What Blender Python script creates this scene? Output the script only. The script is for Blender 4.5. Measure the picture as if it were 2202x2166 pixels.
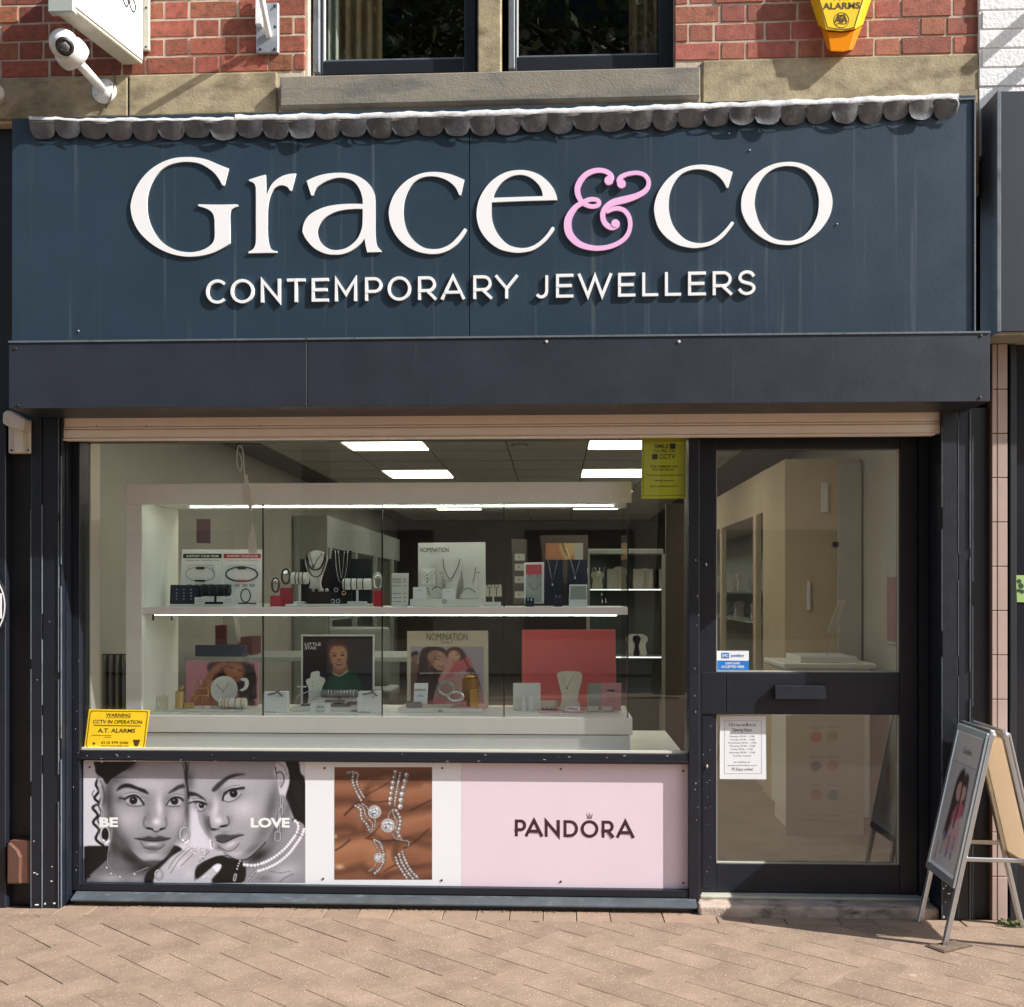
import bpy, bmesh, math, random
import numpy as np
from mathutils import Vector, Matrix
from mathutils.geometry import tessellate_polygon

for o in list(bpy.data.objects):
    bpy.data.objects.remove(o)
SC = bpy.context.scene
COL = SC.collection
R = random.Random(7)

# ------------------------------------------------------------------ camera, sky, sun, exposure
F, CU, HV = 2202.0, 1190.0, 1271.0          # focal length, vanishing column and horizon row of the photograph (pixels)
CAMY, CAMZ = -4.555, 1.44
YAW = math.atan((CU - 1101.0) / F)
cam_d = bpy.data.cameras.new('camera')
cam_d.sensor_width = 36.0
cam_d.lens = 36.0
cam_d.shift_y = (HV - 1083.0) / F
cam_d.clip_start, cam_d.clip_end = 0.05, 500
cam = bpy.data.objects.new('camera', cam_d)
cam.location = (0, CAMY, CAMZ)
cam.rotation_euler = (math.radians(90), 0, YAW)
COL.objects.link(cam)
SC.camera = cam

SUN = Vector((3.2, -1.0, 2.75)).normalized()   # towards the sun
SUN_EL = math.asin(SUN.z)
world = bpy.data.worlds.new('World')
SC.world = world
world.use_nodes = True
wn = world.node_tree
bg = wn.nodes['Background']
sky = wn.nodes.new('ShaderNodeTexSky')
sky.sky_type = 'NISHITA'
sky.sun_disc = False
sky.sun_elevation = SUN_EL
sky.sun_rotation = math.atan2(SUN.x, SUN.y)
sky.dust_density = 1.5
wn.links.new(sky.outputs[0], bg.inputs[0])
bg.inputs[1].default_value = 0.15
sun_d = bpy.data.lights.new('sun', 'SUN')
sun_d.energy = 5.0
sun_d.angle = math.radians(0.5)
sun_d.color = (1.0, 0.98, 0.945)
sun = bpy.data.objects.new('sun', sun_d)
sun.rotation_euler = SUN.to_track_quat('Z', 'Y').to_euler()
sun.location = (6, -4, 9)
COL.objects.link(sun)
SC.view_settings.view_transform = 'Standard'
SC.view_settings.look = 'None'
SC.view_settings.exposure = 0.82
SC.view_settings.gamma = 1.0
SC.view_settings.use_curve_mapping = False
SC.render.engine = 'CYCLES'
SC.cycles.use_denoising = True
SC.cycles.max_bounces = 10
SC.cycles.transparent_max_bounces = 16
SC.cycles.diffuse_bounces = 4
SC.cycles.glossy_bounces = 4
SC.cycles.caustics_reflective = False
SC.cycles.caustics_refractive = False

# ------------------------------------------------------------------ pixel -> place
def at(u, v, y):
    """point of the plane y=const seen at photograph pixel (u, v)"""
    xc = (u - 1101.0) / F
    X = -math.sin(YAW) + xc * math.cos(YAW)
    Y = math.cos(YAW) + xc * math.sin(YAW)
    t = (y - CAMY) / Y
    return Vector((X * t, y, CAMZ + (HV - v) / F * t))

def gnd(u, v, z=0.0):
    xc = (u - 1101.0) / F
    X = -math.sin(YAW) + xc * math.cos(YAW)
    Y = math.cos(YAW) + xc * math.sin(YAW)
    t = (CAMZ - z) * F / (v - HV)
    return Vector((X * t, CAMY + Y * t, z))

def reg(x0, y0, s):
    return lambda a, b: (x0 + a * s, y0 + b * s)

# ------------------------------------------------------------------ mesh helpers
class MB:
    def __init__(self):
        self.v, self.f, self.smooth = [], [], False
    def add(self, vs, fs):
        n = len(self.v)
        self.v += [tuple(p) for p in vs]
        self.f += [tuple(i + n for i in f) for f in fs]
        return self
    def hexa(self, p):     # p: 4 front (ccw), 4 back
        return self.add(p, [(0, 1, 2, 3), (7, 6, 5, 4), (0, 4, 5, 1), (1, 5, 6, 2), (2, 6, 7, 3), (3, 7, 4, 0)])
    def box(self, x0, x1, y0, y1, z0, z1):
        return self.hexa([(x0, y0, z0), (x1, y0, z0), (x1, y0, z1), (x0, y0, z1), (x0, y1, z0), (x1, y1, z0), (x1, y1, z1), (x0, y1, z1)])
    def pbox(self, u0, v0, u1, v1, y0, y1):
        x0, x1, z0, z1 = prect(u0, v0, u1, v1, y0)
        return self.box(x0, x1, y0, y1, z0, z1)
    def prism(self, pts, d, holes=()):
        """planar polygon pts (3d) extruded by vector d"""
        loops = [[Vector(p) for p in pts]] + [[Vector(p) for p in h] for h in holes]
        flat = [p for l in loops for p in l]
        tris = tessellate_polygon(loops)
        n = len(flat)
        d = Vector(d)
        fs = [tuple(t) for t in tris] + [tuple(i + n for i in reversed(t)) for t in tris]
        o = 0
        for l in loops:
            m = len(l)
            for i in range(m):
                j = (i + 1) % m
                fs.append((o + i, o + j, o + j + n, o + i + n))
            o += m
        return self.add([tuple(p) for p in flat] + [tuple(p + d) for p in flat], fs)
    def pprism(self, px, y0, y1, holes=()):
        P = [at(u, v, y0) for u, v in px]
        H = [[at(u, v, y0) for u, v in h] for h in holes]
        return self.prism(P, (0, y1 - y0, 0), H)
    def tube(self, path, r, n=8, closed=False, caps=True):
        path = [Vector(p) for p in path]
        m = len(path)
        rr = r if isinstance(r, (list, tuple)) else [r] * m
        vs, fs = [], []
        up = None
        for i, p in enumerate(path):
            a = path[(i - 1) % m] if (closed or i > 0) else p
            b = path[(i + 1) % m] if (closed or i < m - 1) else p
            t = (b - a).normalized()
            if up is None:
                up = Vector((0, 0, 1)) if abs(t.z) < 0.9 else Vector((1, 0, 0))
            s = t.cross(up).normalized()
            up = s.cross(t).normalized()
            for k in range(n):
                an = 2 * math.pi * k / n
                vs.append(p + (s * math.cos(an) + up * math.sin(an)) * rr[i])
        for i in range(m if closed else m - 1):
            j = (i + 1) % m
            for k in range(n):
                l = (k + 1) % n
                fs.append((i * n + k, i * n + l, j * n + l, j * n + k))
        if caps and not closed:
            fs.append(tuple(range(n)))
            fs.append(tuple((m - 1) * n + k for k in reversed(range(n))))
        return self.add(vs, fs)
    def lathe(self, c, axis, prof, n=20, sx=1.0, arc=None):
        """prof: (radius, height along axis)"""
        c, axis = Vector(c), Vector(axis).normalized()
        up = Vector((0, 0, 1)) if abs(axis.z) < 0.9 else Vector((1, 0, 0))
        s = axis.cross(up).normalized()
        w = s.cross(axis).normalized()
        vs, fs = [], []
        for r, h in prof:
            for k in range(n):
                an = 2 * math.pi * k / n
                vs.append(c + axis * h + s * (r * sx * math.cos(an)) + w * (r * math.sin(an)))
        for i in range(len(prof) - 1):
            for k in range(n):
                l = (k + 1) % n
                fs.append((i * n + k, i * n + l, (i + 1) * n + l, (i + 1) * n + k))
        fs.append(tuple(range(n)))
        fs.append(tuple((len(prof) - 1) * n + k for k in reversed(range(n))))
        return self.add(vs, fs)
    def ball(self, c, r, n=12):
        rx, ry, rz = r if isinstance(r, (tuple, list)) else (r, r, r)
        vs, fs = [], []
        m = n // 2
        for i in range(1, m):
            th = math.pi * i / m
            for k in range(n):
                ph = 2 * math.pi * k / n
                vs.append((c[0] + rx * math.sin(th) * math.cos(ph), c[1] + ry * math.sin(th) * math.sin(ph), c[2] + rz * math.cos(th)))
        top, bot = len(vs), len(vs) + 1
        vs += [(c[0], c[1], c[2] + rz), (c[0], c[1], c[2] - rz)]
        for i in range(m - 2):
            for k in range(n):
                l = (k + 1) % n
                fs.append((i * n + k, (i + 1) * n + k, (i + 1) * n + l, i * n + l))
        for k in range(n):
            l = (k + 1) % n
            fs.append((top, k, l))
            fs.append((bot, (m - 2) * n + l, (m - 2) * n + k))
        return self.add(vs, fs)
    def mesh(self, name, mat, smooth=False):
        me = bpy.data.meshes.new(name)
        me.from_pydata(self.v, [], self.f)
        bm = bmesh.new()
        bm.from_mesh(me)
        bmesh.ops.recalc_face_normals(bm, faces=bm.faces)
        bm.to_mesh(me)
        bm.free()
        if mat:
            me.materials.append(mat)
        if smooth:
            me.polygons.foreach_set('use_smooth', [True] * len(me.polygons))
        return me

def prect(u0, v0, u1, v1, y):
    uc, vc = (u0 + u1) / 2, (v0 + v1) / 2
    return at(u0, vc, y).x, at(u1, vc, y).x, at(uc, v1, y).z, at(uc, v0, y).z

def link(o, parent=None):
    COL.objects.link(o)
    if parent is not None:
        o.parent = parent
        off = Vector((0, 0, 0))
        p = parent
        while p is not None:
            off += p.location
            p = p.parent
        o.location = o.location - off
    return o

def tag(o, label=None, cat=None, group=None, kind=None):
    if label: o['label'] = label
    if cat: o['category'] = cat
    if group: o['group'] = group
    if kind: o['kind'] = kind
    return o

def obj(name, mb, mat, parent=None, bevel=0, smooth=False, seg=1, label=None, cat=None, group=None, kind=None):
    me = mb.mesh(name, mat, smooth) if isinstance(mb, MB) else mb
    o = bpy.data.objects.new(name, me)
    link(o, parent)
    if bevel:
        m = o.modifiers.new('bevel', 'BEVEL')
        m.width, m.segments, m.limit_method, m.angle_limit = bevel, seg, 'ANGLE', math.radians(40)
    return tag(o, label, cat, group, kind)

def thing(name, label, cat, loc=(0, 0, 0), group=None):
    o = bpy.data.objects.new(name, None)
    o.location = loc
    o.empty_display_size = 0.05
    COL.objects.link(o)
    return tag(o, label, cat, group)

# ------------------------------------------------------------------ materials
def lin(r, g, b):
    f = lambda c: (c / 255.0) / 12.92 if c <= 10.3 else ((c / 255.0 + 0.055) / 1.055) ** 2.4
    return (f(r), f(g), f(b))

def material(name, col, rough=0.5, metal=0.0, var=0.0, scale=8.0, detail=6.0, bump=0.0, bscale=None, rand=0.0, spec=0.5,
             stain=None, stain_scale=(3, 3, 3), stain_amt=(0.5, 0.7), rvar=0.0, emit=None, estr=0.0, coat=0.0, fine=0.0, trans=0.0, spots=()):
    m = bpy.data.materials.new(name)
    m.use_nodes = True
    nt = m.node_tree
    b = nt.nodes['Principled BSDF']
    L = nt.links.new
    b.inputs['Base Color'].default_value = (*col, 1)
    b.inputs['Roughness'].default_value = rough
    b.inputs['Metallic'].default_value = metal
    b.inputs['Specular IOR Level'].default_value = spec
    if coat: b.inputs['Coat Weight'].default_value = coat
    if trans: b.inputs['Transmission Weight'].default_value = trans
    if emit:
        b.inputs['Emission Color'].default_value = (*emit, 1)
        b.inputs['Emission Strength'].default_value = estr
    tc = nt.nodes.new('ShaderNodeTexCoord')
    geo = nt.nodes.new('ShaderNodeNewGeometry')
    pos = geo.outputs['Position']
    cur = None
    def mix(kind, fac, a, bcol):
        n = nt.nodes.new('ShaderNodeMix')
        n.data_type, n.blend_type = 'RGBA', kind
        if isinstance(fac, (int, float)): n.inputs[0].default_value = fac
        else: L(fac, n.inputs[0])
        for i, s in ((6, a), (7, bcol)):
            if isinstance(s, tuple): n.inputs[i].default_value = (*s, 1)
            else: L(s, n.inputs[i])
        return n.outputs[2]
    def noise(sc, det, vec=None):
        n = nt.nodes.new('ShaderNodeTexNoise')
        n.inputs['Scale'].default_value = sc
        n.inputs['Detail'].default_value = det
        n.inputs['Roughness'].default_value = 0.6
        L(vec if vec is not None else pos, n.inputs['Vector'])
        return n.outputs['Fac']
    def ramp(fac, lo, hi, c0=(0, 0, 0), c1=(1, 1, 1)):
        n = nt.nodes.new('ShaderNodeValToRGB')
        n.color_ramp.elements[0].position, n.color_ramp.elements[1].position = lo, hi
        n.color_ramp.elements[0].color, n.color_ramp.elements[1].color = (*c0, 1), (*c1, 1)
        L(fac, n.inputs[0])
        return n.outputs[0]
    cur = col
    if rand:
        oi = nt.nodes.new('ShaderNodeObjectInfo')
        hs = nt.nodes.new('ShaderNodeHueSaturation')
        mr = nt.nodes.new('ShaderNodeMapRange')
        mr.inputs[3].default_value, mr.inputs[4].default_value = 1 - rand, 1 + rand
        L(oi.outputs['Random'], mr.inputs[0])
        L(mr.outputs[0], hs.inputs['Value'])
        mr2 = nt.nodes.new('ShaderNodeMapRange')
        ma = nt.nodes.new('ShaderNodeMath'); ma.operation = 'MULTIPLY'; ma.inputs[1].default_value = 7.31
        mf = nt.nodes.new('ShaderNodeMath'); mf.operation = 'FRACT'
        L(oi.outputs['Random'], ma.inputs[0]); L(ma.outputs[0], mf.inputs[0]); L(mf.outputs[0], mr2.inputs[0])
        mr2.inputs[3].default_value, mr2.inputs[4].default_value = 0.5 - rand * 0.045, 0.5 + rand * 0.045
        L(mr2.outputs[0], hs.inputs['Hue'])
        hs.inputs['Color'].default_value = (*col, 1)
        cur = hs.outputs[0]
    if var:
        n = noise(scale, detail)
        k = ramp(n, 0.3, 0.7, (1 - var,) * 3, (1 + var,) * 3)
        cur = mix('MULTIPLY', 1.0, cur, k)
    if fine:
        n = noise(420.0, 2.0)
        k = ramp(n, 0.3, 0.7, (1 - fine,) * 3, (1 + fine,) * 3)
        cur = mix('MULTIPLY', 1.0, cur, k)
    if stain:
        mp = nt.nodes.new('ShaderNodeMapping')
        mp.inputs['Scale'].default_value = stain_scale
        L(pos, mp.inputs[0])
        n = noise(1.0, 7.0, mp.outputs[0])
        k = ramp(n, *stain_amt)
        cur = mix('MIX', k, cur, stain)
    for sc_, th_, col_, am_ in spots:      # round marks (gum, flecks): scale, radius, colour, strength
        vo = nt.nodes.new('ShaderNodeTexVoronoi'); vo.inputs['Scale'].default_value = sc_
        L(pos, vo.inputs['Vector'])
        mk = ramp(vo.outputs['Distance'], th_ * .8, th_, (am_,) * 3, (0, 0, 0))
        cur = mix('MIX', mk, cur, col_)
    if not isinstance(cur, tuple):
        L(cur, b.inputs['Base Color'])
    if rvar:
        n = noise(scale * 1.7, 5)
        mr = nt.nodes.new('ShaderNodeMapRange')
        mr.inputs[3].default_value, mr.inputs[4].default_value = max(0.02, rough - rvar), min(1, rough + rvar)
        L(n, mr.inputs[0]); L(mr.outputs[0], b.inputs['Roughness'])
    if bump:
        n = noise(bscale or scale * 4, 6)
        bp = nt.nodes.new('ShaderNodeBump')
        bp.inputs['Strength'].default_value = 1.0
        bp.inputs['Distance'].default_value = bump
        L(n, bp.inputs['Height'])
        L(bp.outputs[0], b.inputs['Normal'])
    return m

def glass(name, tint=(1, 1, 1), refl=1.0, rough=0.0):
    m = bpy.data.materials.new(name)
    m.use_nodes = True
    nt = m.node_tree
    for n in list(nt.nodes): nt.nodes.remove(n)
    out = nt.nodes.new('ShaderNodeOutputMaterial')
    tr = nt.nodes.new('ShaderNodeBsdfTransparent'); tr.inputs[0].default_value = (*tint, 1)
    gl = nt.nodes.new('ShaderNodeBsdfGlossy'); gl.inputs['Roughness'].default_value = rough
    ge = nt.nodes.new('ShaderNodeNewGeometry')
    dt = nt.nodes.new('ShaderNodeVectorMath'); dt.operation = 'DOT_PRODUCT'
    nt.links.new(ge.outputs['Incoming'], dt.inputs[0]); nt.links.new(ge.outputs['Normal'], dt.inputs[1])
    def mth(op, a, b=None):
        n = nt.nodes.new('ShaderNodeMath'); n.operation = op
        for k, s in ((0, a), (1, b)):
            if s is None: continue
            if isinstance(s, (int, float)): n.inputs[k].default_value = s
            else: nt.links.new(s, n.inputs[k])
        return n.outputs[0]
    c5 = mth('POWER', mth('SUBTRACT', 1.0, mth('ABSOLUTE', dt.outputs['Value'])), 5.0)   # Schlick, the same from both sides
    frs = mth('MULTIPLY_ADD', c5, 0.96); frs.node.inputs[2].default_value = 0.04
    mu = nt.nodes.new('ShaderNodeMath'); mu.operation = 'MULTIPLY'; mu.inputs[1].default_value = refl; mu.use_clamp = True
    mx = nt.nodes.new('ShaderNodeMixShader')
    nt.links.new(frs, mu.inputs[0]); nt.links.new(mu.outputs[0], mx.inputs[0])
    nt.links.new(tr.outputs[0], mx.inputs[1]); nt.links.new(gl.outputs[0], mx.inputs[2])
    nt.links.new(mx.outputs[0], out.inputs[0])
    return m

def emitter(name, col, s):
    m = bpy.data.materials.new(name)
    m.use_nodes = True
    b = m.node_tree.nodes['Principled BSDF']
    b.inputs['Base Color'].default_value = (*col, 1)
    b.inputs['Emission Color'].default_value = (*col, 1)
    b.inputs['Emission Strength'].default_value = s
    return m

M = {}
M['navy'] = material('navy_paint', lin(43, 60, 73), 0.36, var=0.10, scale=3, bump=0.0005, bscale=60, rvar=0.08, stain=lin(104, 112, 118), stain_scale=(30, 30, 0.55), stain_amt=(0.60, 0.92))
M['band'] = material('band_paint', lin(42, 47, 56), 0.42, var=0.14, scale=4, bump=0.0005, bscale=80, rvar=0.1, stain=lin(92, 95, 98), stain_scale=(40, 40, 1.2), stain_amt=(0.66, 0.95))
M['frame'] = material('frame_paint', lin(23, 27, 36), 0.42, var=0.12, scale=9, bump=0.0008, bscale=110, rvar=0.12, stain=lin(88, 90, 94), stain_scale=(55, 55, 5), stain_amt=(0.73, 0.84))
M['frame_pale'] = material('weathered_frame', lin(98, 106, 112), 0.45, var=0.16, scale=14, bump=0.0006, bscale=90, stain=lin(60, 64, 68), stain_scale=(30, 30, 8), stain_amt=(0.55, 0.75))
M['black'] = material('black_paint', lin(26, 28, 32), 0.5, var=0.2, scale=6)
M['mortar'] = material('mortar', lin(190, 174, 154), 0.95, var=0.2, scale=20, bump=0.002, bscale=150)
M['brick'] = material('brick', lin(148, 86, 64), 0.9, var=0.28, scale=30, bump=0.0022, bscale=130, rand=0.24, fine=0.12, stain=lin(84, 56, 48), stain_scale=(22, 22, 34), stain_amt=(0.50, 0.76))
M['brick_worn'] = material('worn_brick', lin(152, 92, 74), 0.9, var=0.25, scale=22, bump=0.002, bscale=120, rand=0.22, fine=0.14, stain=lin(92, 66, 60), stain_scale=(18, 18, 30), stain_amt=(0.55, 0.75))
M['stone'] = material('sandstone', lin(156, 143, 114), 0.92, var=0.22, scale=14, bump=0.0018, bscale=90, fine=0.22, rand=0.06, stain=lin(92, 82, 64), stain_scale=(5, 5, 9), stain_amt=(0.48, 0.74))
M['sill'] = material('grey_stone', lin(132, 126, 112), 0.9, var=0.16, scale=10, bump=0.002, bscale=90, fine=0.1, stain=lin(98, 98, 96), stain_scale=(3, 3, 14), stain_amt=(0.5, 0.7))
M['lead'] = material('lead_shaded', lin(94, 95, 97), 0.5, 0.2, rand=0.22, var=0.3, scale=16, bump=0.002, bscale=40, rvar=0.12, stain=lin(176, 174, 170), stain_scale=(30, 30, 6), stain_amt=(0.62, 0.85))  # scallop lead: base colour darkened for the shade on its inward lean
M['lead_pale'] = material('lead_sunlit', lin(190, 189, 187), 0.55, 0.05, var=0.18, scale=12, bump=0.003, bscale=24, stain=lin(120, 118, 114), stain_scale=(12, 12, 30), stain_amt=(0.58, 0.75))  # same lead, paler: sunlight on the upright strip put into the colour
M['white'] = material('white_paint', (0.8, 0.8, 0.79), 0.45, var=0.05, scale=20)
M['letter'] = material('white_acrylic', (0.86, 0.86, 0.85), 0.3, spec=0.4)
M['pink_letter'] = material('pink_acrylic', lin(238, 186, 226), 0.3)
M['cream_plastic'] = material('cream_plastic', lin(205, 196, 182), 0.5, var=0.08, scale=20)
M['cctv'] = material('camera_white', lin(214, 214, 210), 0.35, var=0.06, scale=30)
M['sign_white'] = material('sign_face', (0.82, 0.83, 0.85), 0.25)
M['sign_frame'] = material('sign_frame', lin(176, 172, 156), 0.5, var=0.12, scale=18)
M['alu'] = material('aluminium', lin(196, 196, 196), 0.32, 0.85, var=0.05, scale=30)
M['steel'] = material('galvanised_plate', lin(170, 174, 178), 0.45, 0.6, var=0.12, scale=26)
M['dark_metal'] = material('dark_screw', lin(60, 60, 62), 0.5, 0.6)
M['shutter'] = material('tan_shutter', lin(246, 230, 216), 0.5, var=0.04, scale=12, stain=lin(120, 92, 74), stain_scale=(60, 60, 60), stain_amt=(0.70, 0.8))
M['pave'] = material('paver', lin(133, 112, 94), 0.93, var=0.2, scale=7, bump=0.0024, bscale=210, rand=0.10, fine=0.24, stain=lin(166, 153, 138), stain_scale=(70, 70, 70), stain_amt=(0.64, 0.78), spots=((3.2, .045, lin(170, 158, 146), .7), (5.1, .05, lin(92, 80, 70), .6), (70, .2, lin(186, 172, 158), .7), (48, .16, lin(88, 74, 64), .7)))
M['pave_edge'] = material('edge_paver', lin(138, 116, 97), 0.93, var=0.12, scale=14, bump=0.002, bscale=170, rand=0.1, fine=0.14)
M['sand'] = material('joint_sand', lin(112, 92, 74), 1.0, var=0.2, scale=40, bump=0.003, bscale=200)
M['concrete'] = material('concrete_step', lin(178, 160, 144), 0.95, var=0.22, scale=14, bump=0.004, bscale=90, fine=0.15, stain=lin(92, 84, 74), stain_scale=(9, 9, 20), stain_amt=(0.5, 0.7))
M['tile'] = material('pink_tile', lin(180, 158, 148), 0.25, var=0.05, scale=10, rand=0.04)
M['grout'] = material('brown_grout', lin(110, 84, 66), 0.95)
M['white_wall'] = material('white_painted_brick', (0.8, 0.8, 0.78), 0.75, var=0.06, scale=14, bump=0.004, bscale=60, stain=lin(176, 160, 120), stain_scale=(7, 7, 16), stain_amt=(0.7, 0.9))
M['nb_panel'] = material('neighbour_panel', lin(50, 54, 64), 0.35, var=0.06, scale=4)
M['amber'] = material('amber_lens', lin(232, 140, 18), 0.15, spec=0.6)
M['yellow'] = material('yellow_plastic', lin(246, 206, 40), 0.35)
M['yellow_side'] = material('yellow_shell', lin(240, 186, 30), 0.3)
M['ink'] = material('black_print', lin(34, 30, 26), 0.6)
M['ink_olive'] = material('brown_print', lin(72, 58, 10), 0.6)
M['ink_grey'] = material('grey_print', lin(110, 110, 112), 0.6)
M['ink_white'] = material('white_print', (0.85, 0.85, 0.85), 0.5)
M['ink_plum'] = material('plum_print', lin(62, 30, 42), 0.5)
M['ink_pink'] = material('pink_print', lin(200, 90, 100), 0.6)
M['paper'] = material('white_paper', (0.82, 0.83, 0.84), 0.6)
M['brown_box'] = material('brown_plastic', lin(94, 64, 52), 0.5, var=0.1, scale=20)
M['green'] = material('green_print', lin(160, 190, 120), 0.5)
M['blue'] = material('blue_print', lin(40, 120, 200), 0.4)
M['lime'] = material('lime_card', lin(196, 206, 44), 0.45)
M['rust'] = material('rusty_iron', lin(92, 76, 62), 0.8, 0.3, var=0.4, scale=40, bump=0.002)
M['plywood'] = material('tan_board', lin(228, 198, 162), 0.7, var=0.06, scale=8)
def translucent(m, amt):
    nt = m.node_tree
    out = [n for n in nt.nodes if n.type == 'OUTPUT_MATERIAL'][0]; b = nt.nodes['Principled BSDF']
    tl = nt.nodes.new('ShaderNodeBsdfTranslucent'); tl.inputs[0].default_value = b.inputs['Base Color'].default_value
    mx = nt.nodes.new('ShaderNodeMixShader'); mx.inputs[0].default_value = amt
    nt.links.new(b.outputs[0], mx.inputs[1]); nt.links.new(tl.outputs[0], mx.inputs[2]); nt.links.new(mx.outputs[0], out.inputs[0])
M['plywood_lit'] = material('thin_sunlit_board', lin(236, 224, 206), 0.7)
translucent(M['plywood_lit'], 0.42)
M['sill_paint'] = material('worn_sill_paint', lin(70, 76, 80), 0.5, var=0.2, scale=14, stain=lin(120, 124, 124), stain_scale=(14, 40, 40), stain_amt=(0.58, 0.8))
M['pvc'] = material('black_window_frame', lin(30, 33, 40), 0.35, var=0.1, scale=8)
# glass
M['glass'] = glass('shop_glass', (0.95, 0.96, 0.95), 2.6)
M['glass_door'] = glass('door_glass', (0.93, 0.93, 0.91), 4.6)
M['glass_case'] = glass('case_glass', (0.94, 0.97, 0.95), 0.8)
M['glass_up'] = glass('upper_glass', (0.80, 0.82, 0.80), 2.0)
M['glass_edge'] = material('dark_glass_edge', lin(28, 44, 40), 0.2)
# inside
M['case'] = material('white_laminate', lin(242, 243, 234), 0.45, var=0.03, scale=6)
M['in_wall'] = material('inner_wall', lin(182, 180, 168), 0.8, var=0.06, scale=3)
M['in_wall_tan'] = material('tan_column', lin(204, 188, 158), 0.8, var=0.05, scale=3)
M['in_cream'] = material('cream_reveal', lin(214, 208, 190), 0.7, var=0.05, scale=5)
M['in_dark'] = material('dark_brown_wall', lin(88, 78, 72), 0.7, var=0.15, scale=3)
M['in_ceil'] = material('ceiling_tile', lin(186, 184, 176), 0.9, var=0.05, scale=9)
M['in_rail'] = material('ceiling_rail', lin(84, 82, 78), 0.8)
M['in_floor'] = material('shop_floor', lin(128, 120, 110), 0.5, var=0.15, scale=3)
M['in_grey'] = material('grey_cabinet', lin(168, 174, 168), 0.5, var=0.08, scale=5)
M['velvet_black'] = material('black_velvet', lin(26, 26, 30), 0.85)
M['velvet_white'] = material('white_leather', lin(222, 222, 216), 0.55)
M['velvet_cream'] = material('cream_leather', lin(212, 204, 184), 0.55)
M['navy_velvet'] = material('navy_velvet', lin(44, 46, 66), 0.8)
M['red_box'] = material('red_box', lin(176, 30, 44), 0.5)
M['coral'] = material('coral_board', lin(232, 112, 112), 0.6)
M['rose'] = material('rose_card', lin(222, 160, 170), 0.55)
M['gold'] = material('gold', lin(224, 184, 96), 0.25, 1.0)
M['silver'] = material('silver', lin(220, 220, 222), 0.2, 1.0)
M['gunmetal'] = material('dark_steel', lin(60, 60, 62), 0.3, 0.9)
M['leather_black'] = material('black_leather', lin(30, 29, 30), 0.5)
M['amber_box'] = material('amber_wood', lin(150, 98, 34), 0.4)
M['grey_card'] = material('grey_felt', lin(120, 118, 116), 0.8)
M['lamp'] = emitter('ceiling_lamp_diffuser', (1.0, 0.95, 0.80), 4.0)
M['led'] = emitter('led_strip', (0.93, 1.0, 0.95), 9.0)
M['curtain'] = material('pale_curtain', lin(196, 206, 190), 0.8, var=0.08, scale=20)
M['damask'] = material('tan_damask', lin(150, 134, 100), 0.8, var=0.2, scale=30)
M['leaf'] = material('leaf', lin(84, 102, 50), 0.6, var=0.3, scale=4)
M['bark'] = material('bark', lin(90, 76, 62), 0.9, var=0.25, scale=20)
M['opp_brick'] = material('opposite_brick', lin(176, 158, 138), 0.9, var=0.2, scale=3)
M['asphalt'] = material('street_ground', lin(150, 132, 114), 0.95, var=0.12, scale=2)
M['moss'] = material('debris', lin(120, 96, 60), 1.0, var=0.4, scale=60)

vc_mats = {}
def print_material(rough=0.5):
    if rough not in vc_mats:
        m = bpy.data.materials.new('printed_sheet')
        m.use_nodes = True
        b = m.node_tree.nodes['Principled BSDF']
        a = m.node_tree.nodes.new('ShaderNodeVertexColor')
        a.layer_name = 'print'
        m.node_tree.links.new(a.outputs[0], b.inputs['Base Color'])
        b.inputs['Roughness'].default_value = rough
        vc_mats[rough] = m
    return vc_mats[rough]

# ------------------------------------------------------------------ lettering
_fonts = {}
def text_mesh_2d(body, bold=0.0):
    c = bpy.data.curves.new('t', 'FONT')
    c.body = body
    c.size = 1.0
    c.resolution_u = 3
    c.offset = bold
    o = bpy.data.objects.new('t', c)
    COL.objects.link(o)
    dg = bpy.context.evaluated_depsgraph_get()
    me = bpy.data.meshes.new_from_object(o.evaluated_get(dg))
    vs = [(v.co.x, v.co.y) for v in me.vertices]
    fs = [tuple(p.vertices) for p in me.polygons]
    bpy.data.meshes.remove(me)
    bpy.data.objects.remove(o)
    bpy.data.curves.remove(c)
    return vs, fs

def text(parent, body, quad, mat, fn, bold=0.0, name='lettering', shear=0.0):
    """quad: 4 pixel corners tl, tr, br, bl (or u0,v0,u1,v1); fn(u, v) -> world point"""
    if not isinstance(quad[0], (tuple, list)):
        u0, v0, u1, v1 = quad
        quad = [(u0, v0), (u1, v0), (u1, v1), (u0, v1)]
    vs, fs = text_mesh_2d(body, bold)
    if not vs: return
    xs = [p[0] for p in vs]; ys = [p[1] for p in vs]
    x0, x1, y0, y1 = min(xs), max(xs), min(ys), max(ys)
    out = []
    for x, y in vs:
        s = (x - x0) / (x1 - x0); t = (y1 - y) / max(1e-6, y1 - y0)
        u = (quad[0][0] * (1 - s) + quad[1][0] * s) * (1 - t) + (quad[3][0] * (1 - s) + quad[2][0] * s) * t
        v = (quad[0][1] * (1 - s) + quad[1][1] * s) * (1 - t) + (quad[3][1] * (1 - s) + quad[2][1] * s) * t
        out.append(tuple(fn(u, v)))
    mb = MB(); mb.add(out, fs)
    return obj(name, mb, mat, parent)

def onplane(y):
    return lambda u, v: at(u, v, y)

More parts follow.
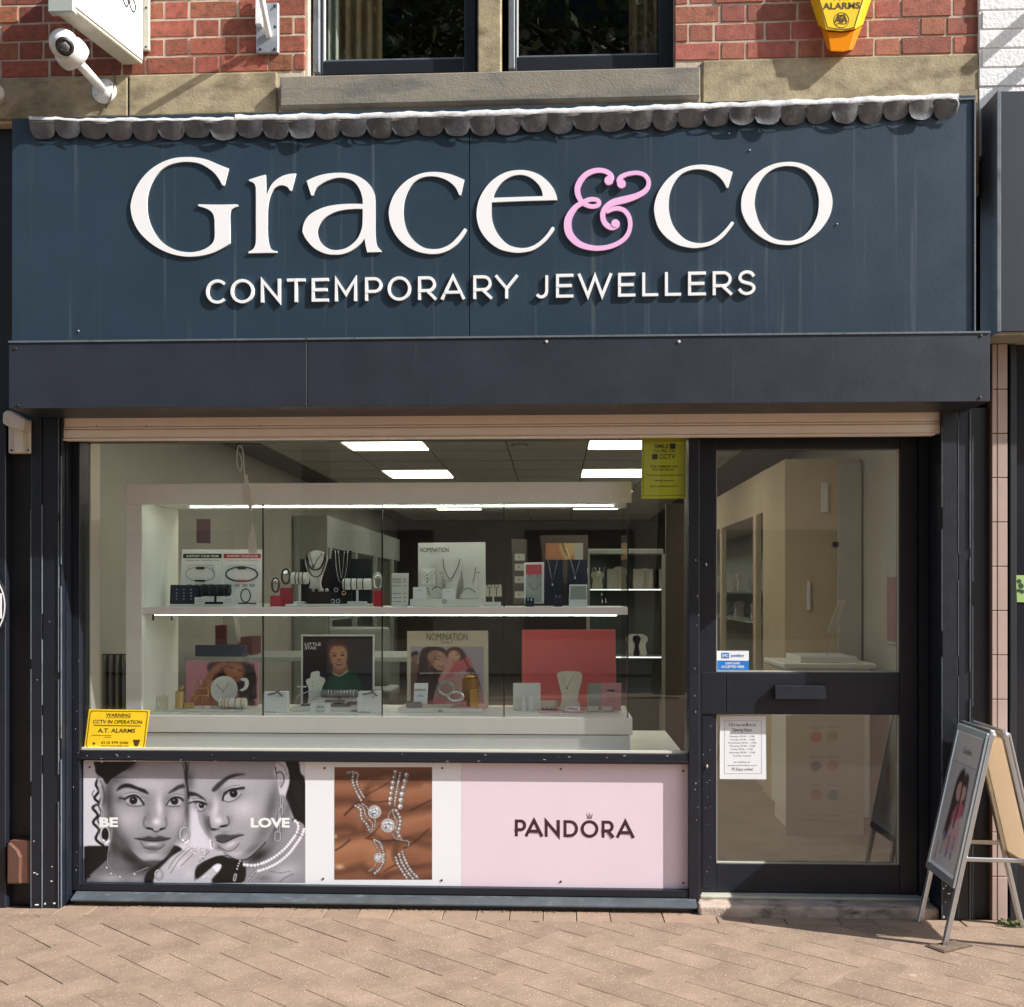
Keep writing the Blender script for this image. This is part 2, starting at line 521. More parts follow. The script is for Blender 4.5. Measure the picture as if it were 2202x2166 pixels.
def catmull(pts, closed=True, n=5):
    """points (x, y[, 1 = corner])"""
    m = len(pts)
    P = [Vector((p[0], p[1])) for p in pts]
    corner = [len(p) > 2 and p[2] for p in pts]
    out = []
    for i in range(m if closed else m - 1):
        j = (i + 1) % m
        p1, p2 = P[i], P[j]
        p0 = P[(i - 1) % m] if (closed or i > 0) and not corner[i] else p1 - (p2 - p1) * 0.6
        p3 = P[(j + 1) % m] if (closed or j < m - 1) and not corner[j] else p2 + (p2 - p1) * 0.6
        if corner[i] and corner[j]:
            out.append(tuple(p1)); continue
        for k in range(n):
            t = k / n
            q = 0.5 * ((2 * p1) + (p2 - p0) * t + (2 * p0 - 5 * p1 + 4 * p2 - p3) * t * t + (3 * p1 - p0 - 3 * p2 + p3) * t ** 3)
            out.append((q.x, q.y))
    if not closed: out.append(tuple(P[-1]))
    return out

def ribbon(pts, w, closed=False):
    """left and right offset lines of a polyline, mitred; w scalar or list"""
    P = [Vector(p) for p in pts]
    m = len(P)
    W = w if isinstance(w, (list, tuple)) else [w] * m
    Lf, Rt = [], []
    for i in range(m):
        a = P[(i - 1) % m] if (closed or i > 0) else None
        b = P[(i + 1) % m] if (closed or i < m - 1) else None
        d1 = (P[i] - a).normalized() if a is not None else None
        d2 = (b - P[i]).normalized() if b is not None else None
        if d1 is None: d1 = d2
        if d2 is None: d2 = d1
        n1 = Vector((-d1.y, d1.x)); n2 = Vector((-d2.y, d2.x))
        nn = n1 + n2
        nn = n1 if nn.length < 1e-6 else nn.normalized()
        k = 1.0 / max(0.35, nn.dot(n1))
        h = W[i] / 2 * k
        Lf.append(P[i] + nn * h); Rt.append(P[i] - nn * h)
    return Lf, Rt

def ribbon_solid(mb, pts, w, fn, y0, y1, closed=False, drift=0.0):
    """strip with depth; fn(u, v, y)"""
    Lf, Rt = ribbon(pts, w, closed)
    m = len(pts)
    vs, fs = [], []
    for i in range(m):
        dy = -drift * i / max(1, m - 1)
        vs += [fn(*Lf[i], y0 + dy), fn(*Rt[i], y0 + dy)]
        a, b = Vector(vs[-2]), Vector(vs[-1])
        vs += [(a.x, y1, a.z), (b.x, y1, b.z)]
    for i in range(m if closed else m - 1):
        a, b = 4 * i, 4 * ((i + 1) % m)
        fs += [(a, a + 1, b + 1, b), (a, b, b + 2, a + 2), (a + 1, a + 3, b + 3, b + 1)]
    if not closed:
        fs += [(0, 2, 3, 1), (4 * m - 4, 4 * m - 3, 4 * m - 1, 4 * m - 2)]
    mb.add(vs, fs)

def arc(cx, cy, rx, ry, a0, a1, n=16):
    return [(cx + rx * math.cos(math.radians(a0 + (a1 - a0) * i / n)), cy + ry * math.sin(math.radians(a0 + (a1 - a0) * i / n))) for i in range(n + 1)]

GLYPH = {
    'C': [arc(.56, .5, .56, .52, 48, 312, 24)],
    'O': [arc(.5, .5, .5, .52, 0, 345, 23) + ['closed']],
    'N': [[(0, 0), (0, 1), (1, 0), (1, 1)]],
    'T': [[(0, 1), (1, 1)], [(.5, 1), (.5, 0)]],
    'E': [[(1, 1), (0, 1), (0, 0), (1, 0)], [(0, .51), (.9, .51)]],
    'M': [[(0, 0), (0, 1), (.5, .28), (1, 1), (1, 0)]],
    'P': [[(0, 0), (0, 1), (.5, 1)] + arc(.55, .69, .45, .31, 80, -80, 10) + [(.5, .38), (0, .38)]],
    'R': [[(0, 0), (0, 1), (.5, 1)] + arc(.55, .69, .42, .31, 80, -80, 10) + [(.5, .38), (0, .38)], [(.52, .36), (1, 0)]],
    'A': [[(0, 0), (.5, 1), (1, 0)], [(.17, .28), (.83, .28)]],
    'Y': [[(0, 1), (.5, .42), (1, 1)], [(.5, .42), (.5, 0)]],
    'J': [[(1, 1), (1, .3)] + arc(.55, .3, .45, .32, -10, -140, 10)],
    'W': [[(0, 1), (.27, 0), (.5, .94), (.73, 0), (1, 1)]],
    'L': [[(0, 1), (0, 0), (1, 0)]],
    'S': [catmull([(.95, .82), (.78, .97), (.48, 1.02), (.18, .93), (.06, .74), (.2, .58), (.5, .5), (.82, .42), (.97, .24), (.8, .05), (.48, -.02), (.2, .05), (.02, .2)], False, 4)],
    'D': [[(0, 0), (0, 1), (.35, 1)] + arc(.42, .5, .58, .5, 85, -85, 14) + [(.35, 0), 'closed']],
}
def glyph(parent, ch, u0, u1, vt, vb, w, y0, y1, mat, name='letter', bevel=0):
    """stroke letter inside a pixel box; vt/vb are functions of u"""
    mb = MB()
    for k, st in enumerate(GLYPH[ch]):
        closed = st[-1] == 'closed'
        pts = st[:-1] if closed else st
        h = w / 2
        ppx = []
        for x, y in pts:
            u = u0 + h + x * (u1 - u0 - w)
            if ch in 'AWY' : u = u0 + h * .7 + x * (u1 - u0 - w * .7)
            t, b = vt(u) , vb(u)
            if ch == 'A' and y == 1: t -= h * .6
            ppx.append((u, (b - h) + y * ((t + h) - (b - h))))
        # square caps
        if not closed:
            a, b2 = Vector(ppx[0]), Vector(ppx[1]); d = (a - b2).normalized() * h * (1 if ch not in 'CSJ' else .2); ppx[0] = tuple(a + d)
            a, b2 = Vector(ppx[-1]), Vector(ppx[-2]); d = (a - b2).normalized() * h * (1 if ch not in 'CSJ' else .2); ppx[-1] = tuple(a + d)
        ribbon_solid(mb, ppx, w, at, y0 - 0.0012 * k, y1, closed, drift=0.0008)
    return obj(name, mb, mat, parent, bevel=bevel)

# ------------------------------------------------------------------ painter for printed sheets (flat print only)
class Canvas:
    def __init__(self, x0, y0, x1, y1, step, bgcol):
        self.x0, self.y0, self.x1, self.y1 = x0, y0, x1, y1
        self.nx, self.ny = max(2, int(round((x1 - x0) / step)) + 1), max(2, int(round((y1 - y0) / step)) + 1)
        self.X, self.Y = np.meshgrid(np.linspace(x0, x1, self.nx), np.linspace(y0, y1, self.ny))
        self.step = step
        self.c = np.zeros((self.ny, self.nx, 3)) + np.array(bgcol if not np.isscalar(bgcol) else (bgcol,) * 3, float)
    def _blend(self, a, col):
        col = np.array(col if not np.isscalar(col) else (col,) * 3, float)
        a = np.clip(a, 0, 1)[..., None]
        self.c = self.c * (1 - a) + col * a
    def poly(self, pts, col, soft=0, alpha=1.0, smooth=True):
        if smooth: pts = catmull(pts, True, 5)
        inside = np.zeros_like(self.X, bool)
        n = len(pts)
        for i in range(n):
            x1, y1 = pts[i]; x2, y2 = pts[(i + 1) % n]
            if y1 == y2: continue
            cond = (self.Y >= min(y1, y2)) & (self.Y < max(y1, y2))
            xi = x1 + (self.Y - y1) * (x2 - x1) / (y2 - y1)
            inside ^= cond & (self.X < xi)
        a = inside.astype(float)
        k = int(round(soft / self.step))
        if k < 1: k = 1 if soft >= 0 else 0
        for _ in range(2 if k else 0):
            a = blur(a, k)
        self._blend(a * alpha, col)
    def ell(self, cx, cy, rx, ry, col, ang=0, alpha=1.0, soft=0.15):
        c, s = math.cos(math.radians(ang)), math.sin(math.radians(ang))
        dx, dy = self.X - cx, self.Y - cy
        r = np.sqrt(((dx * c + dy * s) / rx) ** 2 + ((-dx * s + dy * c) / ry) ** 2)
        self._blend(alpha * np.clip((1 + soft - r) / max(2 * soft, 1e-6), 0, 1), col)
    def glow(self, cx, cy, rx, ry, col, alpha=0.5, ang=0):
        c, s = math.cos(math.radians(ang)), math.sin(math.radians(ang))
        dx, dy = self.X - cx, self.Y - cy
        r2 = ((dx * c + dy * s) / rx) ** 2 + ((-dx * s + dy * c) / ry) ** 2
        self._blend(alpha * np.exp(-r2 * 1.2), col)
    def line(self, pts, w, col, alpha=1.0, soft=1.5, smooth=True):
        if smooth and len(pts) > 2: pts = catmull(pts, False, 5)
        d = np.full_like(self.X, 1e9)
        for (x1, y1), (x2, y2) in zip(pts[:-1], pts[1:]):
            L2 = (x2 - x1) ** 2 + (y2 - y1) ** 2
            t = np.clip(((self.X - x1) * (x2 - x1) + (self.Y - y1) * (y2 - y1)) / max(L2, 1e-9), 0, 1)
            d = np.minimum(d, np.hypot(self.X - x1 - t * (x2 - x1), self.Y - y1 - t * (y2 - y1)))
        s = max(soft, self.step)
        self._blend(alpha * np.clip((w / 2 + s / 2 - d) / s, 0, 1), col)
    def dots(self, pts, r, col, gap, alpha=1.0):
        pts = catmull(pts, False, 8)
        acc = 0; last = pts[0]
        self.ell(*last, r, r, col, alpha=alpha, soft=.35)
        for p in pts[1:]:
            acc += math.dist(p, last); last = p
            if acc >= gap:
                acc = 0
                self.ell(*p, r, r, col, alpha=alpha, soft=.35)
    def speckle(self, amt, rs):
        self.c += rs.normal(0, amt, self.c.shape[:2])[..., None]
    def sheet(self, fn, name, parent=None, rough=0.5):
        """grid mesh carrying the print; fn(x, y) in canvas coordinates -> world point"""
        nx, ny = self.nx, self.ny
        # fn is affine/bilinear enough: evaluate the four corners
        p = [np.array(fn(self.x0, self.y0)), np.array(fn(self.x1, self.y0)), np.array(fn(self.x1, self.y1)), np.array(fn(self.x0, self.y1))]
        s = np.linspace(0, 1, nx)[None, :, None]; t = np.linspace(0, 1, ny)[:, None, None]
        V = (p[0] * (1 - s) + p[1] * s) * (1 - t) + (p[3] * (1 - s) + p[2] * s) * t
        idx = np.arange(nx * ny).reshape(ny, nx)
        Fc = np.stack([idx[:-1, :-1], idx[1:, :-1], idx[1:, 1:], idx[:-1, 1:]], -1).reshape(-1, 4)
        me = bpy.data.meshes.new(name)
        me.vertices.add(nx * ny)
        me.vertices.foreach_set('co', V.reshape(-1).astype(np.float32))
        me.loops.add(Fc.size)
        me.polygons.add(len(Fc))
        me.polygons.foreach_set('loop_start', np.arange(0, Fc.size, 4, dtype=np.int32))
        me.loops.foreach_set('vertex_index', Fc.reshape(-1).astype(np.int32))
        me.update(calc_edges=True)
        c = np.clip(self.c / 255.0, 0, 1)
        l = np.where(c <= 0.04045, c / 12.92, ((c + 0.055) / 1.055) ** 2.4)
        at_ = me.color_attributes.new('print', 'FLOAT_COLOR', 'POINT')
        at_.data.foreach_set('color', np.concatenate([l, np.ones_like(l[..., :1])], -1).reshape(-1).astype(np.float32))
        me.materials.append(print_material(rough))
        o = bpy.data.objects.new(name, me)
        return link(o, parent)

def blur(a, k):
    w = 2 * k + 1
    p = np.pad(a, ((0, 0), (k + 1, k)), mode='edge').cumsum(1)
    a = (p[:, w:] - p[:, :-w]) / w
    p = np.pad(a, ((k + 1, k), (0, 0)), mode='edge').cumsum(0)
    return (p[w:, :] - p[:-w, :]) / w
# ================================================================== ground
def clip_poly(poly, n, d):
    """keep n.p <= d"""
    out = []
    for i in range(len(poly)):
        a, b = poly[i], poly[(i + 1) % len(poly)]
        da, db = n[0] * a[0] + n[1] * a[1] - d, n[0] * b[0] + n[1] * b[1] - d
        if da <= 0: out.append(a)
        if da * db < 0:
            t = da / (da - db)
            out.append((a[0] + (b[0] - a[0]) * t, a[1] + (b[1] - a[1]) * t))
    return out

g = MB(); g.add([(-60, -60, -0.06), (60, -60, -0.06), (60, 30, -0.06), (-60, 30, -0.06)], [(0, 1, 2, 3)])
obj('ground', g, M['asphalt'], label='paved street ground reaching past the shop', kind='structure')
pv = MB(); pv.add([(-7, -9, -0.007), (7, -9, -0.007), (7, 0.6, -0.007), (-7, 0.6, -0.007)], [(0, 1, 2, 3)])
pavement = obj('pavement', pv, M['sand'], label='tan block paving in herringbone in front of the shop', kind='structure')

def block(mb, poly, z, h=0.05, ch=0.0024, tilt=(0, 0), axis=None):
    """a chamfered paving block from a plan polygon"""
    c = (sum(p[0] for p in poly) / len(poly), sum(p[1] for p in poly) / len(poly))
    n = len(poly)
    zz = lambda p: z + tilt[0] * (p[0] - c[0]) + tilt[1] * (p[1] - c[1])
    ins = []
    for p in poly:
        d = Vector((c[0] - p[0], c[1] - p[1])); L = d.length or 1
        k = ch * 1.4 / L
        if axis:      # chamfer only the long open joints
            dd = (d.x * axis[0] + d.y * axis[1]); dd = math.copysign(min(abs(dd), ch), dd)
            ins.append((p[0] + axis[0] * dd, p[1] + axis[1] * dd))
        else: ins.append((p[0] + d.x * k, p[1] + d.y * k))
    vs = [(p[0], p[1], zz(p)) for p in ins] + [(p[0], p[1], zz(p) - ch) for p in poly] + [(p[0], p[1], z - h) for p in poly]
    fs = [tuple(range(n))]
    for i in range(n):
        j = (i + 1) % n
        fs += [(i, i + n, j + n, j), (i + n, i + 2 * n, j + 2 * n, j + n)]
    mb.add(vs, fs)

WB = 0.14
PA = math.radians(39.5); CP, SP = math.cos(PA), math.sin(PA)
rest = MB()
step_l = at(1500, 1960, 0.1).x
npv = 0
YC = -0.086
for i in range(-70, 70):
    for j in range(-70, 70):
        c = (i - j) % 4
        if c == 0: q = (i, i + 2, j, j + 1)
        elif c == 3: q = (i, i + 1, j, j + 2)
        else: continue
        gp, gq = R.choice([0.0001, .0002, .0005]), R.choice([0.0005, 0.0009, 0.0013, 0.0018])
        a0, a1, b0, b1 = q[0] * WB + gp, q[1] * WB - gp, q[2] * WB + gq, q[3] * WB - gq
        poly = [(a * CP + b * SP, -a * SP + b * CP - 0.9) for a, b in ((a0, b0), (a1, b0), (a1, b1), (a0, b1))]
        cx = sum(p[0] for p in poly) / 4; cy = sum(p[1] for p in poly) / 4
        if not (-4.6 < cx < 4.4 and -3.6 < cy < 0.15): continue
        poly = clip_poly(poly, (0, 1), YC)
        if len(poly) < 3: continue
        area = abs(sum(poly[k][0] * poly[(k + 1) % len(poly)][1] - poly[(k + 1) % len(poly)][0] * poly[k][1] for k in range(len(poly)))) / 2
        if area < 0.0008: continue
        z = R.uniform(-0.0004, 0.0004)
        tl = (R.uniform(-.003, .003), R.uniform(-.003, .003))
        dep = cy - CAMY
        vis = cy > -1.13 and abs(cx + 0.09) < 0.5 * dep * 1.02 + 0.1
        if vis and npv < 262:
            m = MB(); block(m, poly, z, ch=R.choice([.0008, .0014, .002, .0026]), tilt=tl, axis=(SP, CP))
            obj('paver', m, M['pave'], pavement); npv += 1
        else:
            block(rest, poly, z, tilt=tl, axis=(SP, CP))
rp = obj('far_paver', rest, M['pave'], pavement); rp['kind'] = 'stuff'
# edge course along the shop front
x = -3.6
edge = []
while x < 3.4:
    w = R.choice([0.145, 0.145, 0.23])
    y1 = 0.098 if (at(75, 1960, 0).x < x + w / 2 < step_l) else 0.0
    edge.append((x, x + w, y1)); x += w + 0.003
for a, b, y1 in edge:
    if b < -2.6 or a > 2.6: continue
    m = MB(); block(m, [(a, YC + 0.003), (b, YC + 0.003), (b, y1), (a, y1)], R.uniform(-0.001, 0.0015), tilt=(R.uniform(-.004, .004), 0))
    obj('edge_paver', m, M['pave_edge'], pavement)

# iron drain cover by the folding board
g6 = reg(1460, 1460, 742 / 1936)
dc = [gnd(*g6(*p), 0.001) for p in ((1380, 1500), (1490, 1540), (1650, 1500), (1545, 1472))]
ctr = sum(dc, Vector()) / 4
t = thing('drain_cover', 'small rusty iron drain cover under the near leg of the folding board', 'drain cover', (ctr.x, ctr.y, 0))
m = MB(); m.prism([p + (ctr - p) * 0.0 for p in dc], (0, 0, 0.003)); obj('plate', m, M['rust'], t)
for k in range(1, 8):
    a = dc[0].lerp(dc[1], k / 8); b = dc[3].lerp(dc[2], k / 8)
    a, b = a.lerp(b, .06), a.lerp(b, .94)
    m = MB(); m.tube([a + Vector((0, 0, .004)), b + Vector((0, 0, .004))], 0.004, 5); obj('bar', m, M['rust'], t)

# ================================================================== upper brick front
bld = thing('brick_building', 'red brick upper storey with stone band above the shop sign', 'building', (0, 0.3, 2.9))
A0, A1 = at(0, 172, 0), at(2104, 118, 0)
def zl(x):       # top line of the stone band
    return A0.z + (A1.z - A0.z) * (x - A0.x) / (A1.x - A0.x)
XL, XR = -5.2, at(2104, 100, 0).x
WX0, WX1 = at(655, 90, 0).x, at(1452, 90, 0).x
ZT = 4.55
def wallblock(x0, x1, dz0, ztop, y0=0.0035, y1=0.3):
    m = MB()
    m.hexa([(x0, y0, zl(x0) + dz0), (x1, y0, zl(x1) + dz0), (x1, y0, ztop), (x0, y0, ztop), (x0, y1, zl(x0) + dz0), (x1, y1, zl(x1) + dz0), (x1, y1, ztop), (x0, y1, ztop)])
    return m
obj('wall', wallblock(XL, WX0 - 0.002, -0.2, ZT), M['mortar'], bld)
obj('wall', wallblock(WX1 + 0.002, XR, -0.6, ZT), M['mortar'], bld)
obj('wall', wallblock(WX0 - 0.002, WX1 + 0.002, -0.6, zl(0) - 0.06), M['mortar'], bld)
m = MB(); m.box(XL, XR, 0.004, 0.3, ZT, 7.2); obj('upper_wall', m, M['brick'], bld)
PITCH, MT = 0.0828, 0.0100
def brick(x0, x1, row, mat):
    z0, z1 = row * PITCH + MT, (row + 1) * PITCH
    j = lambda s=0.0016: R.uniform(-s, s)
    y = R.uniform(-0.0025, 0.0025)
    m = MB()
    z = lambda x, d: zl(x) + d + j()
    m.hexa([(x0 + j(), y, z(x0, z0)), (x1 + j(), y, z(x1, z0)), (x1 + j(), y, z(x1, z1)), (x0 + j(), y, z(x0, z1)),
            (x0, .05, zl(x0) + z0), (x1, .05, zl(x1) + z0), (x1, .05, zl(x1) + z1), (x0, .05, zl(x0) + z1)])
    obj('brick', m, mat, bld, bevel=0.0022)
ST, HD = 0.2235, 0.1125
for row in range(0, 8):
    x = -6.01 + (0.0 if row % 2 else (ST + HD) / 2 - 0.028)
    k = 0
    while x < XR:
        w = (ST, HD)[k % 2]; k += 1
        a, b = x + 0.0052, x + w - 0.0052
        x += w
        for lo, hi, mt in ((XL, WX0, 'brick'), (WX1, XR, 'brick_worn')):
            aa, bb = max(a, lo), min(b, hi)
            if bb - aa > 0.025: brick(aa, bb, row, M[mt])
# quoin returns of the window opening (the cut ends of the courses show as reveals)
m = MB(); m.box(WX0, WX0 + 0.012, 0.012, 0.09, zl(WX0) - .02, ZT); obj('reveal', m, M['mortar'], bld)
# stone band
def stone(x0, x1, name='stone_block', top=0.0, bot=-0.62):
    m = MB()
    y = -0.012 + R.uniform(-.003, .003)
    m.hexa([(x0, y, zl(x0) + bot), (x1, y, zl(x1) + bot), (x1, y, zl(x1) + top), (x0, y, zl(x0) + top),
            (x0, .1, zl(x0) + bot), (x1, .1, zl(x1) + bot), (x1, .1, zl(x1) + top), (x0, .1, zl(x0) + top)])
    obj(name, m, M['stone'], bld, bevel=0.006, seg=2)
cuts = [XL, -4.2, at(-150, 190, 0).x, at(278, 200, 0).x, at(598, 200, 0).x]
for a, b in zip(cuts[:-1], cuts[1:]): stone(a + .003, b - .003, bot=-0.185)
stone(at(598, 200, 0).x + .003, at(1508, 180, 0).x - .003, top=-0.15)
stone(at(1508, 180, 0).x + .003, XR)
# sill
sl = [at(602, 164, -0.055), at(1506, 143, -0.055), at(1506, 207, -0.055), at(602, 229, -0.055)]
m = MB(); m.prism([sl[3], sl[2], sl[1], sl[0]], (0, 0.165, 0)); obj('window_sill', m, M['sill'], bld, bevel=0.006, seg=2)
# mullion
mu0, mu1 = at(1027, 90, 0.02).x, at(1078, 90, 0.02).x
m = MB(); m.box(mu0, mu1, 0.02, 0.17, zl(0) - 0.02, ZT); obj('stone_mullion', m, M['stone'], bld, bevel=0.006)
def sash(u0, u1, vb_l, vb_r, gl, gr, gb):
    w = bpy.data.objects.new('window', None); link(w, bld)
    x0, x1 = at(u0, 90, 0.085).x, at(u1, 90, 0.085).x
    zb = (at(u0, vb_l, 0.085).z + at(u1, vb_r, 0.085).z) / 2
    gx0, gx1, gz = at(gl, 90, 0.1).x, at(gr, 90, 0.1).x, at((gl + gr) / 2, gb, 0.1).z
    for nm, b in (('frame', (x0, gx0, 0.085, 0.15, zb, ZT)), ('frame', (gx1, x1, 0.085, 0.15, zb, ZT)), ('frame', (gx0, gx1, 0.087, 0.15, zb, gz))):
        m = MB(); m.box(*b); obj(nm, m, M['pvc'], w, bevel=0.006, seg=2)
    m = MB(); m.box(gx0 + .0, gx0 + .006, 0.092, 0.105, gz, ZT); obj('bead', m, M['white'], w)
    m = MB(); m.box(gx0 + .006, gx1, 0.092, 0.105, gz, gz + .006); obj('bead', m, M['frame_pale'], w)
    m = MB(); m.box(x0 - .03, x0 - .001, 0.06, 0.15, zb, ZT); obj('outer_frame', m, M['frame_pale'], w, bevel=0.004)
    m = MB(); m.add([(gx0, .11, gz), (gx1, .11, gz), (gx1, .11, ZT), (gx0, .11, ZT)], [(0, 1, 2, 3)]); obj('pane', m, M['glass_up'], w)
sash(690, 1024, 160, 157, 697, 999, 131)
sash(1108, 1450, 154, 148, 1112, 1416, 122)
m = MB()
rx0, rx1 = WX0 - .2, WX1 + .2
m.box(rx0, rx1, 2.4, 2.5, 3.3, 4.9)
m.box(rx0, rx1, 0.31, 2.4, 3.3, 3.36); m.box(rx0, rx1, 0.31, 2.4, 4.8, 4.9)
m.box(rx0 - .1, rx0, 0.31, 2.5, 3.3, 4.9); m.box(rx1, rx1 + .1, 0.31, 2.5, 3.3, 4.9)
obj('upper_room', m, material('dim_room', lin(64, 58, 48), 0.9, var=.1), label='dim room behind the upper windows', kind='structure')
def curtain(u0, u1, y, mat, label, n=5):
    m = MB()
    x0, x1 = at(u0, 60, y).x, at(u1, 60, y).x
    N = n * 8
    vs = []
    for k in range(N + 1):
        s = k / N
        yy = y + 0.02 * math.sin(s * n * 2 * math.pi)
        vs += [(x0 + (x1 - x0) * s, yy, 3.62), (x0 + (x1 - x0) * s, yy, 4.75)]
    fs = [(2 * k, 2 * k + 2, 2 * k + 3, 2 * k + 1) for k in range(N)]
    m.add(vs, fs)
    obj('curtain', m, mat, smooth=True, label=label, cat='curtain')
curtain(696, 728, 0.2, M['curtain'], 'pale green curtain edge at left of the upper window', 2)
curtain(728, 822, 0.26, M['damask'], 'tan patterned curtain inside the left upper window', 4)
curtain(1352, 1416, 0.26, M['damask'], 'tan curtain inside the right upper window', 3)

# ================================================================== lead flashing with scalloped edge
fl = thing('lead_flashing', 'weathered lead flashing with scalloped edge over the sign', 'flashing', (0, -0.2, 3.4))
fu = [20, 200, 700, 1060, 1400, 1700, 2075]; fv = [256, 262, 258, 250, 239, 228, 213]
FY = -0.188
def ftop(u): return float(np.interp(u, fu, fv))
def wob(u): return .6 * 2.0 * math.sin(u * .031) + 1.6 * math.sin(u * .083 + 1) + 1.2 * math.sin(u * .19)
for a, b in ((62, 505), (505, 1060), (1060, 1560), (1560, 2062)):
    m = MB(); vs = []; fs = []
    n = 46
    for k in range(n + 1):
        u = a + (b - a) * k / n
        p0 = at(u, ftop(u) + 3 + wob(u) * .6, FY + .002 * math.sin(u * .05))
        p1 = at(u, ftop(u) - 13 + wob(u + 300) * .7 + (6 if a == 62 else 0), FY + 0.012 + .004 * math.sin(u * .11))
        p2 = Vector((p1.x, -0.014, p1.z + 0.05))
        p3 = Vector((p0.x, FY + 0.02, p0.z - .002))
        vs += [p0, p1, p2, p3]
    for k in range(n):
        o = 4 * k
        fs += [(o, o + 4, o + 5, o + 1), (o + 1, o + 5, o + 6, o + 2), (o + 3, o + 7, o + 4, o)]
    m.add(vs, fs); obj('sheet', m, M['lead_pale'], fl, smooth=True)
u = 62.0
while u < 2040:
    w = 55.5 + R.uniform(-2, 2)
    a, b = u - 0.4, min(u + w + 0.4, 2058)
    u += w
    hgt = 37 + R.uniform(-4, 3)
    curl = R.choice([0, 0, 0, 0, 1])
    vs, fs = [], []
    NX, NZ = 10, 5
    lean = 0.019 + R.uniform(-.004, .004)
    ph = R.uniform(0, 6)
    for i in range(NX + 1):
        s = i / NX
        uu = a + (b - a) * s
        prof = (1 - abs(2 * s - 1) ** 2.2) ** 0.5
        for k in range(NZ + 1):
            tt = k / NZ
            d = (19 + (hgt - 19) * prof) * tt
            y = FY + lean * (tt * (0.45 + .55 * prof)) - 0.006 * math.sin(math.pi * s) * (1 - tt) + .003 * math.sin(ph + 4 * s + 3 * tt)
            if curl and tt > 0.75: y -= 0.009 * (tt - .75) * 4 * prof
            p = at(uu, ftop(uu) + wob(uu) * .4 + d, FY)
            vs.append((p.x, y, p.z))
    for i in range(NX):
        for k in range(NZ):
            o = i * (NZ + 1) + k
            fs.append((o, o + NZ + 1, o + NZ + 2, o + 1))
    m = MB(); m.add(vs, fs)
    obj('scallop', m, M['lead'], fl, smooth=True)
# turned-down end on the right
m = MB(); m.tube([at(2040, 214, FY - .004), at(2056, 213, FY - .004), at(2061, 222, FY - .002), at(2056, 242, FY + .01)], 0.004, 6); obj('rolled_edge', m, M['lead_pale'], fl, smooth=True)

# ================================================================== fascia sign
FP = -0.16
sg = thing('fascia_sign', 'dark navy shop sign with white letters and pink ampersand', 'sign', (0, FP, 2.6))
for a, b in ((26, 1008.6), (1010.4, 2098)):
    def edge_v(u, top): return (262 + (211 - 262) * (u - 26) / 2072 - 6) if top else (737 + (716 - 737) * (u - 30) / 2068)
    m = MB(); m.prism([at(a, edge_v(a, 0), FP), at(b, edge_v(b, 0), FP), at(b, edge_v(b, 1), FP), at(a, edge_v(a, 1), FP)], (0, 0.03, 0))
    obj('panel', m, M['navy'], sg)
m = MB(); m.prism([at(30, 744, FP + .031), at(2098, 722, FP + .031), at(2098, 205, FP + .031), at(26, 256, FP + .031)], (0, 0.17, 0)); obj('backing_box', m, M['black'], sg)
m = MB(); m.pprism([(2095.5, 718), (2098.5, 718), (2098.5, 212), (2095.5, 212)], FP - 0.0095, FP - 0.0005); obj('edge_trim', m, M['frame_pale'], sg)
m = MB(); m.pprism([(2062, 211), (2098, 210), (2098, 213.5), (2062, 215)], FP - 0.006, FP - 0.0005); obj('top_trim', m, M['frame_pale'], sg)

def letter(outline, z, mat, holes=(), name='letter', d=0.0072):
    ol = [z(*p) for p in catmull(outline, True, 6)]
    hs = [[z(*p) for p in catmull(h, True, 6)] for h in holes]
    m = MB(); m.pprism(ol, FP - d, FP - 0.0002, hs)
    return obj(name, m, mat, sg)
s1 = reg(260, 320, 400 / 1936); s2 = reg(620, 330, 400 / 1936); s3 = reg(1000, 330, 400 / 1936); s4 = reg(1180, 330, 240 / 1936); s5 = reg(1390, 320, 420 / 1936)
letter([(1120, 205, 1), (1030, 170), (900, 115), (790, 92), (690, 87), (560, 97), (430, 140), (310, 215), (210, 320), (140, 440), (105, 560), (103, 640), (125, 740), (180, 850), (270, 950), (380, 1030), (500, 1085), (620, 1115), (720, 1122), (830, 1113), (960, 1080), (1080, 1020), (1137, 985, 1), (1135, 800), (1133, 690), (1145, 640), (1175, 615), (1217, 597, 1), (1218, 585, 1), (1205, 578, 1), (1010, 582), (805, 578, 1), (803, 595, 1), (850, 608), (910, 632), (955, 672), (972, 730), (975, 800), (975, 920), (950, 985), (880, 1040), (790, 1070), (700, 1077), (590, 1060), (480, 1010), (390, 930), (325, 830), (285, 720), (270, 610), (275, 500), (300, 400), (350, 300), (420, 220), (510, 165), (620, 138), (710, 135), (810, 150), (900, 195), (970, 250), (1020, 315), (1055, 380, 1), (1075, 382, 1)], s1, M['letter'])
letter([(1505, 270, 1), (1430, 290), (1330, 323, 1), (1333, 333, 1), (1380, 355), (1400, 390), (1405, 450), (1405, 700), (1405, 940), (1395, 1010), (1370, 1050), (1330, 1070, 1), (1325, 1087, 1), (1480, 1083), (1622, 1082, 1), (1628, 1068, 1), (1580, 1055), (1550, 1020), (1532, 950), (1525, 850), (1525, 720), (1530, 600), (1550, 500), (1590, 420), (1640, 385), (1690, 380), (1735, 400), (1760, 435, 1), (1775, 437, 1), (1822, 258, 1), (1740, 265), (1650, 300), (1570, 370), (1515, 480, 1), (1510, 400)], s1, M['letter'])
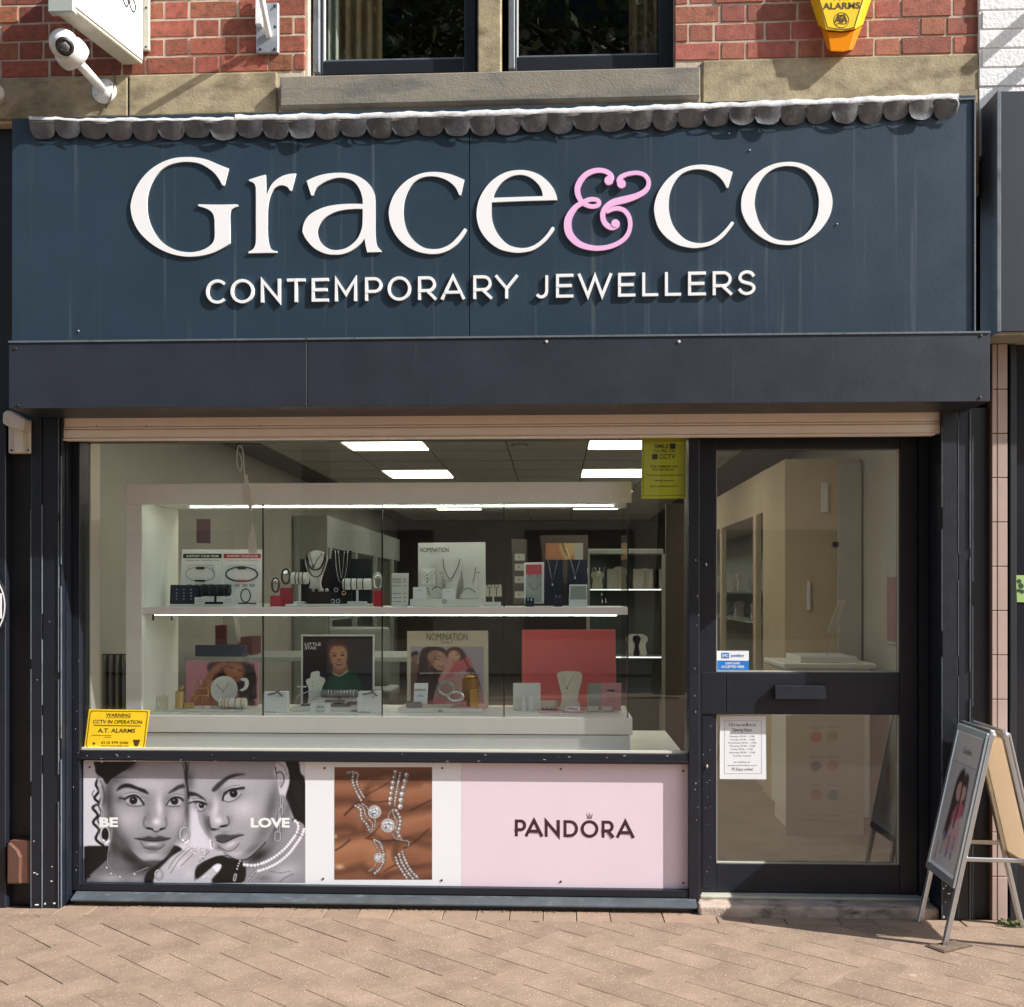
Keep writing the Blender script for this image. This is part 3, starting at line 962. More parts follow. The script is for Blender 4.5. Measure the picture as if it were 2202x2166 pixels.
letter([(190, 285, 1), (290, 240), (400, 212), (530, 202), (650, 212), (760, 255), (840, 320), (885, 390), (902, 460), (905, 600), (905, 800), (910, 900), (925, 960), (950, 995), (968, 1012, 1), (968, 1025, 1), (900, 1027), (820, 1028, 1), (805, 960), (793, 885, 1), (740, 950), (660, 1010), (570, 1045), (480, 1053), (380, 1040), (270, 985), (190, 900), (152, 830), (148, 790), (165, 720), (210, 650), (300, 590), (410, 550), (540, 530), (660, 525), (775, 527, 1), (770, 460), (745, 380), (700, 310), (640, 270), (560, 252), (480, 258), (390, 290), (310, 340), (275, 385), (258, 435, 1), (238, 438, 1)], s2, M['letter'],
       [[(775, 577, 1), (680, 577), (560, 590), (450, 625), (360, 690), (315, 760), (303, 820), (320, 890), (365, 955), (430, 995), (500, 1007), (590, 990), (670, 940), (730, 870), (765, 780), (773, 700)]])
letter([(1832, 275, 1), (1740, 235), (1640, 205), (1510, 193), (1380, 210), (1250, 270), (1150, 360), (1085, 460), (1050, 570), (1048, 660), (1075, 770), (1140, 880), (1240, 970), (1360, 1025), (1500, 1047), (1630, 1025), (1740, 960), (1810, 880), (1855, 805), (1850, 785), (1832, 780, 1), (1770, 860), (1690, 940), (1600, 985), (1510, 997), (1410, 980), (1320, 920), (1250, 830), (1210, 720), (1198, 600), (1210, 490), (1245, 390), (1300, 310), (1380, 255), (1480, 237), (1580, 250), (1670, 290), (1740, 355), (1778, 432, 1), (1795, 435, 1)], s2, M['letter'])
letter([(962, 485, 1), (945, 420), (910, 350), (850, 280), (770, 220), (670, 183), (560, 173), (430, 195), (310, 260), (220, 350), (150, 470), (122, 590), (125, 690), (160, 800), (240, 910), (350, 990), (470, 1025), (580, 1032), (710, 1005), (820, 930), (890, 850), (930, 790), (922, 768), (905, 765, 1), (840, 855), (760, 930), (670, 975), (580, 985), (470, 960), (390, 900), (325, 810), (285, 700), (275, 600), (278, 508, 1), (600, 495)], s3, M['letter'],
       [[(810, 445, 1), (800, 390), (770, 330), (710, 270), (640, 232), (570, 222), (490, 235), (410, 280), (350, 340), (310, 410), (295, 462, 1)]])
letter([(857, 232, 1), (770, 195), (660, 168), (530, 158), (400, 180), (280, 240), (180, 335), (110, 450), (78, 570), (85, 670), (120, 780), (200, 880), (310, 950), (430, 980), (520, 980), (640, 955), (740, 895), (810, 820), (865, 745), (862, 728), (845, 720, 1), (780, 800), (700, 875), (610, 925), (510, 935), (410, 910), (330, 850), (265, 760), (230, 650), (222, 550), (235, 440), (280, 330), (350, 250), (440, 210), (530, 202), (620, 218), (700, 260), (760, 320), (795, 385, 1), (812, 388, 1)], s5, M['letter'])
letter([(1410, 130), (1530, 145), (1650, 200), (1760, 300), (1825, 420), (1845, 540), (1815, 670), (1730, 800), (1620, 890), (1500, 940), (1390, 953), (1260, 935), (1130, 870), (1020, 770), (955, 650), (940, 540), (960, 430), (1030, 310), (1140, 210), (1270, 150)], s5, M['letter'],
       [[(1420, 170), (1510, 185), (1600, 240), (1670, 340), (1705, 460), (1710, 560), (1690, 680), (1630, 790), (1550, 870), (1460, 908), (1370, 912), (1270, 890), (1180, 825), (1115, 720), (1080, 600), (1075, 510), (1100, 390), (1160, 280), (1250, 205), (1340, 175)]])
# ampersand: two tapering strokes and three ball ends
amp = MB()
P1 = [(1048, 480), (1090, 430), (1070, 365), (990, 312), (880, 292), (760, 310), (650, 365), (560, 460), (505, 570), (500, 670), (530, 770), (590, 852), (680, 905), (770, 920), (850, 900), (875, 850), (840, 808), (760, 793), (680, 808), (590, 855), (480, 920), (390, 1030), (340, 1140), (330, 1250), (350, 1370), (420, 1480), (530, 1570), (680, 1625), (850, 1645), (1020, 1625), (1180, 1570), (1310, 1480), (1390, 1360), (1415, 1220), (1390, 1090), (1310, 990), (1200, 952), (1100, 967), (1000, 1015)]
W1 = [110, 90, 84, 84, 86, 90, 94, 100, 102, 98, 90, 82, 78, 76, 74, 74, 74, 76, 80, 86, 92, 108, 126, 134, 132, 122, 108, 94, 86, 82, 80, 78, 76, 76, 78, 80, 78, 74, 68]
P2 = [(1258, 525), (1218, 475), (1250, 412), (1340, 365), (1450, 340), (1560, 338), (1670, 380), (1730, 470), (1725, 570), (1660, 660), (1540, 730), (1400, 778), (1250, 815), (1110, 855), (1000, 930), (945, 1020), (940, 1110), (970, 1200), (1040, 1265), (1110, 1285), (1180, 1255), (1195, 1205), (1158, 1172)]
W2 = [100, 88, 80, 74, 72, 72, 72, 74, 80, 90, 100, 116, 122, 116, 100, 92, 90, 92, 94, 90, 76, 70, 66]
for P, W, d in ((P1, W1, 0.0110), (P2, W2, 0.0132)):
    pp = catmull(P, False, 5)
    ww = [float(np.interp(i / 5, range(len(W)), W)) for i in range(len(pp))]
    fn = lambda a, b, y: at(*s4(a, b), y)
    ribbon_solid(amp, pp, ww, fn, FP - d + .004, FP - .0003, drift=0.002)
for (cx, cy, r_) in ((1043, 468, 78), (1262, 525, 76), (1155, 1212, 70)):
    amp.pprism([s4(cx + r_ * math.cos(k * .349), cy + r_ * math.sin(k * .349)) for k in range(18)], FP - 0.0122, FP - .0003)
obj('ampersand', amp, M['pink_letter'], sg, label='pink curling ampersand')
# small capitals
c6 = lambda x: 430 + x * 610 / 1936
c7 = lambda x: 1020 + x * 630 / 1936
vt = lambda u: 599.9 - .0171 * (u - 582); vb = lambda u: 650.3 - .0163 * (u - 582)
for ch, a, b in (('C', c6(40), c6(182)), ('O', c6(208), c6(370)), ('N', c6(415), c6(550)), ('T', c6(593), c6(717)), ('E', c6(762), c6(877)), ('M', c6(920), c6(1070)), ('P', c6(1126), c6(1244)), ('O', c6(1280), c6(1440)), ('R', c6(1488), c6(1613)), ('A', c6(1648), c6(1805)), ('R', c6(1865), c7(117)), ('Y', c7(141), c7(285)),
                 ('J', c7(390), c7(488)), ('E', c7(540), c7(655)), ('W', c7(688), c7(907)), ('E', c7(950), c7(1064)), ('L', c7(1110), c7(1215)), ('L', c7(1260), c7(1366)), ('E', c7(1413), c7(1531)), ('R', c7(1576), c7(1704)), ('S', c7(1740), c7(1862))):
    glyph(sg, ch, a, b, vt, vb, 6.2, FP - 0.0095, FP - .0003, M['letter'])
for u, v in ((169, 712), (1568, 287), (1800, 482), (1612, 323)):
    m = MB(); p = at(u, v, FP - .002); m.ball(p, .0035, 8); obj('fixing', m, M['lead_pale'], sg)

# ================================================================== shutter housing band
BY = -0.235
bd = thing('shutter_housing', 'long dark grey metal shutter box under the navy sign', 'shutter box', (0, BY, 2.3))
b0, b1, bz0, bz1 = prect(19, 724, 2129, 871, BY)
bs = at(660, 800, BY).x
for a, b in ((b0, bs - .001), (bs + .001, b1)):
    m = MB(); m.box(a, b, BY, BY + .004, bz0, bz1); obj('cover_plate', m, M['band'], bd, bevel=0.0015)
m = MB(); m.box(b0 + .001, b1 - .001, BY + .0045, 0.16, bz0 + .001, bz1 - .001); obj('casing', m, M['band'], bd)
m = MB(); m.box(b0 - .001, b1 + .001, BY - .004, BY - .0005, bz1 - .006, bz1 + .002); obj('top_lip', m, M['frame_pale'], bd)
for u, v in ((33, 750), (39, 872), (2109, 722), (2107, 855), (1175, 735), (1460, 735)):
    m = MB(); p = at(u, v, BY); m.lathe((p.x, BY - .004, p.z), (0, 1, 0), [(.002, 0), (.006, .001), (.007, .004)], 10); obj('screw', m, M['dark_metal'] if v > 740 or u > 2000 else M['lead_pale'], bd)

# ================================================================== roller shutter rail
rs = thing('roller_shutter', 'tan metal roller shutter rolled up above window and door', 'roller shutter', (0, 0.03, 2.2))
x0, x1, z0, z1 = prect(125, 897, 2025, 942, 0.025)
H = z1 - z0
for nm, a, b, ya in (('slat', z0 + H * .66, z1 + .03, 0.030), ('rib', z0 + H * .56, z0 + H * .655, 0.026), ('bottom_bar', z0 + H * .10, z0 + H * .545, 0.024), ('lip', z0, z0 + H * .09, 0.018)):
    m = MB(); m.box(x0, x1 - (.03 if nm == 'lip' else 0), ya, 0.06, a, b); obj(nm, m, M['shutter'], rs, bevel=0.006 if nm != 'lip' else .002, seg=2)
for u in (207, 315, 560, 1180, 1470):
    p = at(u, 916 if u < 1500 else 905, 0.029); m = MB(); m.ball((p.x, 0.03, p.z), .003, 8); obj('rivet', m, M['dark_metal'], rs)

# ================================================================== pilasters
def pilaster(label, u_list, vb, zt, mat):
    p0 = at(u_list[0], 1900, 0)
    t = thing('pilaster', label, 'pilaster', (p0.x, 0.05, 0), 'navy pilasters framing the shop front')
    zb = 0.0
    us = [at(u, 1500, 0).x for u in u_list]
    for k, (a, b) in enumerate(zip(us[:-1], us[1:])):
        m = MB(); m.box(a + .0012, b - .0012, (-.004, .0, .008)[k % 3], 0.1, zb, zt); obj('board', m, mat, t, bevel=0.003, seg=2)
    m = MB(); m.box(us[0] + .002, us[-1] - .002, 0.012, 0.30, zb, zt); obj('post', m, mat, t)
    for x in us:
        z_ = 0.0
        while z_ < zt - .4:      # worn bright edges, broken here and there
            h_ = R.uniform(.15, .7)
            m = MB(); m.box(x - .0011, x + .0011, -.0058, .002, z_ + .005, min(z_ + h_, zt - .02)); obj('edge_wear', m, M['frame_pale'], t)
            z_ += h_ + R.uniform(.0, .12)
    return t, us
zt = bz0 + .02
pl, usl = pilaster('navy painted pilaster left of the display window', [67.5, 91, 126.5, 132], 1950, zt, M['frame'])
pr, usr = pilaster('navy painted pilaster right of the shop door', [2025, 2060, 2085, 2091], 1983, zt, M['frame'])
def chips(t, spots, y):
    for (u, v, w, h) in spots:
        p = at(u, v, y)
        n = 7; pts = []
        for k in range(n):
            an = 2 * math.pi * k / n
            rr = R.uniform(.5, 1.1)
            pts.append((p.x + math.cos(an) * w / 966 * rr, y - .0006, p.z + math.sin(an) * h / 966 * rr))
        m = MB(); m.prism(pts, (0, .0005, 0)); obj('paint_chip', m, M['paper'], t)
chips(pl, [(74, 1877, 8, 3), (80, 1880, 7, 2), (112, 1864, 3, 4), (111, 1895, 6, 3), (79, 1946, 10, 5), (97, 1944, 6, 6), (117, 1943, 8, 6), (107, 1337, 2, 2), (80, 1462, 2, 2), (73, 1809, 3, 4)], -0.0045)
chips(pr, [(2031, 1890, 9, 2), (2034, 1905, 6, 2), (2029, 1911, 3, 5), (2040, 1922, 8, 3), (2030, 1972, 5, 6), (2033, 1940, 3, 3)], -0.0045)
m = MB(); m.box(usr[-1] + .004, at(2131, 1500, .03).x, 0.03, 0.2, 0, zt); obj('side_panel', m, M['black'], pr)

# ================================================================== shop window frame
WF, GY = 0.095, 0.126
sw = thing('shop_window', 'wide display window in dark navy frame', 'window', (0, GY, 0.1))
jx0, jx1 = usl[-1] + .002, at(142, 1500, 0.04).x
m = MB(); m.box(jx0, jx1, 0.04, 0.2, 0.0, zt); obj('jamb', m, M['frame'], sw, bevel=.002)
fx0, fx1 = jx1 + .001, at(171, 1500, WF).x
TZ0, TZ1 = at(830, 1640, WF).z, at(830, 1618, WF).z
sz = at(700, 1922, WF).z
m = MB(); m.box(fx0, fx1, WF, 0.2, sz, zt); obj('stile', m, M['frame'], sw, bevel=.003, seg=2)
sx0, sx1 = at(1481, 1500, WF).x, at(1504, 1500, WF).x
m = MB(); m.box(sx0, sx1, WF - .005, 0.26, 0.02, zt); obj('stile', m, M['frame'], sw, bevel=.003, seg=2)
m = MB(); m.box(fx1 + .0005, sx0 - .0005, WF, 0.2, TZ0, TZ1); obj('transom', m, M['frame'], sw, bevel=.003, seg=2)
m = MB(); m.box(fx1 + .0005, sx0 - .0005, WF - .004, WF - .0005, TZ0 + .006, TZ0 + .016); obj('transom_bead', m, M['frame'], sw, bevel=.001)
m = MB(); m.box(fx1 + .0005, sx0 - .0005, GY - .012, GY - .002, TZ1 + .0005, TZ1 + .011); obj('glazing_bead', m, M['in_cream'], sw)
pz = (at(180, 1900, GY).z + at(1479, 1911, GY).z) / 2
m = MB(); m.box(fx1 + .0005, sx0 - .0005, WF, 0.2, sz, pz + .004); obj('bottom_rail', m, M['frame'], sw, bevel=.003, seg=2)
m = MB(); m.box(fx1 + .0005, sx0 - .0005, WF, 0.2, bz0 - .09, bz0 + .02); obj('head', m, M['frame'], sw)
# weathered sill with sloping top
si0, si1 = at(150, 1930, 0.03).x, at(1500, 1940, 0.03).x
zs = sz - .001
m = MB()
pr_ = [(WF - .001, zs), (0.035, zs - .022), (0.035, zs - .030), (WF + .03, zs - .030)]
m.prism([(si0, y, z) for y, z in pr_], (si1 - si0, 0, 0)); obj('sill', m, M['sill_paint'], sw, bevel=.0015)
m = MB(); m.box(si0 + .01, si1 - .01, 0.055, 0.2, -0.01, zs - .031); obj('plinth', m, M['black'], sw)
m = MB(); m.add([(fx1, GY, TZ1), (sx0, GY, TZ1), (sx0, GY, bz0 - .05), (fx1, GY, bz0 - .05)], [(0, 1, 2, 3)]); obj('pane', m, M['glass'], sw)

# ================================================================== posters below the window
PY = GY
def poster(name, label, u0, u1, col):
    t = thing(name, label, 'poster', (at((u0 + u1) / 2, 1900, PY).x, PY, pz))
    z1 = TZ0 + .002
    a, b = at(u0, 1770, PY).x, at(u1, 1770, PY).x
    m = MB(); m.box(a + .0005, b - .0005, PY, PY + .006, pz, z1)
    return t, m
t7 = reg(0, 1480, 740 / 1936); t8 = reg(640, 1580, 900 / 1936)
po, m = poster('poster', 'black and white poster of two women wearing jewellery, left under the window', 180, 655, None)
obj('board', m, M['paper'], po)
POSTER_WOMEN = po
po2, m = poster('poster', 'white poster with brown photograph of hands wearing sparkling rings', 655, 993, None)
obj('board', m, material('poster_white', (0.8, 0.8, 0.82), 0.4), po2)
POSTER_RINGS = po2
po3, m = poster('poster', 'plain pale pink poster with dark plum brand lettering and crown', 993, 1480, None)
obj('board', m, material('poster_pink', lin(226, 206, 216), 0.4, var=.02, scale=4), po3)
w8 = reg(1080, 1730, 320 / 1936)
for ch, a, b in (('P', 165, 312), ('A', 303, 525), ('N', 553, 750), ('D', 798, 987), ('O', 1022, 1252), ('R', 1293, 1455), ('A', 1490, 1714)):
    glyph(po3, ch, w8(a, 0)[0], w8(b, 0)[0], lambda u: 1762.4 + .0135 * (u - 1107), lambda u: 1798.7 + .0155 * (u - 1107), 6.4, PY - .0005, PY - .0001, M['ink_plum'])
m = MB()
for a, b in (((1103, 183), (1167, 183)), ((1100, 120), (1112, 178)), ((1135, 110), (1136, 178)), ((1173, 122), (1160, 178)), ((1118, 140), (1122, 178)), ((1152, 140), (1149, 178))):
    ribbon_solid(m, [w8(*a), w8(*b)], 1.0, at, PY - .0005, PY - .0001)
obj('crown_mark', m, M['ink_plum'], po3)
for t, sp in ((po, [(193, 1650), (193, 1885)]), (po2, [(698, 1652), (951, 1652), (695, 1890), (950, 1893)]), (po3, [(1206, 1654), (1469, 1658), (1206, 1896), (1469, 1899)])):
    for u, v in sp:
        p = at(u, v, PY); m = MB(); m.lathe((p.x, PY - .003, p.z), (0, 1, 0), [(.002, 0), (.005, .001), (.005, .003)], 8); obj('screw', m, M['dark_metal'], t)

# ================================================================== door
DY = 0.17
z5 = reg(1460, 900, 742 / 1936); z6 = g6
dr = thing('shop_door', 'navy framed glass shop door with letter plate', 'door', (at(1740, 1900, DY).x, DY, 0.04))
dzb = at(1740, 1921, DY).z
d_l, gl_l, gl_r, d_r = at(1507, 1500, DY).x, at(1541, 1500, DY).x, at(1935, 1500, DY).x, at(1973, 1500, DY).x
g1t, g1b = at(1740, 966, DY).z, at(1740, 1446, DY).z
g2t, g2b = at(1740, 1537, DY).z, at(1740, 1860, DY).z
dzt = bz0 - .02
for nm, b in (('stile', (d_l, gl_l, DY, DY + .05, dzb, dzt)), ('stile', (gl_r, d_r, DY, DY + .05, dzb, dzt)),
              ('top_rail', (gl_l + .0003, gl_r - .0003, DY + .001, DY + .05, g1t, dzt)), ('middle_rail', (gl_l + .0003, gl_r - .0003, DY + .001, DY + .05, g2t, g1b)), ('bottom_rail', (gl_l + .0003, gl_r - .0003, DY + .001, DY + .05, dzb, g2b))):
    m = MB(); m.box(*b); obj(nm, m, M['frame'], dr, bevel=.003, seg=2)
for zt_, zb_ in ((g1t, g1b), (g2t, g2b)):
    m = MB(); m.add([(gl_l, DY + .03, zb_), (gl_r, DY + .03, zb_), (gl_r, DY + .03, zt_), (gl_l, DY + .03, zt_)], [(0, 1, 2, 3)]); obj('pane', m, M['glass_door'], dr)
    for b in ((gl_l, gl_l + .004, DY + .012, DY + .029, zb_, zt_), (gl_l + .004, gl_r, DY + .012, DY + .029, zb_, zb_ + .005), (gl_r - .004, gl_r, DY + .012, DY + .029, zb_ + .005, zt_)):
        m = MB(); m.box(*b); obj('glazing_bead', m, M['sign_frame'], dr)
x0, x1, z0, z1 = prect(1667, 1475, 1777, 1505, DY - .035)
lb = MB(); lb.hexa([(x0, DY - .035, z0), (x1, DY - .035, z0), (x1, DY - .03, z1), (x0, DY - .03, z1), (x0, DY - .0005, z0 + .004), (x1, DY - .0005, z0 + .004), (x1, DY - .0005, z1), (x0, DY - .0005, z1)])
lbo = obj('letter_plate', lb, M['frame'], dr, bevel=.003)
x0, x1, z0, z1 = prect(1562, 1448, 1752, 1535, DY)
m = MB(); m.box(x0, x1, DY - .004, DY + .0005, z0, z1); obj('plate', m, M['frame'], dr, bevel=.002)
x0, x1, z0, z1 = prect(1508, 1446, 1561, 1536, DY)
m = MB(); m.box(x0, x1, DY - .007, DY - .0005, z0, z1); obj('push_plate', m, M['frame'], dr, bevel=.002)
for (a, b) in ((150, 820),):
    p = at(*z5(a, b), DY); m = MB(); m.lathe((p.x, DY - .012, p.z), (0, 1, 0), [(.003, 0), (.007, .002), (.008, .012)], 10, sx=.7); obj('lock_cylinder', m, M['alu'], dr)
p = at(*z6(155, 490), DY); m = MB(); m.lathe((p.x, DY - .012, p.z), (0, 1, 0), [(.004, 0), (.009, .002), (.010, .012)], 10, sx=.7); obj('lock_cylinder', m, M['alu'], dr)
m = MB(); x0, x1 = at(1510, 1500, DY).x, at(1531, 1500, DY).x
m.box(x0, x1, DY - .003, DY - .0003, dzb + .02, at(1520, 1538, DY).z); obj('edge_plate', m, M['frame'], dr, bevel=.001)
def chips_on(t, y, rect, n, s=3):
    for _ in range(n):
        chips(t, [(R.uniform(rect[0], rect[2]), R.uniform(rect[1], rect[3]), R.uniform(.6, s), R.uniform(.6, s))], y)
chips_on(dr, DY - .0032, (1511, 1545, 1529, 1900), 16, 2.6)
for k in range(22):
    chips(sw, [(R.uniform(185, 1475), R.uniform(1622, 1640), R.uniform(2, 9), R.uniform(.4, 1.0))], WF - .0045)
for k in range(12):
    chips(sw, [(R.uniform(1494, 1504), R.uniform(1200, 1930), R.uniform(.5, 1.6), R.uniform(1, 6))], WF - .0056)
for k in range(9):
    chips(sw, [(R.uniform(157, 171), R.uniform(1380, 1915), R.uniform(.5, 1.4), R.uniform(1, 5))], WF - .0006)
# surround to the right and above the door
m = MB(); m.box(d_r + .002, usr[0] - .002, DY - .02, DY + .1, 0.0, dzt); obj('door_jamb', m, M['frame'], dr)
m = MB(); m.box(sx1 + .001, d_l - .001, DY - .03, DY + .1, 0.02, dzt); obj('door_jamb', m, M['frame'], dr)
# doorstep
ds = thing('doorstep', 'low worn concrete doorstep below the glass door', 'step', (at(1750, 1950, 0).x, 0.1, 0))
ex0, ex1 = at(1503, 1960, 0.02).x, usr[0] - .001
m = MB(); m.box(ex0, ex1, 0.02, DY + .1, -0.03, dzb - .018); obj('slab', m, M['concrete'], ds, bevel=.012, seg=3)
m = MB(); m.box(ex0 + .02, ex1 - .004, DY - .05, DY + .08, dzb - .0175, dzb - .003); obj('threshold', m, M['sign_frame'], ds, bevel=.003)

# ================================================================== notices on the glass
n7 = reg(170, 1500, 170 / 1936)
def flat(t, name, pts, y, mat, th=.0006):
    m = MB(); m.pprism(pts, y, y + th); return obj(name, m, mat, t)
wy = GY - .003
wp = at(252, 1600, wy)
t = thing('warning_sign', 'yellow CCTV warning sign leaning in the lower left corner of the window', 'sign', (wp.x, wy, TZ1))
flat(t, 'card', [n7(120, 1290), n7(1600, 1300), n7(1740, 310), n7(245, 285)], wy, M['yellow'], .0015)
m = MB()
ring = catmull([(180, 1150), (215, 1215), (290, 1228), (900, 1236), (1490, 1245), (1560, 1215), (1590, 1150), (1630, 800), (1672, 440), (1660, 370), (1600, 345), (900, 340), (360, 330), (300, 355), (270, 430), (225, 800)], True, 4)
ribbon_solid(m, [n7(*p) for p in ring], 1.3, at, wy - .0006, wy - .0002, True); obj('border', m, M['ink_olive'], t)
f = onplane(wy - .0005)
for body, q, bd_ in (('WARNING', [(668, 385), (1270, 395), (1255, 482), (655, 472)], .02), ('CCTV IN OPERATION', [(350, 545), (1550, 560), (1535, 652), (335, 635)], .02), ('A.T. ALARMS', [(470, 755), (1385, 765), (1368, 865), (455, 860)], .02), ('0115 979 2300', [(550, 1075), (1210, 1080), (1200, 1145), (540, 1140)], .02), ('WWW.ATALARMS.COM', [(530, 1170), (1215, 1175), (1210, 1208), (525, 1203)], .03)):
    text(t, body, [n7(*p) for p in q], M['ink_olive'], f, bd_)
m = MB()
for a, b, w in (((655, 492), (1265, 502), .7), ((365, 680), (1515, 700), 1.6), ((310, 925), (795, 933), .8), ((620, 972), (790, 976), .9)):
    ribbon_solid(m, [n7(*a), n7(*b)], w, at, wy - .0006, wy - .0002)
m.pprism([n7(1320, 1035), n7(1500, 1035), n7(1440, 1195), n7(1360, 1195)], wy - .0006, wy - .0002)
m.pprism([n7(335, 1105), n7(395, 1105), n7(385, 1155), n7(340, 1155)], wy - .0006, wy - .0002)
obj('print_mark', m, M['ink_olive'], t)
# lime CCTV card (inside, top right of the window)
l8 = reg(1000, 900, 520 / 1936)
ly = GY + .004
t = thing('notice_card', 'lime green CCTV notice hanging at top right of the window', 'notice', (at(*l8(1600, 640), ly).x, ly, at(*l8(1600, 640), ly).z))
flat(t, 'card', [l8(1412, 642), l8(1772, 642), l8(1772, 140), l8(1415, 140)], ly, M['lime'], .002)
m = MB(); ribbon_solid(m, [l8(1428, 170), l8(1428, 620), l8(1754, 616), l8(1758, 170)], .8, at, ly - .0006, ly - .0002); obj('border', m, M['ink_olive'], t)
f = onplane(ly - .0005)
for body, q in (('SMILE', (1516, 205, 1632, 240)), ("YOU'RE ON", (1505, 248, 1680, 274)), ('CCTV', (1552, 286, 1685, 324)), ('OUR PREMISES ARE', (1480, 376, 1705, 393)), ('PROTECTED BY', (1500, 402, 1678, 418)), ('Toughened and coated glass', (1450, 447, 1740, 466)), ('Smoke security', (1520, 490, 1668, 508)), ('smart monitored system', (1478, 536, 1706, 552))):
    text(t, body, [l8(q[0], q[1]), l8(q[2], q[1]), l8(q[2], q[3]), l8(q[0], q[3])], M['ink_olive'], f, .02)
m = MB(); m.pprism([l8(1640, 200), l8(1686, 200), l8(1686, 244), l8(1640, 244)], ly - .0007, ly - .0002); m.pprism([l8(1498, 285), l8(1542, 285), l8(1542, 328), l8(1498, 328)], ly - .0007, ly - .0002); obj('print_mark', m, M['ink'], t)
# blue card sticker on the door glass
sy = DY + .028
t = thing('sticker', 'small blue and white card payment sticker on the door glass', 'sticker', (at(*z5(300, 1412), sy).x, sy, at(*z5(300, 1412), sy).z))
flat(t, 'upper_half', [z5(211, 1358), z5(392, 1360), z5(392, 1304), z5(211, 1304)], sy - .001, M['paper'])
flat(t, 'lower_half', [z5(211, 1412), z5(392, 1412), z5(392, 1361), z5(211, 1359)], sy - .001, M['blue'])
flat(t, 'logo_patch', [z5(238, 1346), z5(282, 1346), z5(282, 1315), z5(238, 1315)], sy - .0016, M['blue'])
f = onplane(sy - .0018)
for body, q, mt in (('EMC', (243, 1322, 278, 1340), 'ink_white'), ('jewellery', (292, 1322, 366, 1342), 'blue'), ('GEMCARD', (260, 1368, 342, 1380), 'ink_white'), ('ACCEPTED HERE', (238, 1386, 366, 1400), 'ink_white')):
    text(t, body, [z5(q[0], q[1]), z5(q[2], q[1]), z5(q[2], q[3]), z5(q[0], q[3])], M[mt], f, .02)
# opening hours
t = thing('opening_hours_notice', 'white paper notice of opening hours taped inside the lower door glass', 'notice', (at(*z6(360, 562), sy).x, sy, at(*z6(360, 562), sy).z))
flat(t, 'sheet', [z6(229, 562), z6(490, 564), z6(487, 208), z6(230, 210)], sy - .001, M['paper'])
m = MB(); ribbon_solid(m, [z6(255, 532), z6(463, 532), z6(463, 235), z6(257, 235)], .5, at, sy - .0014, sy - .001, True); obj('border', m, M['ink_grey'], t)
f = onplane(sy - .0016)
for body, q in (('Grace&co', (280, 248, 432, 266)), ('Opening Hours', (300, 276, 408, 302)), ('Monday 09:30 - 17:00', (286, 318, 424, 330)), ('Tuesday 09:30 - 17:00', (286, 336, 426, 348)), ('Wednesday 09:30 - 17:00', (275, 354, 434, 366)), ('Thursday 09:30 - 17:00', (284, 372, 428, 384)), ('Friday 09:30 - 17:00', (292, 390, 414, 402)), ('Saturday 09:30 - 17:00', (284, 408, 428, 420)), ('Sunday Closed', (305, 427, 404, 438)), ('or online at', (308, 461, 400, 471)), ('graceandcojewellery.co.uk', (274, 481, 438, 491)), ('PS Enjoy online!', (298, 498, 416, 520))):
    text(t, body, [z6(q[0], q[1]), z6(q[2], q[1]), z6(q[2], q[3]), z6(q[0], q[3])], M['ink_grey'] if q[1] > 310 else M['ink'], f)
# ================================================================== projecting sign, camera, brackets, alarm
c1 = reg(0, 0, 320 / 1936)
# hanging box sign (top runs out of the picture)
wl, wr = at(*c1(1600, 850), -0.015), at(*c1(1858, 842), -0.015)
zb = (wl.z + wr.z) / 2
q = 0.46
nl, nr = at(*c1(650, 100), -q), at(*c1(940, 88), -q)
hs = thing('projecting_sign', 'white box sign projecting from the brick wall above the camera', 'sign', ((wl.x + nr.x) / 2, -0.2, zb))
zt_s = zb + 0.62
def slab(mb, a, b, c, d, z0, z1):
    mb.hexa([(a.x, a.y, z0), (b.x, b.y, z0), (b.x, b.y, z1), (a.x, a.y, z1), (d.x, d.y, z0), (c.x, c.y, z0), (c.x, c.y, z1), (d.x, d.y, z1)])
m = MB(); slab(m, nl, nr, wr, wl, zb, zt_s); obj('case', m, M['sign_frame'], hs, bevel=.004)
dx = (wr - nr); n_r = Vector((-dx.y, dx.x, 0)).normalized() * -1
if n_r.x < 0: n_r = -n_r
fa, fb = nr + (wr - nr) * .03 + n_r * .001, nr + (wr - nr) * .985 + n_r * .001
m = MB(); slab(m, fa, fa + n_r * .004, fb + n_r * .004, fb, zb + .018, zt_s - .018); obj('face', m, M['sign_white'], hs)
e = .012
m = MB(); slab(m, nl + Vector((-.006, -.006, 0)), nr + Vector((.006, -.006, 0)), nr + Vector((.006, .03, 0)), nl + Vector((-.006, .03, 0)), zb - .012, zt_s); obj('front_trim', m, M['in_grey'], hs, bevel=.003)
x0, x1, z0, z1 = prect(306, 0, 321, 109, -0.014)
m = MB(); m.box(x0 - .02, x1, -.02, -.012 + .012, z0, z0 + .75); obj('wall_flange', m, M['sign_frame'], hs, bevel=.002)
for v in (17, 101):
    p = at(314, v, -.02); m = MB(); m.ball((p.x, -.021, p.z), .005, 8); obj('bolt', m, M['dark_metal'], hs)
def onface(a, b):     # script lettering on the right hand face; a, b in zoom pixels
    u, v = c1(a, b)
    o, d = Vector((0, CAMY, CAMZ)), (at(u, v, 0) - Vector((0, CAMY, CAMZ)))
    P = fa + n_r * .0055
    t_ = (P - o).dot(n_r) / d.dot(n_r)
    return o + d * t_
m = MB()
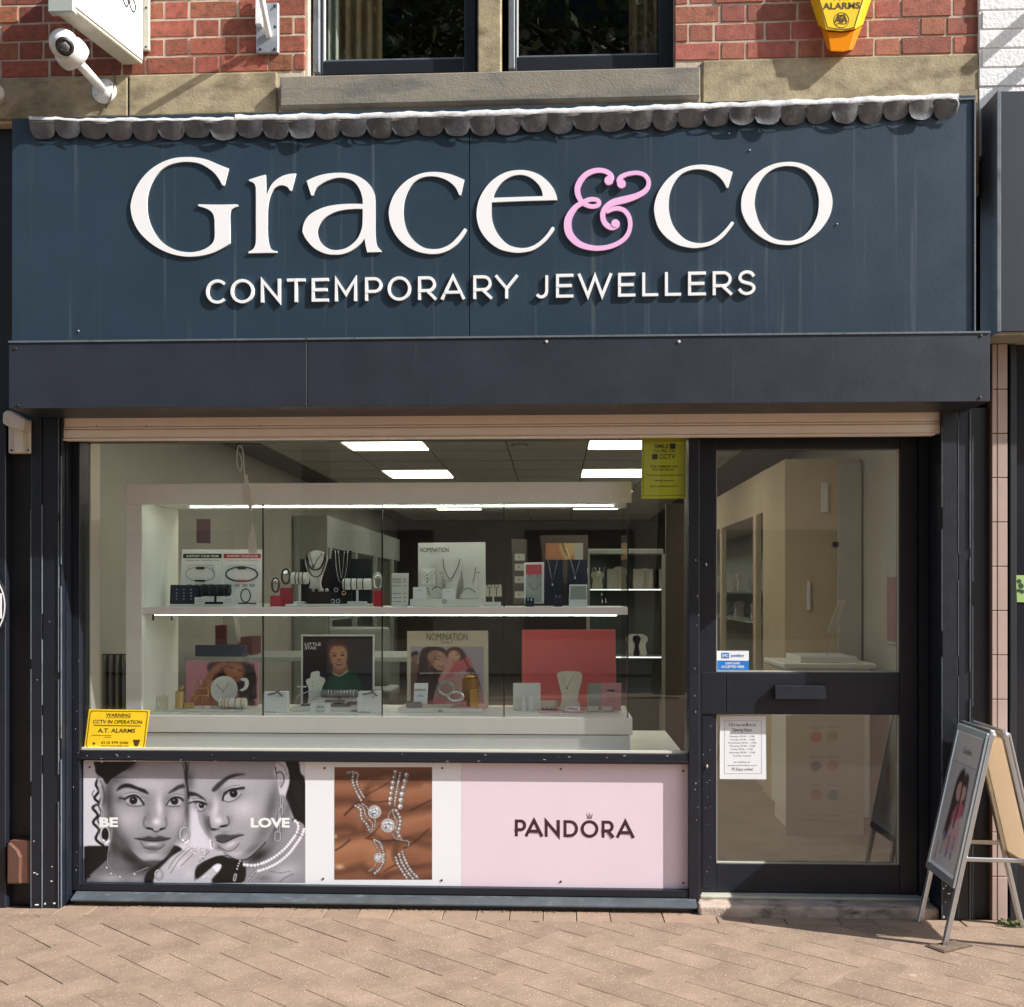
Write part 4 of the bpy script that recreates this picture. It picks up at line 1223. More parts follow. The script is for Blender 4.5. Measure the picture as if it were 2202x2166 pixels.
for pts in (catmull([(1600, -60), (1608, 10), (1640, 80), (1668, 60), (1662, -20)], False, 6), catmull([(1690, -40), (1684, 20), (1706, 110), (1742, 158), (1764, 110), (1752, 40), (1728, -20)], False, 6)):
    W = [onface(*p) for p in pts]
    m.tube(W, .003, 6)
obj('script_lettering', m, M['ink'], hs, smooth=True)

# turret security camera
base = at(225, 197, -0.014)
tip = Vector((base.x, base.y - 0.30, base.z))
cc = thing('security_camera', 'white turret security camera on an arm below the box sign', 'camera', base)
m = MB(); m.lathe(base, (0, -1, 0), [(.056, 0), (.056, .006), (.05, .014), (.03, .022), (.026, .03)], 24); obj('wall_flange', m, M['cctv'], cc, smooth=True)
for k in range(4):
    an = .6 + k * math.pi / 2
    m = MB(); m.lathe((base.x + .04 * math.cos(an), base.y - .012, base.z + .04 * math.sin(an)), (0, -1, 0), [(.007, 0), (.006, .006), (.001, .007)], 8); obj('bolt', m, M['alu'], cc)
m = MB(); m.tube([base + Vector((0, -.02, 0)), tip], .0205, 16); obj('arm', m, M['cctv'], cc, smooth=True)
hc = tip + Vector((-.004, -.04, .012))
ax = Vector((-.25, -.72, .32)).normalized()
m = MB(); m.lathe(hc - ax * .055, ax, [(.045, 0), (.066, .006), (.070, .03), (.067, .055), (.058, .062)], 28); obj('housing', m, M['cctv'], cc, smooth=True)
bc = hc + ax * .022
m = MB(); m.ball(bc, .060, 24); eye = obj('eyeball', m, M['cctv'], cc, smooth=True)
la = Vector((.40, -.74, -.56)).normalized()
m = MB(); m.lathe(bc + la * .040, la, [(.036, 0), (.036, .012), (.028, .018), (.02, .017)], 22); obj('lens_ring', m, M['black'], eye, smooth=False)
m = MB(); m.lathe(bc + la * .054, la, [(.016, 0), (.016, .004), (.010, .007), (.002, .008)], 18); obj('lens', m, material('lens_glass', lin(90, 92, 96), .1), eye, smooth=True)
m = MB(); m.tube([base + Vector((.03, .0, .13)), base + Vector((.055, -.012, .04)), base + Vector((.03, -.015, -.05)), base + Vector((.012, -.02, -.085))], .0035, 6); obj('cable', m, M['bark'], cc, smooth=True)

# flag pole bracket
fb0 = prect(551, 6, 599, 114, -0.018)
t = thing('pole_bracket', 'galvanised wall plate with a short white angled pole socket', 'bracket', at(575, 114, -0.018))
m = MB(); m.box(fb0[0], fb0[1], -.018, 0.002, fb0[2], fb0[3]); obj('plate', m, M['steel'], t, bevel=.003)
for u in (560, 591):
    for v in (13, 58, 106):
        if u == 560 and v == 58: continue
        p = at(u, v, -.019); m = MB(); m.lathe((p.x, -.026, p.z), (0, 1, 0), [(.004, 0), (.006, .003), (.006, .008)], 8); obj('bolt', m, M['dark_metal'], t)
w0 = at(578, 74, -.018)
m = MB(); m.tube([w0 + Vector((0, .01, -.01)), w0 + Vector((0, -.004, -.004)), w0 + Vector((.0, -.185, .165))], .0135, 14); obj('pole', m, M['white'], t, smooth=True)
x0, x1, z0, z1 = prect(553, -20, 566, 60, -.019)
m = MB(); m.box(x0, x1, -.05, -.0185, z0, z1); obj('gusset', m, M['white'], t, bevel=.003)

# alarm bell box
a2 = reg(1700, 0, 220 / 1936)
al = thing('alarm_box', 'yellow burglar alarm box with amber lens on brick wall', 'alarm', at(1806, 100, -.04))
def loft(front, back, yf, yb, mat, name):
    m = MB(); n = len(front)
    vs = [at(*a2(*p), yf) for p in front] + [at(*a2(*p), yb) for p in back]
    fs = [tuple(range(n)), tuple(reversed(range(n, 2 * n)))] + [(i, (i + 1) % n, n + (i + 1) % n, n + i) for i in range(n)]
    m.add(vs, fs); return obj(name, m, mat, al, bevel=.004, seg=2)
loft([(470, -900), (1430, -900), (1480, -200), (1240, 555), (980, 600), (660, 575), (440, -200)], [(300, -900), (1560, -900), (1580, -150), (1370, 480), (980, 560), (520, 490), (310, -150)], -.070, -.002, M['yellow_side'], 'shell')
loft([(470, -880), (1420, -880), (1425, -100), (1232, 530), (960, 590), (668, 560), (500, -100)], [(470, -880), (1420, -880), (1425, -100), (1232, 530), (960, 590), (668, 560), (500, -100)], -.0755, -.0705, M['yellow'], 'face_plate')
loft([(690, 600), (980, 625), (1232, 590), (1120, 950), (1000, 985), (750, 975)], [(560, 510), (980, 570), (1360, 500), (1180, 950), (1000, 970), (680, 940)], -.065, -.002, M['amber'], 'strobe_lens')
f = onplane(-.0762)
text(al, 'ALARMS', [a2(610, 55), a2(1320, 40), a2(1318, 165), a2(608, 185)], M['ink_olive'], f, .03)
text(al, 'A.T.', [a2(820, -110), a2(1100, -115), a2(1100, 0), a2(820, 8)], M['ink_olive'], f, .03)
m = MB()
ribbon_solid(m, [a2(*p) for p in [(520, -880), (530, -60), (700, 520)] + [(840, 545), (980, 552), (1100, 545), (1205, 518), (1385, -60), (1395, -880)]], 2.0, at, -.0762, -.0756)
ribbon_solid(m, [a2(962 + 142 * math.cos(k * .2618), 382 + 142 * math.sin(k * .2618)) for k in range(24)], 1.2, at, -.0762, -.0756, True)
for st in ([(850, 420), (905, 290), (940, 420)], [(990, 420), (1020, 290), (1070, 420)], [(900, 292), (1030, 286)], [(960, 290), (965, 425)], [(862, 380), (940, 380)], [(985, 378), (1060, 376)]):
    ribbon_solid(m, [a2(*p) for p in st], 2.6 if len(st) > 2 else 2.2, at, -.0766 - .0002 * len(st), -.0756)
ribbon_solid(m, [a2(*p) for p in [(860, 455), (920, 445), (1000, 455), (1065, 445)]], 1.2, at, -.0764, -.0756)
obj('printed_mark', m, M['ink_olive'], al)

# beige hooded box on the left edge
b6 = reg(0, 860, 740 / 1936)
t = thing('hooded_sensor', 'small cream plastic hooded bracket at the far left edge', 'bracket', at(40, 975, -.01))
x0, x1, z0, z1 = prect(*b6(46, 112), *b6(170, 300), -.012)
m = MB(); m.box(x0, x1, -.012, .02, z0, z1); obj('back_plate', m, M['cream_plastic'], t, bevel=.004)
m = MB(); m.pprism([b6(80, 298), b6(132, 298), b6(124, 172), b6(76, 150)], -.045, -.0125); obj('stem', m, M['cream_plastic'], t, bevel=.005, seg=2)
m = MB(); m.pprism([b6(12, 130), b6(40, 148), b6(128, 175), b6(140, 110), b6(60, 60), b6(30, 60), b6(14, 75)], -.075, -.0125); obj('hood', m, M['cream_plastic'], t, bevel=.008, seg=3)
for a, b in ((64, 284), (160, 284)):
    p = at(*b6(a, b), -.013); m = MB(); m.lathe((p.x, -.016, p.z), (0, 1, 0), [(.003, 0), (.005, .002), (.005, .004)], 8); obj('screw', m, M['dark_metal'], t)

# ------------------------------------------------------------------ neighbour on the left
lx = at(66, 1500, 0.03).x
nb = thing('neighbour_shop', 'black recessed panel of the neighbouring shop at far left', 'shop front', (lx - .3, .06, 0))
m = MB(); m.box(-5.4, lx, 0.05, 0.29, 0, 3.58); obj('panel', m, M['black'], nb)
m = MB(); m.box(-5.4, at(12, 1900, 0).x, 0.0, 0.049, 0, zt); obj('post', m, M['frame'], nb, bevel=.003)
# oval sign edge
t = thing('oval_sign', 'white outlined oval sign cut off by the left edge', 'sign', at(-20, 1370, -.03))
m = MB(); cx_, cz_ = at(-48, 1303, -.03), None
pts = [(-48 + 58 * math.cos(k * .1571), 1303 + 75 * math.sin(k * .1571)) for k in range(40)]
m.pprism([(-48 + 60 * math.cos(k * .1571), 1303 + 78 * math.sin(k * .1571)) for k in range(40)], -.03, -.005); obj('plate', m, M['black'], t)
m = MB(); ribbon_solid(m, pts, 2.6, at, -.0315, -.0302, True); obj('outline', m, M['white'], t)
m = MB(); m.pprism([(-60, 1330), (3.5, 1330), (3.5, 1276), (-60, 1276)], -.0318, -.0302); obj('white_field', m, M['ink_white'], t)
# brown plastic shoe
k7 = reg(0, 1780, 220 / 1904)
t = thing('cable_guard', 'brown plastic guard box low on the wall at far left', 'guard box', at(35, 1902, .0))
m = MB(); m.pprism([k7(125, 1055), k7(368, 1055), k7(360, 900), k7(372, 560), k7(320, 440), k7(230, 350), k7(150, 280), k7(128, 330)], -.02, .05); obj('front_cover', m, M['brown_box'], t, bevel=.006, seg=2)
m = MB(); m.pprism([k7(150, 1050), k7(570, 1050), k7(570, 242), k7(170, 240), k7(145, 290)], 0.0, .05); obj('body', m, M['brown_box'], t, bevel=.006, seg=2)
t = thing('lamp_head', 'white fitting cut off by the left edge beside the camera', 'wall fitting', at(-10, 218, -.1))
m = MB(); p = at(-6, 200, -.1); m.ball(p, (.03, .03, .036), 16); obj('shell', m, M['cctv'], t, smooth=True)
m = MB(); m.tube([p, p + Vector((-.03, .1, .0))], .012, 10); obj('arm', m, M['cctv'], t, smooth=True)

# ------------------------------------------------------------------ neighbour on the right
r3 = reg(1960, 0, 242 / 1396)
WYR = -0.019
wb_ = thing('white_building', 'white painted brick wall of the neighbouring building, top right', 'building', (2.3, 0, 3.6))
xw = at(2105, 100, WYR).x
zwb = at(2150, 185, WYR).z
m = MB(); m.box(xw + .004, 4.6, WYR + .004, .3, zwb - .3, 6.5); obj('wall', m, M['white_wall'], wb_)
for row in range(0, 9):
    x = xw + 0.001 - (0.1 if row % 2 else 0.0)
    k = row
    while x < 3.1:
        w = (ST, HD)[k % 2]; k += 1
        a, b = max(x, xw), x + w - .006
        x += w
        if b - a < .03: continue
        m = MB(); zz = zwb + row * .083 + .004 * (a - xw)
        yy = WYR + R.uniform(-.001, .001)
        m.box(a, b, yy, WYR + .02, zz, zz + .077); obj('brick', m, M['white_wall'], wb_, bevel=.004, seg=2)
nf = thing('neighbour_fascia', 'plain dark grey fascia panel of the right hand neighbour', 'fascia', (2.4, -.2, 2.7))
NFY = -0.166
x0 = at(2152, 450, NFY).x; z0 = at(2152, 712, NFY).z; z1 = at(2152, 197, NFY).z
m = MB(); m.box(x0, 4.6, NFY, NFY + .02, z0, z1); obj('panel', m, M['nb_panel'], nf)
m = MB(); m.box(x0 - .018, x0 - .001, NFY - .006, .0, z0 - .005, z1); obj('edge_trim', m, M['frame_pale'], nf, bevel=.002)
m = MB(); m.box(x0 - .017, 4.6, NFY + .021, .2, z0 - .012, z0 + .01); obj('soffit', m, M['sign_frame'], nf)
m = MB(); m.box(x0, 4.6, NFY + .021, .02, z0 + .02, z1); obj('backing_box', m, M['black'], nf)
m = MB(); m.box(at(2098, 500, 0).x + .004, 2.35, 0.051, .249, z0 + .02, zwb + .02); obj('gap_filler', m, M['black'], nf)
tp = thing('tiled_pier', 'narrow pier of pinkish glazed tiles between the two shops', 'pier', (at(2150, 1900, 0).x, .05, 0))
tx = [at(u, 1400, 0.0).x for u in (2133, 2144.5, 2167)]
m = MB(); m.box(tx[0], tx[2], 0.006, .25, 0, z0 - .013); obj('core', m, M['grout'], tp)
zj = [z0 - .014] + [at(2150, 837 + 95.3 * k, 0).z for k in range(0, 12)] + [0.0]
for a, b in zip(zj[:-1], zj[1:]):
    if a <= .01: break
    b = max(b, 0.0)
    for c in (0, 1):
        m = MB(); m.box(tx[c] + .0015, tx[c + 1] - .0015, -.001 * c, .01, b + .002, a - .002); obj('tile', m, M['tile'], tp, bevel=.0015)
nr_ = thing('neighbour_shop', 'black framed shop front at the far right edge', 'shop front', (2.6, .0, 0))
x0 = at(2168, 1400, .02).x
m = MB(); m.box(x0, x0 + .028, 0.0, .2, 0, z0 - .02); obj('post', m, M['black'], nr_, bevel=.003)
m = MB(); m.box(x0 + .03, 4.6, 0.03, .2, 0, z0 - .0125); obj('panel', m, material('dark_glossy', lin(34, 36, 42), .15), nr_)
t = thing('leaf_sticker', 'pale green striped sticker with dark leaves at the right edge', 'sticker', at(2195, 1295, .02))
flat(t, 'sheet', [(2187, 1295), (2240, 1296), (2240, 1238), (2185, 1237)], .027, M['green'], .002)
m = MB()
for a, b, r_ in ((2192, 1250, 5), (2196, 1260, 6), (2191, 1270, 4), (2198, 1272, 5)):
    m.pprism([(a + r_ * math.cos(k * .7) * (1 + .3 * math.sin(3 * k)), b + r_ * math.sin(k * .7)) for k in range(9)], .0262, .0269)
obj('leaf_print', m, material('dark_leaf_print', lin(40, 70, 40), .5), t)
# sign bracket of the neighbour, above and right of the picture: only its shadow shows
t = thing('sign_bracket', 'two armed sign bracket throwing diagonal shadows on the white wall', 'bracket', (2.75, 0, 4.3))
for (u, v) in ((2202, 45), (2202, 150)):
    p = at(u, v, WYR)
    o = p + Vector((.35, 0, .35 * 2.75 / 3.2))
    m = MB(); m.box(o.x - .022, o.x + .022, -.20, WYR - .004, o.z - .016, o.z + .016); obj('arm', m, M['dark_metal'], t)
m = MB(); m.box(o.x - .05, o.x + .05, WYR - .015, WYR - .003, o.z - .05, o.z + .35); obj('wall_plate', m, M['dark_metal'], t)

# ================================================================== folding A-board
e5 = reg(1960, 1520, 242 / 853)
nL, fL = gnd(*e5(250, 1812)), gnd(*e5(60, 1630))
fR = gnd(*e5(832, 1658))
dirv = (fR - fL); nRt = nL + dirv
zt_b = 0.862
topc = lambda a, b: a.lerp(b, .47) + Vector((0, 0, zt_b))
tnL, tfL = nL.lerp(nRt, .43) + Vector((0, 0, zt_b)), fL.lerp(fR, .43) + Vector((0, 0, zt_b))
tnR, tfR = nL.lerp(nRt, .55) + Vector((0, 0, zt_b)), fL.lerp(fR, .55) + Vector((0, 0, zt_b))
ab = thing('folding_board', 'silver framed folding pavement board beside the shop door', 'pavement sign', ((nL + fR) / 2))
def bar(a, b, w, d, across, mat, name, parent=ab, bev=.003):
    """rectangular bar from a to b; across = direction of its width"""
    a, b = Vector(a), Vector(b)
    t_ = (b - a).normalized()
    s = (across - t_ * across.dot(t_)).normalized() * w / 2
    n_ = t_.cross(s).normalized() * d / 2
    m = MB(); m.hexa([a - s - n_, a + s - n_, b + s - n_, b - s - n_, a - s + n_, a + s + n_, b + s + n_, b - s + n_])
    return obj(name, m, mat, parent, bevel=bev)
rid = (tfL - tnL).normalized()
for (nf_, ff_, tn, tf, side) in ((nL, fL, tnL, tfL, -1), (nRt, fR, tnR, tfR, 1)):
    bar(nf_, tn, .028, .018, rid, M['alu'], 'leg'); bar(ff_, tf, .028, .018, rid, M['alu'], 'leg')
    # panel between the legs, from 0.30 of the height to the top
    k0 = .27 if side < 0 else .34
    a, b = nf_.lerp(tn, k0), ff_.lerp(tf, k0)
    out = Vector((side, 0, .3)).normalized()
    up = (tn - nf_).normalized()
    outn = rid.cross(up).normalized()
    if outn.x * side < 0: outn = -outn
    c0, c1_, c2_, c3_ = a, b, tf, tn
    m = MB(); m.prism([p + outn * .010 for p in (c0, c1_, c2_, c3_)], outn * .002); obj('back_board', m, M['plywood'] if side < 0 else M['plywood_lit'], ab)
    if side < 0:
        m = MB(); m.prism([p + outn * .0145 for p in (c0.lerp(c2_, .02), c1_.lerp(c3_, .02), c2_.lerp(c0, .02), c3_.lerp(c1_, .02))], outn * .002); obj('poster_backing', m, M['paper'], ab)
        BOARD = [(c3_ + outn * .0170), (c2_ + outn * .0170), (c1_ + outn * .0170), (c0 + outn * .0170)]
        BOUT = outn
    for p, q_ in ((c0, c3_), (c1_, c2_)):
        bar(p + outn * .016, q_ + outn * .016, .026, .010, rid, M['alu'], 'snap_frame')
    bar(c3_ + outn * .018 - up * .012, c2_ + outn * .018 - up * .012, .028, .010, up, M['alu'] if side > 0 else M['in_grey'], 'snap_frame')
    bar(c0 + outn * .018 + up * .014, c1_ + outn * .018 + up * .014, .030, .010, up, M['grey_card'], 'snap_frame')
    bar(tn + up * .008 - rid * .01, tf + up * .008 + rid * .01, .02, .016, outn, M['alu'], 'top_rail')
for s in (0, 1):
    a, b = (nL.lerp(tnL, .41), nRt.lerp(tnR, .41)) if s == 0 else (fL.lerp(tfL, .41), fR.lerp(tfR, .41))
    bar(a, b, .018, .006, Vector((0, 0, 1)), M['alu'], 'stay_bar')
m = MB(); 
for tn in (tnL, tnR):
    m.lathe(tn + Vector((0, -.014, -.004)), (0, 1, 0), [(.004, 0), (.016, .003), (.016, .02)], 12)
obj('hinge', m, M['alu'], ab)
# weeds by the far leg
wd = MB()
wp = gnd(*e5(775, 1665))
for k in range(60):
    p = wp + Vector((R.uniform(-.06, .05), R.uniform(-.02, .03), 0))
    a = R.uniform(0, 6.3); h = R.uniform(.005, .03)
    d = Vector((math.cos(a), math.sin(a), 0)) * .012
    s = Vector((-d.y, d.x, 0)) * .5
    wd.add([p, p + d * .5 + s + Vector((0, 0, h)), p + d + Vector((0, 0, h * .8)), p + d * .5 - s + Vector((0, 0, h))], [(0, 1, 2, 3)])
obj('weed', wd, M['leaf'], label='tiny weed growing at the foot of the folding board', cat='weed')
# grit along the foot of the window
gr = MB()
for k in range(420):
    xx = R.uniform(si0, si1); yy = 0.055 - abs(R.gauss(0, .02)); r_ = R.uniform(.001, .0035)
    gr.ball((xx, yy, .0015 + r_ * .5), (r_ * R.uniform(.8, 1.8), r_, r_ * .7), 6)
obj('grit', gr, M['moss'], label='dry leaf grit gathered along the foot of the window', kind='stuff')

# ================================================================== across the street: seen in the glass only
ob = thing('opposite_building', 'shaded brick building across the street, seen in the window reflections', 'building', (0, -13, 0))
m = MB(); m.box(-16, 10, -19, -13, 0, 14); obj('wall', m, M['opp_brick'], ob)
m = MB(); m.prism([(-16.3, -12.7, 14), (-16.3, -19.3, 14), (-16.3, -16, 16)], (26.6, 0, 0)); obj('roof', m, M['in_dark'], ob)
for k in range(7):
    for zz in (0.6, 4.3, 7.9, 11.2):
        m = MB(); m.box(-14.5 + k * 3.5, -12.6 + k * 3.5, -13.0 + .001, -12.96, zz, zz + 1.9); w = obj('window', m, M['pvc'], ob)
        m = MB(); m.box(-14.4 + k * 3.5, -12.7 + k * 3.5, -12.959, -12.95, zz + .1, zz + 1.8); obj('window_pane', m, M['pvc'], ob)
def tree(x, y, label, seed):
    rr = random.Random(seed)
    t = thing('street_tree', label, 'tree', (x, y, 0), 'street trees behind the viewer')
    m = MB(); tips = []
    m.tube([(x, y, 0), (x + .1, y, 3.4), (x - .1, y + .2, 6.6), (x + .2, y, 9.0)], [.24, .2, .14, .07], 10)
    for k in range(26):
        a = rr.uniform(0, 6.3); h = rr.uniform(4.6, 9.0); L = rr.uniform(1.6, 3.4)
        p0 = Vector((x, y, h)); p1 = p0 + Vector((math.cos(a) * L * .5, math.sin(a) * L * .5, L * .4)); p2 = p0 + Vector((math.cos(a) * L, math.sin(a) * L, L * .65))
        m.tube([p0, p1, p2], [.05, .03, .012], 6); tips += [p1, p2, p1.lerp(p2, .5)]
    obj('trunk', m, M['bark'], t, smooth=True)
    c = MB()
    for p in tips:
        for _ in range(46):
            q_ = p + Vector((rr.gauss(0, .5), rr.gauss(0, .5), rr.gauss(0, .4)))
            u_ = Vector((rr.gauss(0, 1), rr.gauss(0, 1), rr.gauss(0, .5))).normalized() * rr.uniform(.08, .15)
            v_ = u_.cross(Vector((rr.gauss(0, 1), rr.gauss(0, 1), rr.gauss(0, 1)))).normalized() * .06
            c.add([q_ - u_, q_ + v_, q_ + u_, q_ - v_], [(0, 1, 2, 3)])
    obj('crown', c, M['leaf'], t)
tree(1.6, -9.6, 'leafy street tree mirrored in the right upper window', 3)
tree(-3.6, -10.2, 'leafy street tree mirrored in the left upper window', 5)
# ================================================================== shop interior
RX0, RX1, RY0, RY1, RZ0, RZ1 = -2.46, 1.96, 0.26, 11.5, 0.03, 2.52
def room(name, b, mat, label):
    m = MB(); m.box(*b); return obj(name, m, mat, label=label, kind='structure')
room('shop_floor', (RX0 - .1, RX1 + .1, DY + .11, RY1, -.02, RZ0), M['in_floor'], 'dark floor inside the shop')
room('wall_left', (RX0 - .1, RX0, .201, RY1, RZ0, RZ1 + .06), M['in_wall'], 'grey green wall inside the shop on the left')
room('wall_right', (RX1, RX1 + .1, .31, RY1, RZ0, RZ1 + .06), M['in_wall'], 'beige wall inside the shop on the right')
room('wall_back', (RX0 - .1, RX1 + .1, RY1, RY1 + .1, RZ0, RZ1 + .06), M['in_dark'], 'dark brown back wall of the shop')
room('wall_front', (RX0, RX1, .205, .255, bz0 - .06, RZ1 + .06), M['in_wall'], 'inner face of the wall over the window')
cl = room('ceiling', (RX0 - .1, RX1 + .1, .2, RY1 + .1, RZ1 + .012, RZ1 + .05), M['in_rail'], 'suspended ceiling inside the shop')
gx = -1.545
tile_mesh = MB().box(.006, .594, .006, .594, 0, .011).mesh('ceiling_tile', M['in_ceil'])
LIGHTS = {}
rows = [2.67 + .643 * k for k in range(-3, 13)]
lightcells = {(0, 3): 'first', (0, 6): 'second', (0, 9): 'third', (0, 12): 'fourth', (3, 3): 'first', (3, 6): 'second', (3, 9): 'third', (3, 12): 'fourth', (0, 0): 'f', (3, 0): 'f'}  # front cells: unseen lights added over the window to brighten the room
ordn = ['added unseen frontmost', 'second', 'third', 'fourth', 'farthest']
for ci in range(-1, 6):
    for ri, y in enumerate(rows):
        x = gx + .6 * ci
        if x < RX0 or x + .6 > RX1 + .02: continue
        if (ci, ri) in lightcells:
            nth = ordn[[0, 3, 6, 9, 12].index(ri)]
            t = thing('ceiling_light', '%s lit ceiling panel in the %s row of the shop' % (nth, 'left' if ci == 0 else 'right'), 'ceiling light', (x + .3, y + .3, RZ1), 'square ceiling light panels')
            m = MB(); m.box(x + .004, x + .596, y + .004, y + .6, RZ1 + .004, RZ1 + .011); obj('frame', m, M['white'], t)
            m = MB(); m.box(x + .012, x + .588, y + .012, y + .59, RZ1 - .002, RZ1 + .0035); obj('diffuser', m, M['lamp'], t)
            continue
        o = bpy.data.objects.new('ceiling_tile', tile_mesh); o.location = (x, y, RZ1); link(o, cl)
# smoke detector
t = thing('smoke_detector', 'round smoke detector on the shop ceiling', 'smoke detector', (-.25, 3.0, RZ1))
m = MB(); m.lathe((-.25, 3.0, RZ1 - .001), (0, 0, -1), [(.05, 0), (.055, .012), (.04, .03), (.01, .034)], 20); obj('cover', m, M['in_wall'], t, smooth=True)
m = MB(); m.lathe((-.25, 3.0, RZ1 + .002), (0, 0, -1), [(.065, 0), (.062, .006)], 20); obj('base', m, M['in_rail'], t)

# reveals beside the window, window board
m = MB(); m.box(fx1 - .06, fx1 + .004, .2005, .30, RZ0, RZ1); obj('reveal', m, M['in_cream'], label='cream reveal at the left side of the window', kind='structure')
CY = .24
WBZ = at(830, 1614, CY).z
m = MB(); m.box(RX0, sx0 - .01, .20, .98, RZ0, WBZ); obj('window_board', m, M['case'], label='white window board carrying the display case', kind='structure')
vt_ = thing('vent_panel', 'dark slatted heater panel left of the display case', 'heater', (-2.35, .86, .78))
m = MB(); m.box(-2.43, -2.21, .87, .90, WBZ, 1.10); obj('backing', m, M['black'], vt_)
for k in range(6):
    m = MB(); m.box(-2.42 + k * .036, -2.408 + k * .036, .85, .869, WBZ, 1.095); obj('slat', m, M['sign_frame'], vt_)

# ------------------------------------------------------------------ display case
CB = .72
dcs = thing('display_case', 'white lit glass display case standing in the window', 'display case', (-.8, CY, WBZ))
X0, X1 = at(270, 1300, CY).x, at(1358, 1060, CY).x
XI = at(305, 1300, CY).x
XG = at(1350, 1300, CY).x
ZH1, ZH0 = at(814, 1038, CY).z, at(814, 1083, CY).z
ZS1, ZS0 = at(814, 1306, CY).z, at(814, 1322, CY).z
ZB = at(814, 1541, CY).z
ZP = at(814, 1579, CY).z
for nm, b in (('header', (X0, X1, CY, CY + .03, ZH0, ZH1)), ('top_board', (X0, X1 - .004, CY + .031, CB, ZH0 + .012, ZH0 + .035)),
              ('front_stile', (X0, XI, CY + .001, CY + .03, ZB + .001, ZH0 - .0005)), ('side_panel', (X0 + .002, XI - .002, CY + .031, CB, ZB + .001, ZH0 + .011)),
              ('shelf', (XI, XG, CY + .006, CB - .02, ZS0, ZS1)), ('base_board', (X0, X1 + .004, CY - .004, CB + .02, ZP + .004, ZB)), ('plinth_board', (X0 + .004, X1 - .006, CY + .004, CB, WBZ, ZP - .001))):
    m = MB(); m.box(*b); obj(nm, m, M['case'], dcs, bevel=.002)
for z, y, nm in ((ZH0 + .006, CY + .045, 'a'), (ZH0 + .006, CY + .26, 'b'), (ZS0 - .004, CY + .03, 'c')):
    m = MB(); m.box(XI + .05 + (.09 if nm == 'b' else 0), XG - .05, y, y + .004, z - .001, z + .002); obj('led_strip', m, M['led'], dcs)
gu = [566, 822, 1084, 1350]
prev = XI
for u in gu:
    xg = at(u, 1300, CY + .015).x
    for za, zb_ in ((ZS1, ZH0), (ZB, ZS0)):
        m = MB(); m.add([(prev + .002, CY + .015, za), (xg - .002, CY + .015, za), (xg - .002, CY + .015, zb_), (prev + .002, CY + .015, zb_)], [(0, 1, 2, 3)]); obj('glass_pane', m, M['glass_case'], dcs)
        m = MB(); m.box(xg - .0028, xg + .0028, CY + .008, CY + .020, za, zb_); obj('glass_edge', m, M['glass_edge'], dcs)
    prev = xg
for za, zb_ in ((ZS1, ZH0), (ZB, ZS0)):
    m = MB(); m.add([(XG, CY + .02, za), (XG, CB - .02, za), (XG, CB - .02, zb_), (XG, CY + .02, zb_)], [(0, 1, 2, 3)]); obj('glass_pane', m, M['glass_case'], dcs)
m = MB(); m.box(XI + .02, XI + .03, CB - .06, CB - .05, ZB, ZS0); 
for xx in (XI + .03, XI + .12):
    m = MB(); m.box(xx, xx + .006, CY + .05, CY + .06, ZS0 - .03, ZS0 - .0005); obj('shelf_clip', m, M['black'], dcs)

